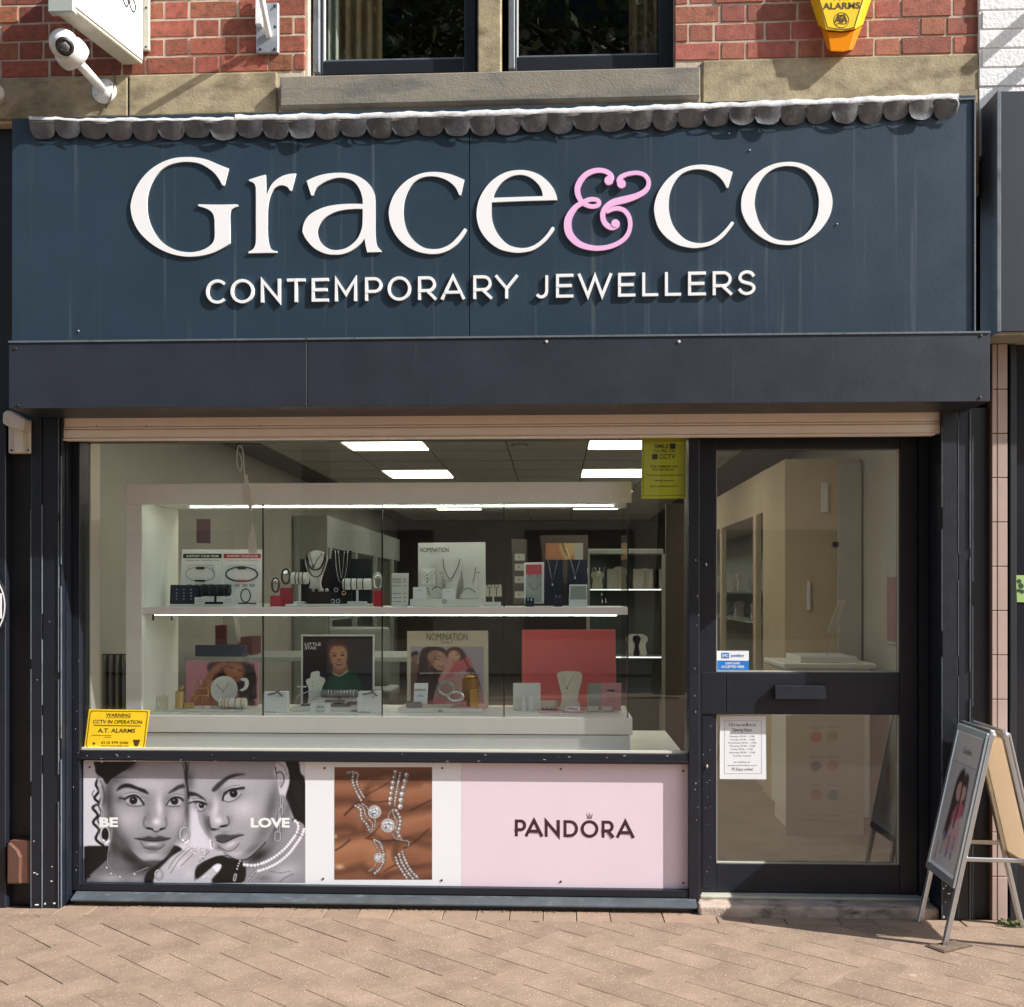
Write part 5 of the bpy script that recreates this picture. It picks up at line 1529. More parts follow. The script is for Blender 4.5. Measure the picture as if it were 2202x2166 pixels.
zA = reg(280, 1140, 560 / 1936); zB = reg(600, 1280, 460 / 1936); zC = reg(820, 1140, 280 / 1936); zD = reg(820, 1320, 560 / 1936); zE = reg(560, 920, 540 / 1936)
UP, LO = ZS1, ZB + .0005
class It:
    """a display item: pixel outlines placed at depth y, standing on shelf height zb"""
    def __init__(s, name, label, cat, rg, c, y, zb, group=None):
        s.rg, s.y, s.zb = rg, y, zb
        p = at(*rg(*c), y)
        s.t = thing(name, label, cat, (p.x, y, zb), group)
    def p(s, a, b, y=None):
        q = at(*s.rg(a, b), s.y if y is None else y); return q
    def block(s, name, a0, b0, a1, b1, mat, y0=None, dep=.04, floor=True, bevel=.0015, zb=None):
        y0 = s.y if y0 is None else y0
        P, Q = s.p(a0, b0, y0), s.p(a1, b1, y0)
        m = MB(); z0 = (s.zb if zb is None else zb) if floor else Q.z
        m.box(P.x, Q.x, y0, y0 + dep, z0, max(P.z, z0 + .002)); return obj(name, m, mat, s.t, bevel=bevel)
    def shape(s, name, pts, mat, y0=None, dep=.01, smooth=True, bevel=.002, holes=()):
        y0 = s.y if y0 is None else y0
        pp = catmull(pts, True, 4) if smooth else pts
        m = MB(); P = []
        for a, b in [(q[0], q[1]) for q in pp]:
            w = s.p(a, b, y0); w.z = max(w.z, s.zb); P.append(w)
        m.prism(P, (0, dep, 0)); return obj(name, m, mat, s.t, bevel=bevel)
    def chain(s, name, pts, r, mat, y0, smooth=True):
        pp = catmull(pts, False, 4) if smooth else pts
        m = MB(); m.tube([s.p(a, b, y0) for a, b in pp], r, 6); return obj(name, m, mat, s.t, smooth=True)
    def roll(s, a0, a1, b, rpx, matr, bandm, bands, y, post=True, base=None, axis_z=None):
        P, Q = s.p(a0, b, y), s.p(a1, b, y)
        r = abs(s.p(a0, b - rpx, y).z - P.z)
        m = MB(); m.lathe(P, (1, 0, 0), [(r * .9, 0), (r, (Q.x - P.x) * .03), (r, (Q.x - P.x) * .97), (r * .9, Q.x - P.x)], 18); obj('roll', m, matr, s.t, smooth=False)
        for a in bands:
            c = s.p(a, b, y)
            m = MB(); m.tube([c + Vector((0, r * 1.03 * math.cos(k * .3927), r * 1.03 * math.sin(k * .3927))) for k in range(16)], .0026, 6, closed=True); obj('bracelet', m, bandm, s.t, smooth=True)
        if post:
            c = s.p((a0 + a1) / 2, b, y)
            m = MB(); m.box(c.x - .005, c.x + .005, y - .004, y + .004, s.zb, c.z - r * .9); obj('post', m, matr, s.t)
            w = (Q.x - P.x) * .32
            m = MB(); m.box(c.x - w, c.x + w, y - .025, y + .03, s.zb, s.zb + .012); obj('foot', m, matr, s.t, bevel=.001)
    def txt(s, body, q, mat, y, bold=0):
        text(s.t, body, [s.rg(q[0], q[1]), s.rg(q[2], q[1]), s.rg(q[2], q[3]), s.rg(q[0], q[3])], mat, onplane(y), bold)

# ---- upper shelf, left bay
i = It('riser_board', 'thin white riser board under the black tray, upper left shelf', 'riser', zA, (630, 560), .44, UP)
i.block('board', 285, 552, 950, 570, M['velvet_white'], y0=.43, dep=.2)
RZ = i.p(285, 552, .43).z + .0005
CARD_TEAM = It('show_card', 'white show card with black heading and bracelet picture, upper left', 'show card', zA, (530, 400), .60, RZ)
CARD_RED = It('show_card', 'white show card with red heading and black bracelet picture', 'show card', zA, (830, 400), .61, RZ)
i = It('ring_tray', 'black tray of small rings, upper shelf far left', 'ring tray', zA, (400, 545), .46, RZ)
i.shape('tray', [(293, 550), (520, 550), (512, 410), (298, 408)], M['velvet_black'], dep=.03, smooth=False)
i.shape('inner_pad', [(305, 540), (508, 540), (502, 420), (309, 418)], M['navy_velvet'], y0=.4585, dep=.001, smooth=False, bevel=0)
for a in (347, 400, 453):
    for b in (442, 467, 490, 513):
        p = i.p(a, b, .456); m = MB(); m.ball(p, (.0045, .003, .003), 8); obj('ring', m, M['silver'], i.t)
i = It('bracelet_stand', 'black roll stand with dark bracelets beside the ring tray', 'bracelet stand', zA, (635, 545), .45, RZ)
i.roll(525, 742, 448, 44, M['velvet_black'], M['gunmetal'], (545, 600, 660, 712), .46)
for k, (a, b) in enumerate(((478, 553), (690, 768))):
    j = It('price_card', ('small white price card under the black bracelet roll, left one', 'small white price card under the black bracelet roll, right one')[k], 'price card', zA, ((a + b) / 2, 545), .43, RZ)
    j.block('card', a, 500, b, 548, M['paper'], y0=.428, dep=.004)
    j.chain('line', [(a + 10, 518), (b - 12, 518)], .0008, M['ink_grey'], .4275, False)
    j.chain('line', [(a + 10, 532), (b - 12, 532)], .0008, M['ink_grey'], .4275, False)
i = It('standing_bracelet', 'black bracelet standing upright in front of the red headed card', 'bracelet', zA, (858, 545), .45, RZ)
m = MB(); c = i.p(858, 487); m.tube([c + Vector((.0105 * math.cos(k * .314), 0, .0150 * math.sin(k * .314))) for k in range(20)], .0027, 8, closed=True)
m = MB(); pts = [(858 + 36 * math.cos(k * .314), 487 + 50 * math.sin(k * .314)) for k in range(20)]; m.tube([i.p(*q_) for q_ in pts], .0035, 8, closed=True); obj('band', m, M['leather_black'], i.t, smooth=True)
m = MB(); m.ball(i.p(872, 478), (.006, .004, .008), 8); obj('clasp', m, M['silver'], i.t, smooth=True)
i.block('base', 800, 540, 925, 550, M['velvet_black'], dep=.03)

# ---- upper shelf, second bay
def watch(label, a0, b0, a1, b1, cx, cy, rw, rh, strap, y):
    i = It('watch_display', label, 'watch', zA, ((a0 + a1) / 2, b1), y, UP, 'watches on red blocks')
    i.block('red_block', a0, b0, a1, b1, M['red_box'], dep=.045)
    m = MB(); m.tube([i.p(cx + rw * math.cos(k * .3927), cy + rh * math.sin(k * .3927), y + .02) for k in range(16)], .0055, 6, closed=True); obj('strap', m, strap, i.t, smooth=True)
    c = i.p(cx, cy - rh * .45, y + .008); m = MB(); m.lathe(c, (0, -1, .5), [(.0115, 0), (.0115, .004), (.009, .005)], 16); obj('dial', m, M['silver'], i.t)
watch('silver faced watch with dark strap on low red block', 1040, 488, 1113, 566, 1080, 410, 26, 52, M['leather_black'], .44)
watch('black watch on tall red block beside the bracelet roll', 1112, 430, 1194, 566, 1157, 345, 30, 56, M['leather_black'], .48)
watch('steel watch on red block at right of the second bay', 1808, 450, 1872, 566, 1838, 378, 28, 60, M['silver'], .45)
i = It('riser_board', 'thin white riser board under the necklace bust, upper shelf', 'riser', zA, (1450, 560), .43, UP)
i.block('board', 1153, 550, 1770, 570, M['velvet_white'], dep=.2)
RZ2 = i.p(1153, 550, .43).z + .0005
i = It('bracelet_stand', 'white roll stand with cord bracelets beside the white bust', 'bracelet stand', zA, (1250, 540), .45, RZ2)
i.roll(1200, 1322, 358, 44, M['velvet_white'], M['gunmetal'], (1236, 1262, 1290), .46)
i = It('bracelet_stand', 'white roll stand with dark bracelets in front of the black panel', 'bracelet stand', zA, (1690, 540), .45, RZ2)
i.roll(1584, 1792, 402, 42, M['velvet_white'], M['leather_black'], (1600, 1648, 1690, 1735), .46)
i = It('necklace_bust', 'tall white necklace bust with black cord necklaces', 'necklace bust', zA, (1375, 430), .50, RZ2)
i.shape('bust', [(1315, 190), (1340, 162), (1383, 152), (1425, 162), (1452, 190), (1462, 215), (1448, 270), (1425, 340), (1412, 400), (1418, 440), (1335, 440), (1338, 390), (1325, 330), (1302, 260), (1300, 215)], M['velvet_white'], y0=.50, dep=.025, bevel=.006)
i.block('pedestal', 1345, 436, 1410, 540, M['velvet_white'], y0=.505, dep=.03)
i.chain('necklace', [(1312, 180), (1330, 260), (1355, 290), (1385, 296), (1415, 280), (1440, 230), (1450, 172)], .0042, M['leather_black'], .496)
i.chain('necklace', [(1306, 200), (1325, 290), (1350, 335), (1385, 348), (1420, 325), (1445, 260), (1458, 195)], .003, M['gunmetal'], .497)
i.chain('necklace', [(1330, 168), (1345, 220), (1364, 268), (1395, 215), (1432, 168)], .0013, M['ink'], .497)
m = MB(); m.box(*[v for v in (i.p(1360, 270, .494).x - .003, i.p(1360, 270, .494).x + .003, .494, .498, i.p(1360, 282, .494).z, i.p(1360, 262, .494).z)]); obj('pendant', m, M['leather_black'], i.t)
i = It('necklace_display', 'black stepped panel with long steel chains', 'necklace display', zA, (1560, 540), .60, RZ2)
i.shape('panel', [(1262, 548), (1790, 548), (1790, 212), (1640, 215), (1640, 155), (1500, 155), (1498, 215), (1262, 215)], M['velvet_black'], dep=.02, smooth=False)
i.shape('neck_board', [(1420, 440), (1600, 440), (1625, 300), (1645, 152), (1498, 152), (1480, 300)], M['velvet_black'], y0=.575, dep=.02, smooth=False)
i.chain('chain', [(1524, 152), (1532, 280), (1550, 370), (1570, 388), (1592, 360), (1610, 270), (1618, 152)], .0017, M['silver'], .571)
i.chain('chain', [(1548, 152), (1556, 260), (1568, 355), (1580, 300), (1592, 152)], .0014, M['silver'], .570)
i = It('ring_stand', 'low black ring block with white and dark rings below the bust', 'ring stand', zA, (1430, 540), .44, RZ2)
i.block('block', 1318, 458, 1490, 546, M['velvet_black'], dep=.05)
i.block('step', 1490, 470, 1640, 546, M['velvet_black'], y0=.46, dep=.05)
for a in (1340, 1385, 1425, 1462):
    m = MB(); c = i.p(a, 448, .46); m.lathe(c - Vector((.007, 0, 0)), (1, 0, 0), [(.008, 0), (.0095, .003), (.0095, .011), (.008, .014)], 14); obj('ring', m, M['velvet_white'] if a in (1425, 1462) else M['gunmetal'], i.t, smooth=True)
for a, b, mt in ((1530, 445, 'silver'), (1588, 468, 'gold'), (1505, 528, 'silver'), (1545, 528, 'silver')):
    m = MB(); m.tube([i.p(a + 14 * math.cos(k * .524), b + 14 * math.sin(k * .524), .445) for k in range(12)], .0022, 6, closed=True); obj('ring', m, M[mt], i.t, smooth=True)

# ---- upper shelf, third bay
i = It('earring_stand', 'tall white card stand hung with small earrings', 'earring stand', zC, (280, 1130), .45, UP)
i.shape('card', [(155, 1138), (398, 1138), (402, 642), (157, 642)], M['velvet_white'], dep=.012, smooth=False)
for b in (728, 770, 828, 942, 1006, 1062):
    i.chain('earring', [(170, b), (235, b + 4), (296, b)], .0014, M['gunmetal'], .4475)
    m = MB(); m.ball(i.p(348, b, .4475), (.0035, .002, .003), 8); obj('earring_stud', m, M['gunmetal'], i.t)
PANEL_UP = It('brand_panel', 'square white brand panel standing behind white necklace busts', 'display panel', zC, (1040, 1110), .62, UP)
PANEL_UP.shape('panel', [(548, 1118), (1550, 1118), (1545, 180), (545, 192)], M['velvet_white'], dep=.02, smooth=False)
PANEL_UP.txt('NOMINATION', (578, 262, 1000, 330), M['ink'], .6185)
PANEL_UP.txt('ITALY', (725, 345, 850, 360), M['ink_grey'], .6185)
i = It('display_plinth', 'pale rectangular plinth below the upper white busts', 'plinth', zC, (950, 1110), .42, UP)
i.block('plinth', 425, 1028, 1478, 1118, M['velvet_white'], dep=.19)
p = i.p(940, 1063, .4185); m = MB(); m.tube([p + Vector((.0085 * math.cos(k * .3927), 0, .0085 * math.sin(k * .3927))) for k in range(16)], .0018, 6, closed=True); obj('logo_ring', m, M['ink'], i.t); 
PZ = i.p(425, 1028, .42).z + .0005
i = It('necklace_bust', 'large white bust with dark chain in front of the brand panel', 'necklace bust', zC, (1050, 1020), .53, PZ)
i.shape('bust', [(885, 430), (925, 405), (985, 365), (1060, 352), (1130, 375), (1175, 410), (1195, 440), (1195, 560), (1165, 700), (1120, 850), (1105, 1020), (960, 1020), (965, 850), (925, 700), (885, 560)], M['velvet_white'], dep=.03, bevel=.005)
i.chain('necklace', [(918, 425), (930, 540), (965, 650), (1030, 730), (1090, 640), (1145, 530), (1165, 430)], .0018, M['gunmetal'], .5265)
i = It('necklace_bust', 'smaller white bust with dark chain right of the large one', 'necklace bust', zC, (1300, 1020), .55, PZ)
i.shape('bust', [(1190, 560), (1230, 525), (1310, 500), (1370, 515), (1405, 550), (1400, 680), (1370, 800), (1370, 1020), (1220, 1020), (1215, 800), (1185, 680)], M['velvet_white'], dep=.03, bevel=.005)
i.chain('necklace', [(1188, 560), (1195, 660), (1218, 770)], .0016, M['gunmetal'], .5465); i.chain('necklace', [(1405, 555), (1385, 670), (1360, 785)], .0016, M['gunmetal'], .5465)
i = It('pendant_card', 'small white frame with three pendant necklaces', 'pendant card', zC, (700, 1020), .58, PZ)
i.shape('card', [(580, 1020), (818, 1020), (812, 545), (588, 548)], M['velvet_white'], dep=.012, smooth=False)
i.shape('inner', [(598, 800), (800, 800), (798, 570), (602, 572)], M['case'], y0=.5785, dep=.001, smooth=False, bevel=0)
for b in (670, 725, 770):
    i.chain('chain', [(610, b - 70), (685, b), (775, b - 70)], .0009, M['ink_grey'], .5775, False); m = MB(); m.ball(i.p(685, b, .577), (.0045, .002, .003), 8); obj('pendant', m, M['gunmetal'], i.t)
i = It('earring_block', 'narrow white block with dark earrings left of the large bust', 'earring display', zC, (860, 1020), .57, PZ)
i.block('block', 830, 612, 915, 1020, M['velvet_white'], dep=.03)
for a, b in ((875, 640), (910, 640), (790, 640), (915, 750), (950, 750), (1000, 755), (1040, 755)):
    m = MB(); m.ball(i.p(a, b, .525), (.0028, .002, .0028), 8); obj('stud', m, M['gunmetal'], i.t)
i = It('cross_stand', 'white stand with dark cross earrings beside the small bust', 'earring display', zC, (1430, 1020), .57, PZ)
i.block('block', 1372, 545, 1442, 1020, M['velvet_white'], dep=.025)
i.chain('earring', [(1330, 625), (1380, 625)], .0016, M['gunmetal'], .566, False); i.chain('earring', [(1410, 628), (1472, 628)], .0016, M['gunmetal'], .566, False)
for (a0, a1, b0, lab) in ((470, 655, 850, 'white price box at left of the upper plinth'), (905, 1085, 872, 'small framed white card in front of the large bust')):
    i = It('price_card', lab, 'price card', zC, ((a0 + a1) / 2, 1020), .44, PZ)
    i.block('card', a0, b0, a1, 1020, M['paper'], dep=.02)
    i.chain('line', [(a0 + 50, b0 + 45), (a1 - 50, b0 + 45)], .0008, M['ink_grey'], .4385, False)
i = It('bracelet_cushion', 'white cushion with dark bangle on the right of the upper plinth', 'cushion', zC, (1290, 1010), .46, PZ)
i.shape('cushion', [(1165, 1012), (1200, 940), (1250, 880), (1340, 870), (1400, 930), (1420, 1012)], M['velvet_white'], dep=.05, bevel=.006)
i.chain('bangle', [(1225, 890), (1280, 862), (1330, 875), (1400, 925)], .0022, M['gunmetal'], .457)
i = It('bangle_set', 'white cushions with several thin bangles on the upper plinth', 'cushion', zC, (790, 1015), .47, PZ)
i.shape('cushion', [(660, 1018), (720, 950), (790, 880), (860, 870), (900, 930), (905, 1018)], M['velvet_white'], dep=.05, bevel=.006)
for (a, b) in ((680, 870), (690, 910), (700, 950)):
    i.chain('bangle', [(a - 25, b - 5), (a + 10, b), (a + 25, b + 25)], .0020, M['gunmetal'], .465)
i.chain('bangle', [(750, 890), (800, 850), (860, 850), (900, 880)], .0020, M['gunmetal'], .466)
i = It('earring_stand', 'small white T stand with two drop earrings', 'earring stand', zC, (1665, 1110), .46, UP)
i.shape('head', [(1545, 990), (1790, 990), (1785, 812), (1550, 815)], M['velvet_cream'], dep=.012, smooth=False, bevel=.004)
i.block('post', 1652, 985, 1676, 1115, M['velvet_white'], y0=.462, dep=.006); i.block('foot', 1552, 1070, 1775, 1118, M['velvet_white'], y0=.45, dep=.04)
for a in (1610, 1712):
    m = MB(); m.tube([i.p(a + 30 * math.cos(k * .524), 832 + 30 * math.sin(k * .524), .456) for k in range(12)], .0018, 6, closed=True); m.tube([i.p(a, 870, .456), i.p(a, 980, .456)], .0022, 6); obj('earring', m, M['gunmetal'], i.t)
# ---- upper shelf, right bay
i = It('framed_card', 'white framed card with necklace picture on the dark display', 'framed card', l8, (550, 1480), .50, UP)
i.shape('frame', [(472, 1482), (632, 1482), (632, 1152), (472, 1155)], M['paper'], dep=.01, smooth=False)
i.shape('picture_top', [(487, 1250), (615, 1250), (615, 1170), (487, 1170)], M['ink_pink'], y0=.4985, dep=.001, smooth=False, bevel=0)
i.shape('picture', [(487, 1470), (615, 1470), (615, 1251), (487, 1251)], M['in_grey'], y0=.4985, dep=.001, smooth=False, bevel=0)
i.chain('chain', [(505, 1320), (555, 1370), (600, 1320)], .0012, M['gunmetal'], .4975); i.chain('earring', [(515, 1245), (520, 1270)], .002, M['gunmetal'], .4975, False); i.chain('earring', [(580, 1245), (585, 1270)], .002, M['gunmetal'], .4975, False)
for k, (a0, a1, b0, cx_, lab) in enumerate(((636, 790, 1130, 700, 'dark navy pendant panel, left of the pair'), (815, 985, 1130, 880, 'dark navy pendant panel, right of the pair'))):
    i = It('pendant_display', lab, 'pendant display', l8, ((a0 + a1) / 2, 1490), .58 + .01 * k, UP)
    i.shape('panel', [(a0, 1490), (a1, 1490), (a1 - 8, b0), (a0 + 8, b0)], M['navy_velvet'], dep=.012, smooth=False)
    i.chain('chain', [(cx_ - 35, b0 + 5), (cx_, 1265 + 50 * (1 - k)), (cx_ + 40, b0 + 5)], .0010, M['silver'], .577 + .01 * k, False)
    m = MB(); m.ball(i.p(cx_, 1275 + 55 * (1 - k), .576 + .01 * k), (.005, .002, .006), 10); obj('pendant', m, M['silver'], i.t)
for k, (a, b) in enumerate(((518, 1450), (745, 1428))):
    i = It('stud_box', ('small navy box with drop earrings under the framed card', 'small navy box with pearl studs under the pendants')[k], 'jewellery box', l8, (a, 1490), .46, UP)
    i.block('box', a - 34, b - 14, a + 34, 1490, M['navy_velvet'], dep=.03)
    for d in (-14, 14):
        m = MB(); m.ball(i.p(a + d, b, .457), (.0028, .0025, .004 if k else .007), 8); obj('earring', m, M['silver'], i.t)
i = It('gift_box', 'open white box with plain card at right end of the upper shelf', 'gift box', l8, (905, 1500), .45, UP)
i.shape('lid', [(833, 1502), (980, 1502), (978, 1330), (836, 1330)], M['paper'], dep=.01, smooth=False)
i.shape('lid_lining', [(842, 1455), (970, 1455), (968, 1342), (845, 1342)], M['in_grey'], y0=.4485, dep=.001, smooth=False, bevel=0)
i.block('tray', 835, 1452, 978, 1502, M['paper'], y0=.42, dep=.029)
for k, (a, b) in enumerate(((1100, 1462), (1042, 1376))):
    pass

i = It('card_rack', 'dark brown rack with four small pale cards behind the framed card', 'card rack', l8, (440, 1440), .70, UP)
i.shape('board', [(388, 1490), (500, 1490), (496, 968), (372, 965)], M['in_dark'], dep=.01, smooth=False)
for k, b in enumerate((1110, 1190, 1290, 1410)):
    i.shape('small_card', [(398, b + 28), (478, b + 28), (478, b - 26), (398, b - 26)], M['in_wall'], y0=.6985, dep=.001, smooth=False, bevel=0)
    m = MB(); m.ball(i.p(432, b, .6975), (.004, .002, .004), 8); obj('charm', m, M['gunmetal'], i.t)
i = It('pendant_stand', 'clear stand with fine pendants at the right end of the upper shelf', 'pendant display', l8, (1080, 1490), .56, UP)
i.shape('panel', [(985, 1490), (1150, 1490), (1145, 1190), (992, 1190)], M['glass_case'], dep=.006, smooth=False, bevel=0)
for cx_, b in ((1000, 1340), (1062, 1240), (1095, 1400)):
    i.chain('chain', [(cx_ - 22, 1195), (cx_, b), (cx_ + 22, 1195)], .0009, M['silver'], .557, False); m = MB(); m.ball(i.p(cx_, b + 8, .557), (.004, .002, .007), 8); obj('pendant', m, M['silver'], i.t)
for a in (1098, 1128):
    i.chain('earring', [(a, 1440), (a, 1478)], .0022, M['silver'], .555, False)
for k, (a, b, w_) in enumerate(((905, 1325, 22), (1130, 560, 0))):
    pass
# ---- lower shelf
PINK = It('show_card', 'pink poster card of a woman touching her face, lower left', 'show card', zA, (690, 1330), .66, LO)
i = It('ring_box', 'pale open ring box at the far left of the lower shelf', 'ring box', zA, (220, 1380), .40, LO)
i.shape('lid', [(170, 1338), (262, 1338), (272, 1250), (250, 1236), (190, 1238), (178, 1256)], M['velvet_cream'], y0=.415, dep=.02, bevel=.004)
i.block('box', 150, 1338, 245, 1385, M['velvet_white'], dep=.05)
m = MB(); m.tube([i.p(210, 1275, .41), i.p(210, 1310, .41)], .003, 6); obj('ring_post', m, M['velvet_white'], i.t)
i = It('display_plinth', 'low white plinth with pale lettering at left of the lower shelf', 'plinth', zA, (560, 1380), .38, LO)
m = MB(); pts = [i.p(258, 1380), i.p(848, 1380), i.p(845, 1340), i.p(285, 1340)]
i.block('plinth', 262, 1338, 852, 1382, M['velvet_white'], dep=.2)
i.txt('ANIA HAIE', (445, 1346, 652, 1366), M['in_grey'], .3785)
PZ2 = i.p(262, 1338, .38).z + .0005
i = It('round_display', 'round white disc display with fine necklace', 'necklace display', zA, (695, 1330), .50, PZ2)
i.shape('disc', [(695 + 98 * math.cos(k * .2618), 1187 + 100 * math.sin(k * .2618)) for k in range(24)], M['velvet_white'], dep=.012, bevel=.003)
i.block('foot', 655, 1280, 735, 1340, M['velvet_white'], y0=.5, dep=.03)
i.chain('necklace', [(640, 1145), (670, 1180), (692, 1192), (715, 1170), (735, 1128)], .001, M['gunmetal'], .4975)
m = MB(); m.ball(i.p(693, 1205, .4975), (.004, .002, .004), 8); obj('pendant', m, M['gold'], i.t)
i = It('bracelet_stand', 'white low roll with gold bracelets in front of the disc', 'bracelet stand', zA, (760, 1330), .43, PZ2)
i.roll(668, 862, 1285, 38, M['velvet_white'], M['gold'], (690, 715, 740, 790, 835), .43, post=False)
i = It('round_ring_stand', 'small round white ring pot with gold logo', 'ring stand', zA, (545, 1330), .42, PZ2)
c = i.p(548, 1320); m = MB(); m.lathe((c.x, .45, PZ2), (0, 0, 1), [(.024, 0), (.025, .002), (.025, .010), (.022, .012)], 24); obj('pot', m, M['velvet_white'], i.t, smooth=True)
m = MB(); m.ball(i.p(545, 1312, .424), (.003, .002, .003), 8); obj('logo_dot', m, M['gold'], i.t)
i = It('earring_rack', 'small gold wire frame hung with earrings', 'earring stand', zA, (520, 1330), .48, PZ2)
for st in ([(460, 1335), (460, 1112), (580, 1112), (580, 1335)], [(460, 1175), (580, 1175)], [(460, 1232), (580, 1232)]):
    i.chain('wire', st, .0014, M['gold'], .48, False)
for a, b, h in ((480, 1120, 30), (528, 1115, 42), (488, 1185, 36), (480, 1240, 34), (505, 1240, 24), (540, 1240, 30), (565, 1240, 20)):
    i.chain('earring', [(a, b), (a, b + h)], .0022, M['gold'], .477, False)
i = It('gold_pot', 'matt gold cylinder stand with small figure on top', 'gold stand', zA, (370, 1325), .46, PZ2)
c = i.p(370, 1200, .46); m = MB(); m.lathe((c.x, .46, PZ2), (0, 0, 1), [(.0225, 0), (.0225, c.z - PZ2), (.02, c.z - PZ2 + .001)], 24); obj('cylinder', m, material('matt_gold', lin(206, 176, 112), .45, .4), i.t, smooth=False)
i.chain('figure', [(355, 1190), (385, 1175), (395, 1160)], .004, M['gold'], .46); i.chain('figure', [(385, 1195), (392, 1160), (378, 1158)], .003, M['gold'], .46)
i = It('gold_block', 'little gold block beside the matt gold cylinder', 'gold stand', zA, (420, 1330), .44, PZ2)
i.block('block', 398, 1290, 462, 1335, material('matt_gold_block', lin(200, 168, 104), .45, .4), dep=.03)
i.chain('ring_holder', [(405, 1285), (430, 1270)], .003, M['gold'], .44, False)
i = It('glass_column', 'clear acrylic column with pale hoop earring', 'earring stand', zA, (845, 1330), .47, PZ2)
i.block('column', 832, 918, 872, 1335, M['glass_case'], dep=.02, bevel=0)
i.shape('hoop', [(845, 1100), (872, 1110), (880, 1145), (865, 1180), (835, 1198), (812, 1190), (838, 1175), (852, 1150), (848, 1125), (825, 1118), (822, 1106)], M['velvet_white'], y0=.465, dep=.004)
for lab, a0, a1, b0, l0 in (('small white paper gift bag with grey bow, left one', 985, 1178, 1202, 988), ('small white paper gift bag with gold star, right one', 1688, 1878, 1200, 1694)):
    i = It('gift_bag', lab, 'gift bag', zA, ((a0 + a1) / 2, 1385), .37, LO, 'little white gift bags')
    i.shape('bag', [(a0, 1388), (a1 - 8, 1388), (a1 - 8, b0), (a0 + 8, b0)], M['paper'], dep=.035, smooth=False)
    i.chain('bow', [(a0 + 40, b0 + 22), (a0 + 90, b0 + 12), (a0 + 130, b0 - 14)], .004, M['grey_card'], .366); i.chain('bow', [(a0 + 100, b0 - 6), (a0 + 125, b0 + 15), (a0 + 150, b0 + 35)], .0035, M['grey_card'], .366)
    m = MB(); m.ball(i.p(a0 + 122, b0 + 45, .367), (.006, .002, .006), 8); obj('star', m, M['gold'] if l0 > 1500 else M['silver'], i.t)
    i.txt('LITTLE', (l0, 1350, l0 + 92, 1364), M['ink'], .3685, .02); i.txt('STAR', (l0, 1368, l0 + 66, 1382), M['ink'], .3685, .02)
BOY = It('show_card', 'dark framed poster of a smiling small child in a green top', 'show card', zA, (1540, 1330), .66, LO)
i = It('display_plinth', 'white stepped plinth between the two gift bags', 'plinth', zA, (1440, 1380), .41, LO)
i.block('plinth', 1185, 1325, 1690, 1388, M['velvet_white'], dep=.22)
PZ3 = i.p(1185, 1325, .41).z + .0005
i.shape('sloping_tray', [(1225, 1325), (1690, 1325), (1690, 1245), (1420, 1245)], M['velvet_white'], y0=.5, dep=.1, smooth=False)
i.txt('LITTLE', (1640, 1340, 1684, 1356), M['ink'], .4085, .02); i.txt('STAR', (1644, 1360, 1684, 1374), M['ink'], .4085, .02)
for (a, b, c_, d) in ((1262, 1290, 1340, 1310), (1440, 1262, 1600, 1280), (1500, 1285, 1588, 1330), (1605, 1275, 1690, 1300)):
    i.shape('inset', [(a, d), (c_ - 10, d), (c_, b), (a + 15, b)], M['grey_card'], y0=.4975, dep=.002, smooth=False, bevel=0)
i = It('necklace_bust', 'small white child sized bust in front of the child poster', 'necklace bust', zA, (1370, 1320), .54, PZ3)
i.shape('bust', [(1338, 1098), (1345, 1062), (1383, 1050), (1402, 1060), (1405, 1090), (1438, 1105), (1442, 1130), (1420, 1180), (1415, 1245), (1418, 1325), (1322, 1325), (1325, 1245), (1325, 1180), (1308, 1135), (1310, 1112)], M['velvet_white'], dep=.022, bevel=.004)
for a, b in ((1358, 1125), (1356, 1160), (1352, 1205)):
    m = MB(); m.ball(i.p(a, b, .537), (.004, .002, .003), 8); obj('charm', m, M['silver'], i.t)
i = It('bracelet_stand', 'dark roll with many bangles in front of the child poster', 'bracelet stand', zA, (1560, 1320), .50, PZ3)
i.roll(1422, 1690, 1215, 28, M['grey_card'], M['silver'], (1480, 1503, 1526, 1549, 1572, 1595, 1618, 1641, 1664), .50, post=True)
i = It('t_bar_stand', 'small white T bar stand left of the child bust', 'earring stand', zA, (1275, 1320), .50, PZ3)
i.chain('bar', [(1240, 1165), (1310, 1165)], .004, M['velvet_white'], .5, False); i.chain('post', [(1272, 1165), (1272, 1320)], .003, M['velvet_white'], .5, False)
i.chain('bangle', [(1232, 1260), (1245, 1235), (1300, 1210), (1330, 1200)], .003, M['silver'], .49)
i = It('price_card', 'white handwritten NEW card between the gift bags', 'price card', zA, (1410, 1385), .37, LO)
i.shape('card', [(1335, 1388), (1485, 1388), (1490, 1288), (1342, 1288)], M['paper'], dep=.004, smooth=False)
i.txt('NEW', (1385, 1308, 1445, 1326), M['ink'], .3685); i.chain('scribble', [(1375, 1350), (1395, 1335), (1400, 1355), (1420, 1338), (1430, 1352), (1445, 1335)], .0010, M['ink'], .3685)
ITALY = It('show_card', 'cream framed poster of a woman hugging a girl, lower middle', 'show card', zB, (1520, 1000), .66, LO)
i = It('display_plinth', 'white plinth with round logo below the hugging poster', 'plinth', zB, (1460, 1080), .40, LO)
i.block('plinth', 1072, 1026, 1848, 1092, M['velvet_white'], dep=.2)
p = i.p(1460, 1055, .3985); m = MB(); m.tube([p + Vector((.009 * math.cos(k * .3927), 0, .009 * math.sin(k * .3927))) for k in range(16)], .0015, 6, closed=True); m.tube([p + Vector((-.006, 0, -.002)), p + Vector((0, 0, .003)), p + Vector((.006, 0, -.002))], .0012, 5); obj('logo', m, M['ink'], i.t)
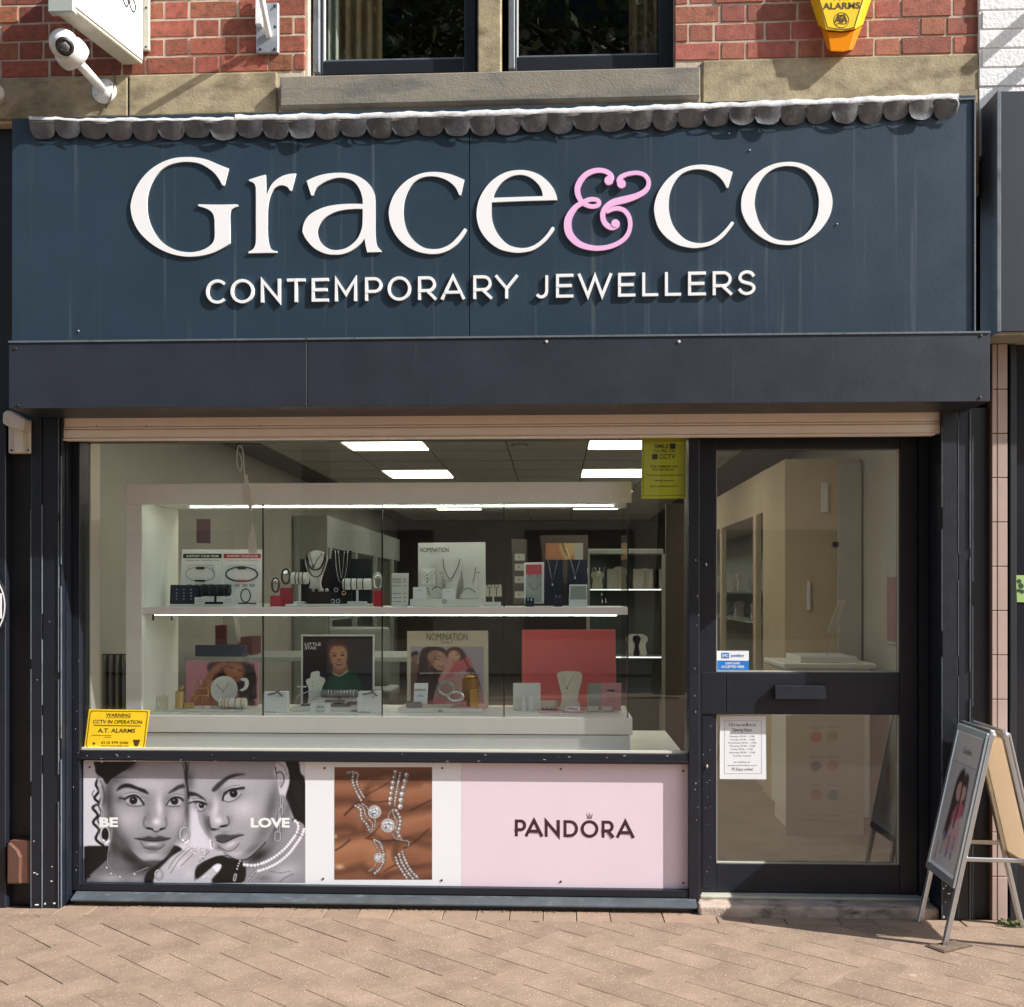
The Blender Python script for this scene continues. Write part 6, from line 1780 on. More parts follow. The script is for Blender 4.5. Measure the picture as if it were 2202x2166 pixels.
PZ4 = i.p(1072, 1026, .40).z + .0005
i = It('price_card', 'white price card leaning before the hugging poster', 'price card', zB, (1280, 1010), .44, PZ4)
i.shape('card', [(1215, 985), (1340, 985), (1350, 796), (1225, 796)], M['paper'], dep=.004, smooth=False)
i.shape('band', [(1226, 868), (1328, 868), (1330, 848), (1228, 848)], M['in_grey'], y0=.4385, dep=.001, smooth=False, bevel=0)
i.txt('-40%', (1252, 900, 1308, 922), M['blue'], .4385)
i = It('ring_box', 'flat grey box at the left on the logo plinth', 'ring box', zB, (1210, 1010), .42, PZ4)
i.block('box', 1150, 970, 1285, 1012, M['grey_card'], dep=.06)
i = It('watch_display', 'silver patterned watch straps on clear stand', 'watch', zB, (1520, 1000), .46, PZ4)
m = MB(); m.tube([i.p(1510 + 68 * math.cos(k * .3927), 850 + 60 * math.sin(k * .3927), .46) for k in range(16)], .010, 8, closed=True); obj('strap', m, material('patterned_silver', lin(170, 168, 160), .3, .7, var=.7, scale=160), i.t, smooth=True)
m = MB(); m.tube([i.p(1600 + 68 * math.cos(k * .3927), 920 + 42 * math.sin(k * .3927), .44) for k in range(16)], .008, 8, closed=True); obj('strap', m, M['silver'], i.t, smooth=True)
i.block('stand', 1560, 960, 1670, 1020, M['glass_case'], bevel=0, dep=.03)
i = It('bracelet_display', 'amber coloured drum with gold link bracelet', 'bracelet stand', zB, (1730, 1000), .48, PZ4)
c = i.p(1728, 760, .48); m = MB(); m.lathe((c.x, .50, PZ4), (0, 0, 1), [(.020, 0), (.020, .03), (.040, .032), (.040, c.z - PZ4), (.034, c.z - PZ4 + .002)], 26); obj('drum', m, M['amber_box'], i.t, smooth=False)
m = MB(); m.tube([Vector((c.x + .026 * math.cos(k * .3927), .50 + .026 * math.sin(k * .3927), c.z + .012)) for k in range(16)], .006, 6, closed=True); obj('bracelet', m, M['gold'], i.t, smooth=True)
i.block('gold_link', 1730, 850, 1800, 990, M['gold'], y0=.43, dep=.02, bevel=.004)
i = It('pink_mat', 'pink triangular mat sliding off the logo plinth', 'mat', zB, (1740, 1000), .45, PZ4)
pp = [i.p(1540, 1005, .42), i.p(1900, 1012, .42)]
m = MB(); m.prism([(pp[0].x, .42, PZ4 + .0005), (pp[1].x, .42, PZ4 + .0005), (pp[1].x - .04, .60, PZ4 + .0005), (pp[0].x + .03, .60, PZ4 + .0005)], (0, 0, .003)); obj('mat', m, M['rose'], i.t)
i = It('coral_board', 'large plain coral red board at the right of the lower shelf', 'display panel', zD, (1400, 740), .68, LO)
i.shape('board', [(1045, 750), (1748, 750), (1742, 117), (1045, 120)], M['coral'], dep=.012, smooth=False)
i = It('show_card', 'plain white card at the left of the coral board', 'show card', zD, (1080, 740), .50, LO)
i.shape('card', [(980, 748), (1185, 748), (1182, 515), (978, 515)], M['velvet_white'], dep=.004, smooth=False)
for k, a in enumerate((1058, 1112)):
    i.shape('cone', [(a - 18, 745), (a + 18, 745), (a + 5, 615), (a - 5, 615)], M['velvet_white'], y0=.46, dep=.02, smooth=False)
i = It('jewellery_box', 'open pink jewellery box with sparkling rings', 'jewellery box', zD, (1250, 750), .42, LO)
i.block('box', 1168, 722, 1332, 762, M['rose'], dep=.08); bz = i.p(1168, 722).z
i.shape('lid', [(1185, 722), (1312, 722), (1320, 646), (1178, 646)], M['velvet_cream'], y0=.5, dep=.008, smooth=False)
m = MB(); m.box(i.p(1188, 700).x, i.p(1310, 700).x, .44, .49, bz, bz + .004); obj('cushion', m, M['velvet_black'], i.t)
for k in range(12):
    m = MB(); m.ball(i.p(1196 + k * 10, 694 + (k % 3) * 6, .44), .004, 6); obj('stone', m, M['silver'], i.t)
i = It('necklace_bust', 'tall cream bust with fine pendant before the coral board', 'necklace bust', zD, (1400, 740), .47, LO)
i.shape('bust', [(1306, 460), (1322, 436), (1400, 428), (1475, 434), (1492, 455), (1490, 500), (1468, 580), (1462, 640), (1480, 722), (1335, 722), (1342, 640), (1336, 580), (1315, 500)], M['velvet_cream'], dep=.03, bevel=.006)
i.block('base', 1348, 722, 1510, 762, M['rose'], y0=.42, dep=.09)
m = MB(); m.ball(i.p(1380, 555, .467), (.003, .002, .005), 8); obj('pendant', m, M['gold'], i.t)
i.chain('chain', [(1345, 460), (1380, 550), (1440, 440)], .0006, M['gold'], .4675, False)
m = MB(); m.tube([i.p(1420 + 55 * math.cos(k * .524), 708 + 14 * math.sin(k * .524), .43) for k in range(12)], .003, 6, closed=True); obj('bangle', m, M['silver'], i.t)
i = It('show_card', 'half white half pink card at the right of the coral board', 'show card', zD, (1660, 740), .52, LO)
i.shape('white_half', [(1533, 750), (1634, 750), (1634, 515), (1535, 518)], M['in_grey'], dep=.004, smooth=False, bevel=0)
i.shape('pink_half', [(1634.5, 750), (1782, 750), (1785, 515), (1634.5, 515)], M['rose'], dep=.004, smooth=False, bevel=0)
i.shape('dark_bar', [(1678, 577), (1736, 577), (1736, 565), (1678, 565)], M['ink_plum'], y0=.5185, dep=.001, smooth=False, bevel=0)
for b in (603, 625, 643, 655):
    i.chain('line', [(1675, b), (1740, b)], .0008, M['ink_pink'], .5185, False)
for k, (a0, a1) in enumerate(((1533, 1612), (1640, 1720))):
    i = It('stud_box', ('small grey stud box under the pink card, left one', 'small pink stud box under the pink card, right one')[k], 'jewellery box', zD, ((a0 + a1) / 2, 750), .44, LO)
    i.block('box', a0, 692, a1, 752, M['in_grey'] if k == 0 else M['rose'], dep=.05)
    i.block('label_panel', a0 + 3, 692, a1 - 3, 722, M['velvet_cream'], y0=.437, dep=.002, floor=False)

# ---- hanging loop and tag in the window
hk = thing('hanging_tag', 'pale hook and long tapering tag hanging inside the window', 'hanging tag', at(*b6(1350, 300), .22))
m = MB(); m.tube([at(*b6(*p), .22) for p in catmull([(1378, 470), (1368, 300), (1350, 258), (1336, 280), (1334, 360), (1350, 400), (1362, 370), (1358, 330), (1345, 300)], False, 5)], .0022, 6); obj('hook', m, M['velvet_white'], hk, smooth=True)
m = MB(); m.pprism([b6(1375, 420), b6(1392, 420), b6(1418, 590), b6(1416, 625), b6(1400, 625)], .22, .222); obj('upper_strip', m, M['in_cream'], hk)
m = MB(); m.pprism([b6(1418, 690), b6(1428, 720), b6(1448, 860), b6(1400, 870), b6(1392, 800)], .22, .222); obj('lower_strip', m, M['in_cream'], hk)
m = MB(); m.tube([at(*b6(1410, 620), .221), at(*b6(1420, 700), .221)], .001, 5); obj('cord', m, M['in_cream'], hk)

# ------------------------------------------------------------------ furniture further back
def busts(t, x, y, z, s, mat, nm='bust'):
    m = MB(); pr = [(-.5, 0), (.5, 0), (.42, .5), (.62, .8), (.3, 1.0), (-.3, 1.0), (-.62, .8), (-.42, .5)]
    m.prism([(x + a * s * .6, y, z + b * s) for a, b in catmull(pr, True, 3)], (0, .03, 0)); obj(nm, m, mat, t, bevel=.004)
def wall_cabinet(label, x0, x1, y0, y1, z0, z1, face, posts, shelves, mat, back):
    """glazed cabinet; face 'y' looks to the street, 'x-' / 'x+' look across the shop"""
    t = thing('wall_cabinet', label, 'cabinet', ((x0 + x1) / 2, y0, z0))
    w = .045
    m = MB()
    if face == 'y':
        m.box(x0, x1, y1 - .02, y1, z0, z1); obj('back_panel', m, back, t)
        for nm, b in (('top', (x0, x1, y0, y1 - .021, z1 - w, z1)), ('bottom', (x0, x1, y0, y1 - .021, z0, z0 + w))):
            m = MB(); m.box(*b); obj(nm, m, mat, t, bevel=.003)
        for s in posts:
            xx = x0 + (x1 - x0) * s
            m = MB(); m.box(xx - .015, xx + .015, y0 - .001, y0 + .03, z0 + w, z1 - w); obj('post', m, mat, t)
        for z in shelves:
            m = MB(); m.box(x0, x1, y0 + .03, y1 - .022, z, z + .012); obj('shelf', m, mat, t)
            m = MB(); m.box(x0 + .02, x1 - .02, y0 + .022, y0 + .029, z, z + .011); obj('shelf_light', m, M['led_dim'], t)
    else:
        xb = x1 if face == 'x-' else x0
        xf = x0 if face == 'x-' else x1
        m.box(min(xb, xb + (-.02 if face == 'x-' else .02)), max(xb, xb + (-.02 if face == 'x-' else .02)), y0, y1, z0, z1); obj('back_panel', m, back, t)
        e0, e1 = (x0, x1 - .021) if face == 'x-' else (x0 + .021, x1)
        for nm, b in (('top', (e0, e1, y0, y1, z1 - .30, z1)), ('bottom', (e0, e1, y0, y1, z0, z0 + .5)), ('end_panel', (e0, e1, y0 - .02, y0 - .001, z0, z1))):
            m = MB(); m.box(*b); obj(nm, m, mat, t, bevel=.003)
        for s in posts:
            yy = y0 + (y1 - y0) * s
            a, b = (xf - .012, xf + .03) if face == 'x-' else (xf - .03, xf + .012)
            m = MB(); m.box(a, b, yy - .05, yy + .05, z0 + .5, z1 - .3); obj('post', m, mat, t, bevel=.003)
        for z in shelves:
            m = MB(); m.box(e0 + .03, e1 - .03, y0, y1, z, z + .012); obj('shelf', m, M['in_grey'], t)
            m = MB(); m.box((xf + .031) if face == 'x-' else (xf - .036), (xf + .036) if face == 'x-' else (xf - .031), y0 + .02, y1 - .02, z, z + .011); obj('shelf_light', m, M['led_dim'], t)
    return t
M['led_dim'] = emitter('cabinet_light', (0.95, 1.0, 0.95), 0.8)
# right hand row seen through the door
c = wall_cabinet('cream glazed wall cabinets along the right, seen through the door', 1.50, 1.95, 2.75, 8.6, RZ0, 2.30, 'x-', (.06, .32, .55, .78), (1.43, 1.19), M['in_wall_tan'], M['in_grey'])
for k in range(7):
    busts(c, 1.72, 3.2 + k * .8, 1.443, .16, M['velvet_white']); busts(c, 1.72, 3.4 + k * .8, 1.203, .14, M['velvet_white'])
cp = thing('column', 'plain tan boxed column behind the door glass', 'column', (1.7, 2.2, RZ0))
m = MB(); m.box(1.47, 1.94, 2.02, 2.70, RZ0, 2.28); obj('shaft', m, M['in_wall_tan'], cp, bevel=.004)
m = MB(); m.box(1.80, 1.945, 1.995, 2.019, 1.0, 2.25); obj('side_board', m, M['in_wall'], cp, bevel=.003)
m = MB(); m.box(1.77, 1.80, 1.985, 2.018, 1.72, 1.75); obj('switch', m, M['black'], cp)
p5 = lambda a, b, y: at(*z5(a, b), y)
for (a0, b0, a1, b1) in ((803, 362, 837, 525), (722, 912, 738, 1072)):
    m = MB(); P, Q = p5(a0, b0, 2.0), p5(a1, b1, 2.0); m.box(P.x, Q.x, 2.0, 2.018, Q.z, P.z); obj('tape_strip' if a0 > 800 else 'handle', m, M['paper'], cp)
ct = thing('counter', 'white shop counter with stepped top behind the door', 'counter', (1.6, 1.45, RZ0))
zc = at(*z5(780, 1375), 1.45).z
m = MB(); m.box(1.37, 1.83, 1.45, 1.95, RZ0 + .10, zc - .03); obj('body', m, M['case'], ct, bevel=.004)
m = MB(); m.box(1.33, 1.86, 1.42, 1.97, zc - .029, zc); obj('top', m, M['case'], ct, bevel=.004)
m = MB(); m.box(1.39, 1.80, 1.47, 1.94, RZ0, RZ0 + .099); obj('plinth', m, M['case'], ct)
m = MB(); m.box(1.45, 1.78, 1.52, 1.9, zc + .0005, zc + .035); obj('tray', m, M['velvet_white'], ct, bevel=.004)
DOTS = ct
i = It('card_holder', 'clear upright card holder standing on the counter behind the door', 'card holder', z5, (840, 1340), 1.55, zc + .036)
i.chain('stem', [(830, 1345), (850, 1190)], .006, M['glass_case'], 1.55, False)
i.shape('card', [(848, 1160), (885, 1172), (938, 1020), (898, 1016)], M['in_cream'], dep=.006, smooth=False, bevel=0)
i.shape('small_card', [(835, 1205), (905, 1205), (905, 1165), (838, 1162)], M['in_cream'], y0=1.545, dep=.004, smooth=False, bevel=0)
pw = thing('wall_poster', 'tall grey and mauve poster on the right wall inside', 'poster', (1.955, 1.4, 1.13))
m = MB(); m.box(1.945, 1.959, 1.05, 1.52, 1.13, 2.10); obj('frame', m, M['in_grey'], pw, bevel=.004)
m = MB(); m.box(1.943, 1.9445, 1.07, 1.50, 1.15, 1.52); obj('lower_print', m, material('mauve_print', lin(150, 112, 122), .6), pw)
m = MB(); m.box(1.943, 1.9445, 1.07, 1.50, 1.521, 2.08); obj('upper_print', m, M['in_grey'], pw)
# left row
wall_cabinet('pale glazed cabinets along the left wall deep in the shop', -2.45, -2.12, 5.0, 9.5, RZ0, 2.15, 'x+', (.02, .3, .58, .86), (1.45, 1.15), M['in_grey'], M['in_grey'])
# back right cabinet with busts
bx0, bx1 = at(*l8(985, 1300), 5.0).x, at(*l8(1590, 1300), 5.0).x
bzt = at(*l8(1300, 1045), 5.0).z
s1_, s2_ = at(*l8(1300, 1376), 5.0).z, at(*l8(1300, 1560), 5.0).z
c = wall_cabinet('dark glazed cabinet with necklace busts at the back of the shop', bx0, bx1, 5.0, 5.4, RZ0, bzt, 'y', (0, 1), (s1_, at(*zD(1850, 330), 5.0).z), M['in_grey'], material('cabinet_back', lin(84, 92, 90), .6))
for a, b, s in ((1062, 1225, .17), (1240, 1190, .24), (1445, 1205, .23)):
    p = at(*l8(a, 1360), 5.1); busts(c, p.x, 5.12, s1_ + .013, at(*l8(a, b), 5.12).z - s1_ - .013, M['velvet_cream'])
for a in (1180, 1388, 1510, 1548):
    p = at(*l8(a, 1360), 5.08); m = MB(); m.box(p.x - .05, p.x + .05, 5.08, 5.09, s1_ + .013, s1_ + .2); obj('card', m, M['in_wall'], c)
s3_ = at(*zD(1850, 330), 5.0).z
for a in (1875, 1925):
    p = at(*zD(a, 330), 5.1); busts(c, p.x, 5.12, s3_ + .013, .2, M['velvet_white'])
# dark door standing open at right, brown panel
bp = thing('inner_door', 'dark brown inner door behind the right window edge', 'door', (at(1450, 1500, 4.2).x, 4.2, RZ0))
x0, x1 = at(1432, 1300, 4.4).x, at(1474, 1300, 4.4).x
m = MB(); m.box(x0, x1, 4.4, 4.45, RZ0, 2.2); obj('leaf', m, M['in_dark'], bp)
m = MB(); m.box(x1 + .001, x1 + .07, 4.36, 4.45, RZ0, 2.2); obj('frame', m, M['in_cream'], bp)
HAIR = thing('wall_poster', 'poster of blonde hair hanging at the back of the shop', 'poster', at(*l8(795, 1130), 3.4))
m = MB(); m.pprism([l8(640, 1320), l8(985, 1320), l8(985, 935), l8(600, 935)], 3.42, 3.46); obj('board', m, M['in_dark'], HAIR)
# a poster on the left wall, low furniture behind the case
m = MB(); m.pprism([b6(1105, 805), b6(1182, 808), b6(1182, 672), b6(1105, 670)], 1.6, 1.61); o = obj('wall_notice', m, material('mauve_notice', lin(120, 92, 100), .7), label='small mauve notice hanging behind the upper left shelf', cat='notice')
t = thing('storage_box', 'dark red file box on the desk behind the lower shelf', 'box', at(*zA(765, 900), 1.9))
desk_z = at(*zA(765, 930), 1.9).z
for a0, b0, a1, b1, y, mt in ((632, 855, 905, 925, 1.9, 'in_dark'), (632, 710, 700, 854, 1.9, 'in_dark'), (820, 795, 905, 854, 1.92, 'in_dark')):
    P, Q = at(*zA(a0, b0), y), at(*zA(a1, b1), y); m = MB(); m.box(P.x, Q.x, y, y + .2, Q.z, P.z); obj('panel', m, material('maroon_box', lin(104, 48, 46), .6), t)
m = MB(); P = at(*zA(780, 850), 1.95); m.hexa([(P.x - .05, 1.95, P.z), (P.x + .02, 1.95, P.z), (P.x - .03, 1.95, P.z + .28), (P.x - .1, 1.95, P.z + .26), (P.x - .05, 2.05, P.z), (P.x + .02, 2.05, P.z), (P.x - .03, 2.05, P.z + .28), (P.x - .1, 2.05, P.z + .26)]); obj('folder', m, M['in_wall'], t)
t = thing('desk', 'grey desk behind the display case', 'desk', (-1.3, 1.9, RZ0))
m = MB(); m.box(-2.3, -.7, 1.75, 2.4, desk_z - .03, desk_z - .001); obj('top', m, M['in_grey'], t, bevel=.003)
for xx in (-2.25, -.78):
    m = MB(); m.box(xx, xx + .04, 1.8, 2.35, RZ0, desk_z - .031); obj('leg', m, M['in_rail'], t)
m = MB(); P, Q = at(*zA(500, 900), 1.8), at(*zA(870, 965), 1.8); m.box(P.x, Q.x, 1.76, 1.8, desk_z, desk_z + .07); obj('folder_pile', m, material('blue_folder', lin(52, 62, 88), .6), label='blue folder pile on the desk behind the pink poster', cat='folder pile')
ch = thing('office_chair', 'grey green chair back showing above the child poster', 'chair', (at(*zA(1700, 900), 2.6).x, 2.6, RZ0))
P = at(*zA(1695, 720), 2.6)
m = MB(); m.box(P.x - .22, P.x + .22, 2.6, 2.66, P.z - .42, P.z); obj('backrest', m, M['in_grey'], ch, bevel=.03, seg=3)
m = MB(); m.box(P.x - .22, P.x + .22, 2.67, 3.1, P.z - .52, P.z - .45); obj('seat', m, M['in_grey'], ch, bevel=.02, seg=2)
for sx in (-.19, .19):
    for yy in (2.7, 3.06):
        m = MB(); m.box(P.x + sx - .015, P.x + sx + .015, yy - .015, yy + .015, RZ0, P.z - .521); obj('leg', m, M['alu'], ch)
# ================================================================== printed pictures (flat print on the sheets)
rsd = np.random.RandomState(4)
# --- two women, black and white
cv = Canvas(14, 8, 1972, 1078, 4.0, (206, 204, 212))
def bw(v): return (v, v * .985, v * 1.02)
O2 = 919
def T(pts, o=O2): return [(p[0] + o,) + tuple(p[1:]) for p in pts]
# first woman: hair, ear, neck, dress
cv.line([(150, 150), (125, 210), (150, 270), (112, 330), (150, 375), (96, 415), (142, 480), (100, 545), (152, 610), (124, 690), (190, 748)], 22, bw(44), soft=5)
cv.line([(165, 330), (150, 400), (172, 460), (140, 520), (165, 570)], 12, bw(70), soft=4); cv.line([(112, 262), (92, 292), (108, 330)], 6, bw(60), soft=3); cv.line([(140, 375), (120, 415), (150, 470)], 5, bw(170), soft=3); cv.line([(135, 560), (150, 620), (140, 680)], 4, bw(150), soft=3)
cv.poly([(20, 755), (238, 752), (260, 840), (190, 920), (60, 1075), (14, 1080)], bw(34), soft=2, smooth=False)
cv.poly([(252, 740), (300, 600), (455, 790), (570, 880), (700, 880), (690, 940), (600, 1090), (50, 1090), (180, 910), (235, 860)], bw(118), soft=4)
cv.glow(260, 1040, 150, 50, bw(176), .8); cv.glow(480, 1045, 90, 40, bw(160), .7); cv.glow(430, 850, 150, 60, bw(52), .9, 35); cv.glow(560, 940, 120, 44, bw(58), .85, -8); cv.glow(290, 760, 40, 90, bw(70), .7)
cv.poly([(562, 1085), (572, 1000), (650, 930), (700, 890), (760, 830), (815, 748), (890, 790), (790, 850), (690, 950), (650, 1010), (665, 1085)], bw(30), soft=2)
cv.poly([(143, 130), (185, 160), (210, 240), (217, 340), (207, 425), (182, 430), (164, 330), (145, 220)], bw(182), soft=3); cv.line([(160, 170), (190, 240), (196, 330), (186, 400)], 9, bw(105), soft=5); cv.line([(178, 230), (205, 300), (205, 380)], 7, bw(90), soft=5)
# face
cv.poly([(250, -30), (930, -30), (928, 150), (936, 260), (939, 350), (931, 450), (906, 560), (866, 660), (816, 745), (760, 822), (700, 880), (640, 899), (570, 893), (508, 855), (452, 800), (394, 725), (340, 662), (290, 590), (250, 490), (226, 390), (215, 280), (224, 200), (262, 120)], bw(158), soft=3)
cv.glow(600, 210, 220, 80, bw(192), .75); cv.glow(420, 510, 110, 90, bw(188), .75); cv.glow(830, 500, 60, 90, bw(188), .7); cv.glow(690, 400, 34, 130, bw(214), .8); cv.glow(615, 840, 80, 36, bw(192), .7)
cv.glow(235, 330, 60, 200, bw(84), .9); cv.glow(270, 560, 60, 130, bw(78), .8, -22); cv.glow(380, 720, 60, 130, bw(92), .75, -38); cv.glow(935, 420, 26, 240, bw(84), .85); cv.glow(880, 650, 40, 110, bw(104), .7, 24); cv.glow(300, 170, 90, 60, bw(92), .7); cv.glow(640, 892, 130, 16, bw(60), .7); cv.glow(770, 800, 40, 80, bw(112), .6, 34)
cv.glow(330, 340, 50, 40, bw(100), .6); cv.glow(590, 350, 46, 90, bw(140), .6); cv.glow(760, 360, 36, 80, bw(140), .5)
cv.poly([(120, 70), (140, -10), (470, -10), (420, 60), (340, 110), (262, 160), (225, 205), (205, 190), (182, 150), (150, 130), (126, 108)], bw(26), soft=5); cv.glow(430, 50, 70, 36, bw(70), .7, -20); cv.line([(250, 120), (330, 70), (420, 20)], 5, bw(64), soft=6, alpha=.7)
cv.poly([(880, -10), (940, -10), (940, 170), (915, 130), (890, 80)], bw(64), soft=8)
cv.poly([(306, 272), (332, 228), (384, 202), (440, 208), (500, 234), (560, 254), (594, 292), (555, 286), (480, 256), (410, 238), (354, 246)], bw(52), soft=2); cv.poly([(762, 294), (800, 254), (850, 220), (900, 204), (928, 208), (922, 236), (872, 246), (822, 270)], bw(70), soft=3)
def eye(al, ic, ir, lash, lw, low, crease):
    cx = sum(p[0] for p in al) / len(al); cy = sum(p[1] for p in al) / len(al)
    cv.glow(cx, cy - 8, 95, 48, bw(104), .7)
    if crease: cv.line(crease, 16, bw(196), soft=12, alpha=.6); cv.line([(p[0], p[1] - 9) for p in crease], 5, bw(92), soft=6, alpha=.9)
    cv.poly(al, bw(176), soft=2); cv.ell(*ic, ir, ir, bw(40), soft=.12); cv.ell(*ic, ir * .55, ir * .55, bw(10), soft=.2); cv.ell(ic[0] - 5, ic[1] - 9, 6, 6, bw(190)); cv.glow(ic[0] + 5, ic[1] + 14, 14, 9, bw(90), .6)
    cv.line([(p[0], p[1] + 9) for p in lash[1:]], lw, bw(60), soft=12, alpha=.7); cv.line(lash, lw * .8, bw(18), soft=6); cv.line(low, 6, bw(76), soft=5)
eye([(392, 352), (420, 324), (460, 311), (505, 326), (546, 381), (500, 392), (440, 386)], (458, 350), 35, [(335, 326), (378, 336), (420, 313), (470, 303), (512, 327), (552, 383)], 13, [(395, 386), (440, 400), (500, 402), (552, 388)], [(385, 305), (450, 288), (512, 302), (548, 345)])
eye([(754, 390), (785, 346), (820, 326), (860, 331), (886, 366), (870, 392), (800, 397)], (822, 356), 33, [(748, 392), (785, 341), (825, 320), (870, 325), (900, 348)], 12, [(760, 397), (810, 406), (872, 398)], [(752, 362), (790, 322), (840, 305), (890, 314)])
cv.glow(585, 490, 34, 80, bw(128), .7); cv.glow(745, 480, 22, 70, bw(140), .6); cv.line([(562, 500), (547, 550), (565, 590), (600, 596)], 8, bw(96), soft=26); cv.line([(746, 512), (752, 565), (736, 592)], 7, bw(104), soft=24); cv.line([(575, 592), (615, 604), (655, 628), (700, 612), (738, 594)], 9, bw(58), soft=7); cv.ell(604, 600, 30, 9, bw(24), ang=8); cv.ell(714, 601, 23, 8, bw(28), ang=-8); cv.glow(662, 540, 36, 32, bw(224), .85); cv.glow(655, 650, 22, 16, bw(130), .6)
cv.glow(630, 700, 150, 60, bw(120), .45)
cv.poly([(476, 686), (540, 680), (600, 666), (640, 679), (688, 664), (740, 677), (784, 684), (722, 706), (640, 711), (560, 706)], bw(78), soft=1); cv.poly([(512, 704), (600, 712), (690, 709), (748, 700), (728, 748), (682, 778), (620, 782), (558, 756)], bw(138), soft=2); cv.glow(625, 736, 70, 16, bw(206), .75); cv.glow(620, 772, 80, 14, bw(86), .7); cv.line([(466, 684), (520, 697), (600, 708), (640, 711), (700, 706), (745, 699), (788, 682)], 7, bw(16), soft=4); cv.line([(520, 722), (558, 764), (620, 787), (684, 781), (735, 742)], 6, bw(70), soft=6); cv.glow(625, 805, 70, 14, bw(112), .6)
# jewellery of the first woman
def hoop(cx, cy, rx, ry, w):
    e_ = [(cx + rx * math.cos(k * .3142), cy + ry * math.sin(k * .3142)) for k in range(21)]
    cv.line(e_, w + 6, bw(40), soft=3); cv.line(e_, w, bw(206), soft=2); cv.line([(x - 2, y - 2) for x, y in e_[8:16]], w * .4, bw(245), soft=2)
cv.poly([(175, 600), (240, 600), (244, 690), (180, 690)], bw(46), soft=4); hoop(207, 652, 38, 66, 11); hoop(198, 470, 22, 40, 6); hoop(912, 652, 42, 66, 10)
for q_ in ((214, 712), (918, 712)): cv.dots([(q_[0] - 24, q_[1] - 12), (q_[0], q_[1] + 10), (q_[0] + 22, q_[1] - 8)], 9, bw(238), 10); cv.dots([(q_[0] - 18, q_[1] + 8), (q_[0] + 10, q_[1] - 10)], 5, bw(60), 14)
cv.line([(247, 735), (233, 905), (330, 1014), (450, 995), (590, 940)], 11, bw(56), soft=4); cv.line([(247, 735), (233, 905), (330, 1014), (450, 995), (590, 940)], 5, bw(208), soft=3); 
for q_ in ((222, 945), (262, 998), (340, 1024), (470, 1003)): cv.ell(*q_, 11, 11, bw(90)); cv.ell(q_[0] - 1, q_[1] - 1, 8, 8, bw(238))
# second woman: hair, neck, dress
cv.poly(T([(880, -10), (985, -10), (1012, 110), (1052, 190), (1062, 620), (1020, 565), (960, 515), (920, 425), (880, 330), (912, 200), (905, 90)]), bw(40), soft=3)
for k in range(14): cv.line(T([(930 + 7 * k, 20 + 18 * k), (950 + 6 * k, 150 + 14 * k), (960 + 5 * k, 330 + 8 * k)]), 3, bw(66 if k % 3 else 100), soft=4, alpha=.45)
cv.poly(T([(815, 300), (880, 325), (925, 440), (960, 520), (1058, 610), (1058, 1090), (540, 1090), (520, 935), (480, 880), (620, 790), (750, 620)]), bw(150), soft=3)
cv.glow(O2 + 640, 840, 130, 60, bw(50), .9, -30); cv.glow(O2 + 800, 600, 60, 160, bw(96), .75, 20); cv.glow(O2 + 880, 980, 130, 70, bw(190), .75, -25); cv.glow(O2 + 900, 430, 26, 90, bw(110), .6); cv.glow(O2 + 690, 1040, 70, 30, bw(110), .6); cv.line(T([(740, 975), (830, 990), (920, 975)]), 5, bw(110), soft=8); cv.line(T([(830, 1070), (880, 1030), (950, 1000)]), 6, bw(100), soft=10)
cv.poly(T([(60, 1090), (90, 960), (180, 880), (300, 838), (400, 860), (490, 885), (530, 960), (470, 1090)]), bw(30), soft=2)
cv.poly(T([(-10, -20), (758, -20), (772, 100), (800, 200), (815, 330), (800, 500), (760, 622), (700, 720), (622, 800), (545, 862), (470, 874), (398, 850), (330, 806), (290, 770), (240, 718), (170, 640), (122, 545), (104, 450), (90, 400), (40, 330), (5, 250)]), bw(164), soft=3)
cv.glow(O2 + 510, 420, 130, 110, bw(200), .8); cv.glow(O2 + 480, 190, 160, 60, bw(184), .6); cv.glow(O2 + 150, 200, 90, 80, bw(176), .5); cv.glow(O2 + 262, 420, 34, 120, bw(216), .8, 6); cv.glow(O2 + 760, 400, 60, 230, bw(104), .85, 12); cv.glow(O2 + 680, 640, 60, 150, bw(118), .75, 34); cv.glow(O2 + 590, 780, 120, 34, bw(104), .7, -38); cv.glow(O2 + 440, 820, 70, 26, bw(196), .6); cv.glow(O2 + 30, 180, 50, 110, bw(96), .75); cv.glow(O2 + 190, 560, 30, 110, bw(92), .8, -14); cv.glow(O2 + 300, 770, 60, 34, bw(96), .7); cv.glow(O2 + 300, 270, 46, 70, bw(128), .55)
cv.line(T([(340, 815), (400, 852), (470, 877), (548, 864), (626, 802), (704, 722)]), 8, bw(34), soft=7)
cv.poly(T([(795, 20), (850, 10), (896, 80), (912, 160), (892, 250), (852, 312), (822, 300), (806, 220), (800, 120)]), bw(196), soft=3); cv.line(T([(792, 60), (800, 110), (835, 98), (866, 140), (860, 200), (838, 235)]), 9, bw(74), soft=6); cv.line(T([(812, 20), (870, 60), (892, 130)]), 6, bw(120), soft=6); cv.glow(O2 + 835, 200, 22, 34, bw(140), .7); cv.line(T([(800, 120), (808, 220), (822, 300)]), 6, bw(96), soft=7)
cv.poly(T([(232, 258), (280, 200), (360, 142), (440, 114), (534, 120), (450, 138), (372, 172), (302, 238), (254, 274)]), bw(74), soft=2); cv.poly(T([(14, 272), (90, 284), (160, 328), (176, 356), (100, 312), (36, 312)]), bw(56), soft=4)
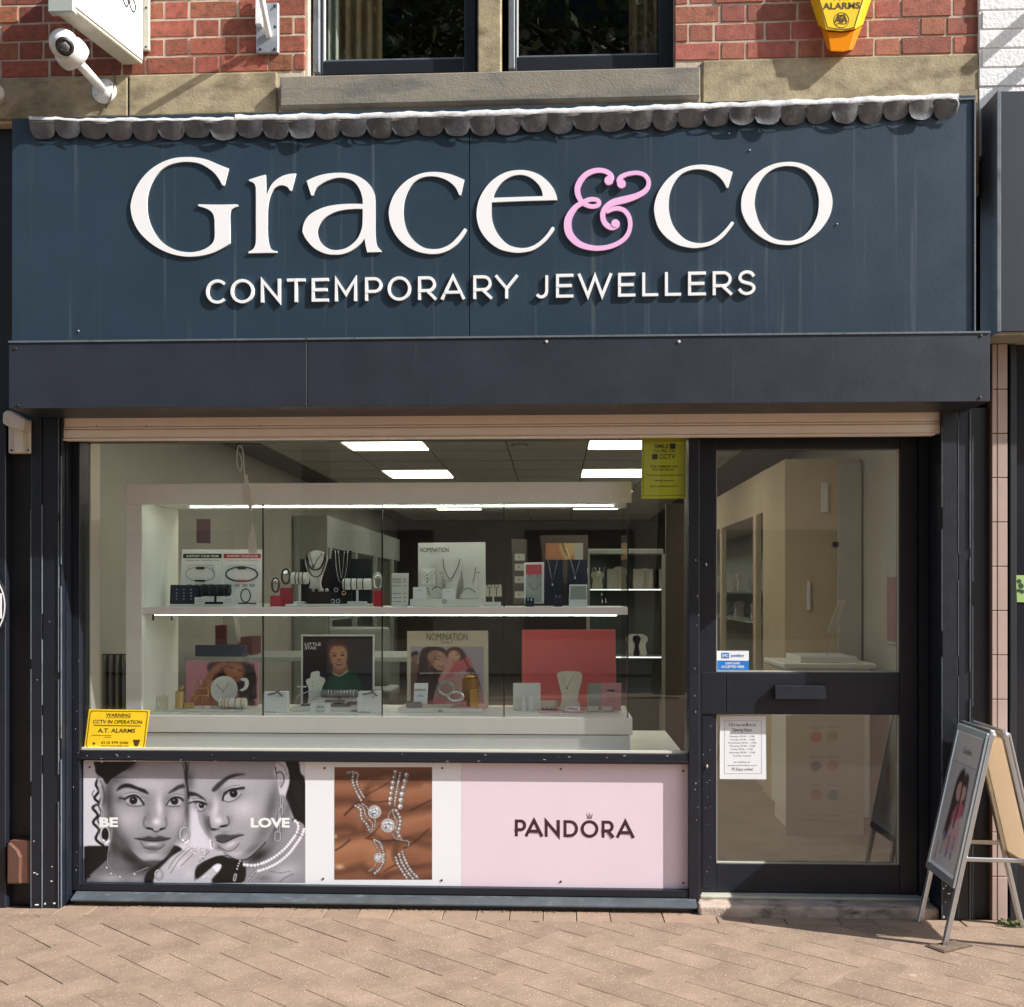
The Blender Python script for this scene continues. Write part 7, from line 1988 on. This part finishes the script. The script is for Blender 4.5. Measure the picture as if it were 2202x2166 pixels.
eye(T([(335, 346), (350, 292), (400, 262), (470, 270), (486, 296), (440, 342), (380, 361)]), (O2 + 424, 290), 35, T([(328, 350), (342, 292), (390, 257), (450, 246), (515, 236)]), 17, T([(338, 352), (385, 365), (450, 338), (492, 292)]), T([(330, 300), (360, 256), (420, 232), (480, 226)]))
eye(T([(94, 384), (130, 370), (182, 385), (166, 425), (126, 446)]), (O2 + 142, 396), 24, T([(32, 376), (80, 360), (130, 362), (184, 382)]), 13, T([(112, 440), (135, 448), (172, 425)]), T([(60, 348), (110, 342), (160, 352)]))
cv.line(T([(202, 500), (208, 560), (232, 608), (290, 604)]), 9, bw(74), soft=26); cv.line(T([(372, 495), (386, 545), (362, 574), (310, 582)]), 8, bw(62), soft=20); cv.ell(O2 + 335, 577, 36, 9, bw(26), ang=-12); cv.ell(O2 + 246, 604, 22, 8, bw(40)); cv.glow(O2 + 290, 530, 38, 34, bw(222), .85); cv.glow(O2 + 400, 520, 22, 50, bw(140), .5)
cv.poly(T([(262, 668), (330, 648), (390, 655), (440, 652), (504, 650), (440, 684), (372, 712), (312, 722), (280, 704)]), bw(86), soft=1); cv.poly(T([(306, 736), (370, 718), (440, 690), (498, 662), (472, 730), (422, 782), (370, 797), (328, 778)]), bw(160), soft=2); cv.glow(O2 + 400, 738, 60, 20, bw(216), .75, -26); cv.line(T([(272, 704), (330, 724), (380, 706), (440, 676), (514, 654)]), 7, bw(20), soft=4); cv.line(T([(318, 772), (368, 799), (424, 784), (476, 730)]), 6, bw(84), soft=6); cv.glow(O2 + 350, 630, 50, 16, bw(120), .5)
# jewellery of the second woman
def chain_link(cx, cy, rx, ry, ang=0):
    c_, s_ = math.cos(math.radians(ang)), math.sin(math.radians(ang))
    e_ = [(cx + (a * rx) * c_ - (b * ry) * s_, cy + (a * rx) * s_ + (b * ry) * c_) for a, b in ((-.7, -1), (.7, -1), (1, -.7), (1, .7), (.7, 1), (-.7, 1), (-1, .7), (-1, -.7), (-.7, -1))]
    cv.line(e_, 13, bw(44), soft=3, smooth=False); cv.line(e_, 7, bw(226), soft=2, smooth=False)
for a in ((845, 355, 10, 48, 2), (838, 445, 16, 34, 5), (826, 530, 10, 40, 6), (820, 598, 9, 34, 6), (812, 668, 24, 40, 4)): chain_link(O2 + a[0], a[1], *a[2:])
for pts in ([(520, 918), (600, 925), (680, 905), (770, 860), (860, 790), (930, 710), (980, 632), (992, 565), (955, 525)], [(640, 975), (740, 940), (830, 890), (910, 820), (970, 742), (1022, 662), (1044, 600)]):
    cv.line(T(pts), 34, bw(70), soft=4); cv.dots(T(pts), 16, bw(214), 22); cv.dots(T([(x - 3, y - 5) for x, y in pts]), 7, bw(250), 22)
chain_link(O2 + 604, 1012, 16, 36, 40); chain_link(O2 + 560, 1056, 12, 26, 40); cv.dots(T([(480, 886), (462, 930), (452, 968)]), 8, bw(220), 22); chain_link(O2 + 436, 1030, 9, 30, 12)
# hand and thumb
cv.poly([(645, 1020), (680, 960), (740, 900), (800, 842), (880, 792), (950, 762), (1030, 768), (1110, 778), (1200, 798), (1292, 836), (1200, 842), (1120, 872), (1060, 902), (1012, 950), (1002, 1010), (1000, 1090), (665, 1090)], bw(182), soft=2)
cv.glow(860, 900, 90, 50, bw(212), .6, -35); cv.glow(950, 1000, 50, 60, bw(206), .5)
for pts in ([(905, 795), (830, 860), (770, 950)], [(960, 780), (860, 880), (790, 990)], [(1010, 800), (930, 880), (880, 930)], [(1130, 800), (1080, 850), (1040, 890)]): cv.line(pts, 6, bw(112), soft=9)
cv.line([(1290, 836), (1200, 844), (1120, 874), (1060, 904), (1012, 952), (1002, 1075)], 8, bw(70), soft=7); cv.line([(648, 1010), (690, 955), (800, 842), (880, 792)], 5, bw(86), soft=5)
cv.poly(T([(60, 1090), (150, 1010), (220, 950), (280, 908), (322, 925), (302, 972), (240, 1042), (228, 1090)]), bw(188), soft=2); cv.poly(T([(232, 948), (280, 911), (320, 930), (276, 988)]), bw(222), soft=2); cv.line(T([(228, 1090), (240, 1042), (302, 972), (322, 926)]), 6, bw(80), soft=6); cv.line(T([(236, 950), (262, 985), (276, 988)]), 4, bw(120), soft=4)
hoop(684, 1006, 34, 42, 9)
for pts in ([(940, 785), (985, 765), (1040, 800), (1100, 790)], [(970, 800), (1020, 830), (1060, 860)], [(1040, 780), (1090, 810), (1075, 860)], [(1085, 1030), (1110, 1015), (1140, 1040)]):
    cv.line(pts, 16, bw(84), soft=4); cv.dots(pts, 9, bw(240), 15); cv.dots([(x + 4, y + 5) for x, y in pts], 4, bw(90), 15)
cv.line([(1140, 705), (1150, 770)], 22, bw(220), soft=3); cv.line([(1150, 712), (1158, 762)], 6, bw(60), soft=3)
cv.line([(912, -10), (926, 60), (922, 150), (938, 250), (946, 330)], 16, bw(44), soft=12); cv.line([(890, 10), (905, 70), (912, 120)], 6, bw(60), soft=8); cv.line([(946, 10), (940, 80), (936, 180)], 8, bw(70), soft=14)
cv.c = np.clip(132 + (cv.c - 140) * 1.24, 14, 246)
for ch_ in range(3): cv.c[..., ch_] = cv.c[..., ch_] * .35 + blur(cv.c[..., ch_], 1) * .65
# skin grain
gn = rsd.normal(0, 1, cv.c.shape[:2]); cv.c += (blur(gn, 1) * 5)[..., None]
cv.speckle(1.5, rsd)
w1 = reg(176, 1636, 250 / 1026)
cv.sheet(lambda a, b: at(*w1(a, b), PY - .0006), 'photo_print', POSTER_WOMEN, .35)
fP = onplane(PY - .0009)
text(POSTER_WOMEN, 'BE', [t7(560, 727), t7(664, 727), t7(664, 782), t7(560, 782)], M['ink_white'], fP, .045)
text(POSTER_WOMEN, 'LOVE', [t7(1410, 729), t7(1630, 729), t7(1630, 785), t7(1410, 785)], M['ink_white'], fP, .045)

# --- rings on fingers
cv = Canvas(14, 22, 928, 1074, 4.0, (142, 80, 52))
def fing(pts, w, c, hl, sh):
    cv.line(pts, w, sh, soft=60); cv.line(pts, w * .78, c, soft=90); cv.line([(x_ - 6, y_ - w * .17) for x_, y_ in pts], w * .22, hl, soft=w * .5, alpha=.8)
fing([(-40, 60), (200, 70), (520, 60), (980, 20)], 190, (120, 66, 42), (150, 90, 60), (66, 34, 22))
fing([(-40, 230), (160, 230), (330, 230), (520, 180)], 210, (152, 86, 54), (186, 116, 78), (80, 42, 26))
fing([(980, 260), (760, 290), (600, 300), (420, 280)], 260, (158, 90, 56), (192, 120, 80), (84, 44, 28))
fing([(-40, 500), (120, 470), (240, 500), (330, 580), (320, 680)], 260, (146, 82, 50), (182, 112, 74), (76, 40, 26))
fing([(980, 520), (760, 560), (560, 600), (400, 640)], 260, (160, 92, 58), (196, 124, 84), (84, 44, 28))
fing([(-40, 860), (140, 830), (300, 800), (400, 860), (500, 900), (700, 860)], 330, (168, 98, 58), (206, 134, 88), (84, 44, 26))
fing([(980, 900), (820, 860), (700, 830)], 280, (148, 82, 52), (176, 106, 70), (76, 40, 26))
fing([(560, 1090), (760, 1040), (980, 1000)], 160, (130, 70, 46), (158, 92, 62), (66, 34, 22))
for pts, w_ in (([(520, 165), (430, 220), (300, 290)], 8), ([(240, 350), (180, 400), (110, 470)], 16), ([(330, 345), (420, 350), (520, 335)], 8), ([(310, 690), (380, 640), (460, 540)], 10), ([(330, 690), (460, 712), (640, 705), (700, 740)], 10), ([(20, 800), (90, 760), (160, 700)], 14), ([(920, 330), (800, 390), (720, 430)], 12), ([(660, 780), (740, 740), (900, 600)], 12), ([(480, 1000), (540, 960), (600, 930)], 10)):
    cv.line(pts, w_, (56, 28, 18), soft=14, alpha=.85)
for k in range(60):
    x_, y_ = rsd.uniform(20, 920), rsd.uniform(30, 1070); an = rsd.uniform(-.5, .5); L_ = rsd.uniform(30, 90)
    cv.line([(x_, y_), (x_ + L_ * math.cos(an), y_ + L_ * math.sin(an))], 3, (110, 60, 40) if k % 2 else (190, 124, 88), soft=7, alpha=.28)
cv.glow(60, 955, 50, 26, (246, 196, 150), .8); cv.glow(25, 670, 16, 14, (250, 230, 214), .7); cv.glow(870, 190, 40, 20, (206, 144, 106), .5)
def stones(pts, r_, gap, w):
    cv.line(pts, w + 8, (64, 38, 28), soft=6); cv.line(pts, w, (176, 140, 118), soft=4)
    pp = catmull(pts, False, 10); acc = gap; last = pp[0]; k = 0
    for p in pp:
        acc += math.dist(p, last); last = p
        if acc >= gap:
            acc = 0; k += 1
            v = 190 + rsd.uniform(-50, 50)
            cv.ell(p[0], p[1], r_, r_, (86, 66, 60), soft=.2); cv.ell(p[0], p[1], r_ * .8, r_ * .8, (v, v * .97, v * .95), soft=.3); cv.ell(p[0] - r_ * .25, p[1] - r_ * .3, r_ * .35, r_ * .35, (255, 252, 250), soft=.4); cv.ell(p[0] + r_ * .3, p[1] + r_ * .25, r_ * .28, r_ * .28, (96, 92, 96), soft=.4)
def gem(cx, cy, r_):
    cv.ell(cx, cy, r_ * 1.28, r_ * 1.28, (70, 52, 46), soft=.06)
    for k in range(18): cv.ell(cx + r_ * 1.12 * math.cos(k * .349), cy + r_ * 1.12 * math.sin(k * .349), r_ * .17, r_ * .17, (224, 214, 208), soft=.3)
    cv.ell(cx, cy, r_ * .96, r_ * .96, (178, 182, 190), soft=.06)
    for k in range(40):
        a = rsd.uniform(0, 6.3); d = r_ * .85 * math.sqrt(rsd.uniform(0, 1)); v = rsd.choice([70, 110, 170, 225, 250, 255])
        cv.ell(cx + d * math.cos(a), cy + d * math.sin(a), r_ * .17, r_ * .1, (v, v, min(255, v + 6)), ang=rsd.uniform(0, 180), soft=.3)
stones([(140, 75), (190, 70), (185, 150), (215, 240), (265, 330)], 13, 21, 16); stones([(185, 65), (235, 85), (225, 160), (255, 240), (295, 310)], 11, 18, 14)
stones([(585, 65), (560, 180), (540, 300), (535, 370)], 22, 44, 30); stones([(630, 75), (610, 180), (588, 300), (580, 380)], 13, 22, 22); stones([(690, 95), (668, 180), (640, 310), (630, 390)], 27, 56, 34)
stones([(215, 385), (260, 420), (270, 500), (320, 560), (350, 630)], 15, 25, 20); stones([(240, 370), (290, 410), (310, 480), (370, 550), (365, 630)], 9, 15, 12); stones([(275, 365), (320, 400), (350, 470), (395, 520), (390, 580)], 9, 15, 12); gem(390, 440, 50)
stones([(520, 500), (525, 460), (560, 420), (590, 420)], 8, 14, 10); stones([(560, 425), (575, 480), (600, 530), (590, 600), (610, 690)], 9, 15, 12); stones([(595, 430), (630, 500), (628, 570), (612, 640), (640, 690)], 18, 32, 24); stones([(550, 640), (590, 690), (650, 705), (710, 720), (705, 770)], 7, 16, 10); gem(515, 567, 52)
stones([(390, 705), (440, 730), (470, 800), (478, 880), (450, 960), (395, 1015)], 14, 23, 22); stones([(390, 720), (415, 780), (420, 840)], 8, 14, 10); stones([(410, 910), (380, 960), (335, 1000)], 8, 14, 10); gem(430, 868, 36)
for dx_, dy_ in ((0, 0), (34, -26), (68, -46)): stones([(590 + dx_ * .9, 870 + dy_ * 1.2), (610 + dx_, 930 + dy_ * .8), (660 + dx_, 1010 + dy_ * .5), (700 + dx_ * 1.4, 1070 + dy_ * .3)], 15, 25, 22)
for ch_ in range(3): cv.c[..., ch_] = cv.c[..., ch_] * .45 + blur(cv.c[..., ch_], 1) * .55
cv.c = cv.c * .70 + cv.c.mean(2, keepdims=True) * .24
cv.speckle(3, rsd)
r1 = reg(716, 1645, 216 / 940)
cv.sheet(lambda a, b: at(*r1(a, b), PY - .0006), 'photo_print', POSTER_RINGS, .35)

def sheet_on(it, cvs, y, name='photo_print', rg=None):
    return cvs.sheet(lambda a, b: at(*(rg or it.rg)(a, b), y), name, it.t, .5)

# --- child poster
BOY.shape('frame', [(1272, 1388), (1812, 1388), (1815, 778), (1270, 778)], M['paper'], y0=.662, dep=.012, smooth=False)
cv = Canvas(1284, 790, 1802, 1385, 4.5, (38, 34, 42))
cv.glow(1540, 860, 160, 80, (70, 30, 34), .6)
cv.poly([(1418, 1385), (1430, 1180), (1470, 1110), (1530, 1060), (1620, 1040), (1690, 1080), (1725, 1180), (1735, 1385)], (28, 78, 58), soft=6); cv.glow(1560, 1160, 90, 60, (44, 104, 78), .5)
cv.poly([(1510, 1070), (1510, 1010), (1610, 1000), (1615, 1050), (1560, 1080)], (150, 100, 76), soft=4); cv.line([(1508, 1066), (1560, 1084), (1618, 1046)], 10, (196, 186, 170), soft=5)
cv.poly([(1475, 910), (1480, 870), (1510, 850), (1560, 845), (1600, 860), (1612, 900), (1612, 960), (1600, 1010), (1565, 1035), (1530, 1025), (1495, 985)], (196, 142, 108), soft=4)
cv.poly([(1472, 930), (1470, 870), (1500, 838), (1560, 826), (1605, 850), (1614, 900), (1590, 868), (1540, 858), (1500, 872)], (84, 40, 32), soft=6)
cv.glow(1560, 920, 40, 30, (220, 168, 132), .6); cv.glow(1490, 960, 16, 50, (130, 84, 62), .6)
for x_, y_ in ((1520, 935), (1578, 930)):
    cv.ell(x_, y_, 14, 7, (40, 24, 22)); cv.line([(x_ - 16, y_ - 16), (x_, y_ - 20), (x_ + 16, y_ - 16)], 5, (70, 40, 32), soft=4)
cv.ell(1552, 964, 18, 8, (150, 96, 72)); cv.poly([(1525, 984), (1552, 992), (1580, 980), (1572, 1002), (1548, 1008), (1530, 1000)], (92, 40, 40), soft=2); cv.line([(1534, 990), (1555, 995), (1574, 987)], 5, (224, 214, 204), soft=3)
sheet_on(BOY, cv, .6605)
BOY.txt('LITTLE', (1298, 838, 1418, 860), M['ink_white'], .6595, .03); BOY.txt('STAR', (1298, 866, 1386, 888), M['ink_white'], .6595, .03)
# --- hugging poster
ITALY.shape('frame', [(1158, 1050), (1895, 1050), (1892, 322), (1158, 326)], M['velvet_cream'], y0=.662, dep=.012, smooth=False)
cv = Canvas(1192, 466, 1852, 1040, 4.5, (178, 168, 184))
cv.poly([(1200, 530), (1240, 512), (1262, 540), (1250, 600), (1215, 620), (1200, 590)], (150, 112, 96), soft=4); cv.poly([(1196, 560), (1205, 520), (1245, 510), (1262, 530), (1215, 545)], (30, 24, 26), soft=4); cv.poly([(1192, 1040), (1192, 640), (1240, 610), (1280, 700), (1290, 1040)], (120, 90, 84), soft=6)
cv.poly([(1260, 660), (1280, 520), (1330, 472), (1420, 466), (1500, 490), (1520, 560), (1500, 640), (1440, 800), (1400, 1000), (1300, 1030), (1240, 900)], (56, 38, 40), soft=6)
cv.poly([(1300, 780), (1350, 760), (1400, 800), (1380, 1000), (1310, 1010)], (72, 46, 46), soft=8)
cv.poly([(1340, 560), (1370, 510), (1430, 500), (1500, 530), (1520, 590), (1500, 650), (1460, 685), (1410, 660), (1370, 620)], (206, 158, 136), soft=4); cv.glow(1450, 600, 40, 40, (224, 180, 158), .6)
cv.line([(1400, 580), (1430, 575), (1450, 590)], 7, (60, 34, 32), soft=4); cv.line([(1370, 604), (1392, 610)], 6, (60, 34, 32), soft=4); cv.line([(1430, 640), (1460, 652), (1485, 640)], 8, (150, 50, 56), soft=4); cv.line([(1405, 560), (1440, 550), (1460, 560)], 5, (60, 34, 32), soft=4)
cv.poly([(1520, 560), (1520, 500), (1570, 470), (1640, 480), (1690, 540), (1740, 640), (1800, 740), (1830, 900), (1760, 860), (1680, 660), (1640, 600)], (84, 54, 48), soft=6)
cv.poly([(1530, 560), (1550, 510), (1600, 500), (1640, 530), (1640, 570), (1600, 600), (1555, 600)], (214, 168, 148), soft=4); cv.line([(1600, 545), (1625, 535)], 6, (60, 34, 32), soft=4); cv.line([(1560, 580), (1585, 588)], 5, (150, 60, 60), soft=4)
cv.poly([(1500, 660), (1560, 610), (1640, 590), (1700, 560), (1730, 590), (1740, 660), (1640, 690), (1560, 740), (1480, 780), (1440, 770), (1470, 710)], (210, 106, 112), soft=4)
cv.poly([(1500, 660), (1540, 600), (1580, 620), (1540, 690), (1470, 780), (1440, 780)], (216, 160, 146), soft=4)
cv.poly([(1440, 800), (1560, 740), (1680, 690), (1780, 760), (1840, 900), (1852, 1040), (1420, 1040)], (196, 150, 148), soft=6); cv.glow(1680, 800, 60, 80, (214, 180, 176), .6); cv.poly([(1340, 960), (1500, 940), (1852, 990), (1852, 1040), (1320, 1040)], (214, 128, 136), soft=6)
for k in range(12): cv.line([(1300 + 12 * k, 480 + 3 * k), (1270 + 12 * k, 640), (1270 + 13 * k, 800), (1300 + 8 * k, 980)], 5, (40, 26, 28) if k % 2 else (96, 66, 62), soft=5, alpha=.6)
for k in range(6): cv.line([(1580 + 14 * k, 480 + 8 * k), (1680 + 10 * k, 600 + 10 * k), (1780 + 6 * k, 820)], 4, (60, 36, 34) if k % 2 else (120, 80, 68), soft=5, alpha=.6)
cv.glow(1365, 640, 22, 60, (150, 104, 92), .6); cv.glow(1480, 560, 24, 40, (168, 120, 104), .5)
sheet_on(ITALY, cv, .6605)
ITALY.txt('NOMINATION', (1336, 345, 1706, 412), M['ink'], .6595, -.01); ITALY.txt('ITALY', (1468, 420, 1574, 440), M['ink'], .6595); ITALY.txt('#ONEFORMEONEFORYOU', (1275, 698, 1785, 716), M['ink_white'], .6595)
# --- pink poster
PINK.shape('board', [(412, 1388), (950, 1388), (952, 974), (414, 972)], M['rose'], y0=.662, dep=.01, smooth=False)
cv = Canvas(414, 974, 950, 1385, 6.0, (206, 138, 160))
cv.poly([(575, 1030), (600, 985), (720, 980), (860, 985), (910, 1020), (940, 1120), (900, 1200), (930, 1300), (880, 1385), (790, 1340), (800, 1200), (640, 1150)], (62, 42, 42), soft=8)
cv.poly([(690, 1010), (750, 985), (830, 1000), (850, 1070), (820, 1120), (770, 1130), (720, 1090)], (176, 112, 84), soft=6); cv.glow(780, 1050, 40, 40, (204, 142, 108), .6)
cv.line([(700, 1000), (640, 1030), (600, 1080), (560, 1140), (520, 1200)], 50, (180, 118, 90), soft=16); cv.line([(730, 1005), (680, 1030), (630, 1090)], 14, (130, 78, 60), soft=10); cv.poly([(430, 1300), (520, 1180), (600, 1150), (700, 1250), (700, 1385), (430, 1385)], (170, 108, 84), soft=10)
cv.line([(740, 1020), (765, 1026)], 8, (50, 30, 30), soft=5); cv.line([(800, 1040), (832, 1046)], 8, (50, 30, 30), soft=5); cv.line([(770, 1095), (800, 1105)], 9, (150, 50, 50), soft=5)
for k in range(4): cv.line([(860 + 18 * k, 1000), (880 + 16 * k, 1100), (900 + 12 * k, 1250)], 10, (40, 28, 30), soft=6)
sheet_on(PINK, cv, .6605)
# --- team cards
for it, x0_, x1_, hd, a0, a1, dark in ((CARD_TEAM, 362, 686, (30, 30, 34), 412, 630, False), (CARD_RED, 676, 978, (186, 40, 44), 712, 946, True)):
    lo_x = x0_; top_x = x0_ + (26 if not dark else 14)
    it.shape('card', [(lo_x, 552), (x1_ - 4, 552), (x1_, 145), (top_x, 145)], M['paper'], y0=it.y, dep=.006, smooth=False, bevel=0)
    f_ = it.y - .0008
    it.shape('heading_bar', [(top_x + 4, 210), (x1_ - 8, 210), (x1_ - 6, 176), (top_x + 6, 176)], M['ink'] if not dark else M['red_box'], y0=f_, dep=.0006, smooth=False, bevel=0)
    it.txt('SUPPORT YOUR TEAM' if not dark else 'SUPPORT YOUR CLUB', (top_x + 30, 186, x1_ - 30, 202), M['ink_white'], f_ - .0004, .02)
    it.txt('Create your Team Bracelet' if not dark else 'Create your Team Bracelet', (top_x + 22, 220, x1_ - 26, 234), M['ink'] if not dark else M['red_box'], f_)
    cx_, cy_ = (a0 + a1) / 2, 328
    it.chain('bracelet_print', [(cx_ + (a1 - a0) / 2 * math.cos(k * .3307), cy_ + 54 * math.sin(k * .3307)) for k in range(20)], .0038 if dark else .0014, M['ink'] if dark else M['ink_grey'], it.y - .001)
    it.chain('picture_border', [(a0 + 20, 300), (a0 + 20, 262), (a1 - 12, 262), (a1 - 12, 300)], .0009, M['ink_grey'], it.y - .001, False)
    for k in range(4):
        it.shape('detail_print', [(a0 + 10 + k * 55, 422), (a0 + 48 + k * 55, 422), (a0 + 48 + k * 55, 402), (a0 + 10 + k * 55, 402)], M['in_grey'], y0=f_, dep=.0006, smooth=False, bevel=0)
    it.shape('clasp_print', [(cx_ - 32, 292), (cx_ + 32, 292), (cx_ + 32, 276), (cx_ - 32, 276)], M['ink'], y0=f_ - .004, dep=.0006, smooth=False, bevel=0)
    it.shape('clasp_print', [(cx_ - 40, 384), (cx_ + 36, 384), (cx_ + 36, 370), (cx_ - 40, 370)], M['ink'] if not dark else M['ink_pink'], y0=f_ - .004, dep=.0006, smooth=False, bevel=0)
# --- blonde hair poster
cv = Canvas(645, 998, 945, 1132, 6.0, (186, 130, 96))
cv.poly([(760, 998), (945, 998), (945, 1060), (880, 1080), (800, 1132)], (206, 178, 128), soft=8); cv.line([(780, 1000), (800, 1060), (850, 1130)], 12, (120, 84, 56), soft=10); cv.poly([(880, 998), (945, 998), (945, 1132), (880, 1132)], (176, 180, 168), soft=8); cv.glow(700, 1060, 50, 40, (202, 146, 112), .7); cv.line([(810, 1040), (840, 1120)], 14, (230, 206, 160), soft=10)
cv.sheet(lambda a, b: at(*l8(a, b), 3.418), 'photo_print', HAIR, .5)
# --- dots on the counter
cv = Canvas(600, 205, 1035, 885, 9.0, (206, 198, 180))
for a, b, c_ in ((770, 325, (206, 96, 92)), (862, 322, (160, 170, 84)), (768, 490, (84, 88, 108)), (862, 488, (206, 120, 116)), (768, 650, (200, 104, 62)), (864, 652, (70, 130, 150))):
    cv.ell(a, b, 32, 30, c_); cv.line([(a - 30, b - 52), (a + 34, b - 52)], 6, (150, 144, 134), soft=4)
cv.line([(730, 765), (912, 768)], 5, (150, 144, 134), soft=4)
cv.sheet(lambda a, b: at(*z6(a, b), 1.447), 'colour_chart', DOTS, .6)
# --- folding board poster
cv = Canvas(0, 0, 100, 190, 1.2, (196, 190, 186))
cv.poly([(0, 0), (100, 0), (100, 40), (0, 40)], (206, 200, 192), soft=1, smooth=False); cv.line([(0, 42), (100, 42)], 1, (150, 146, 142))
cv.poly([(30, 110), (34, 70), (44, 52), (56, 48), (62, 60), (60, 90), (52, 120), (40, 150), (26, 150)], (58, 44, 46), soft=3)
cv.poly([(62, 60), (68, 52), (78, 56), (82, 80), (84, 110), (76, 104), (66, 84)], (62, 46, 48), soft=3)
cv.ell(52, 80, 11, 14, (196, 150, 140)); cv.ell(70, 80, 9, 11, (200, 156, 146)); cv.poly([(44, 112), (60, 96), (76, 92), (82, 104), (72, 118), (50, 128)], (190, 96, 116), soft=3); cv.poly([(40, 150), (50, 124), (72, 116), (86, 130), (84, 160), (44, 166)], (200, 160, 160), soft=4)
cv.line([(60, 66), (62, 100), (58, 130)], 4, (60, 44, 46), soft=3)
for k in range(26): cv.ell(52 + 24 * math.sin(k * 2.1), 158 + 14 * math.cos(k * 1.7), 4, 3, (120 + 5 * (k % 9), 116 + 5 * (k % 9), 134 + 5 * (k % 7)))
cv.poly([(10, 182), (13, 160), (17, 160), (15, 184)], (170, 70, 84), soft=1); cv.poly([(2, 148), (28, 150), (26, 180), (2, 176)], (214, 206, 190), soft=1, alpha=.5)
def brd(a, b):
    s, t_ = .06 + .88 * (1 - a / 100), .05 + .88 * b / 190
    p = [np.array(q_) for q_ in BOARD]      # near top, far top, far bottom, near bottom
    top = p[0] * (1 - s) + p[1] * s; bot = p[3] * (1 - s) + p[2] * s
    return top * (1 - t_) + bot * t_
cv.sheet(brd, 'photo_print', ab, .3)
text(ab, 'Grace&co', [(34, 18), (70, 18), (70, 27), (34, 27)], M['ink_grey'], lambda a, b: Vector(brd(a, b)) + BOUT * .0012)
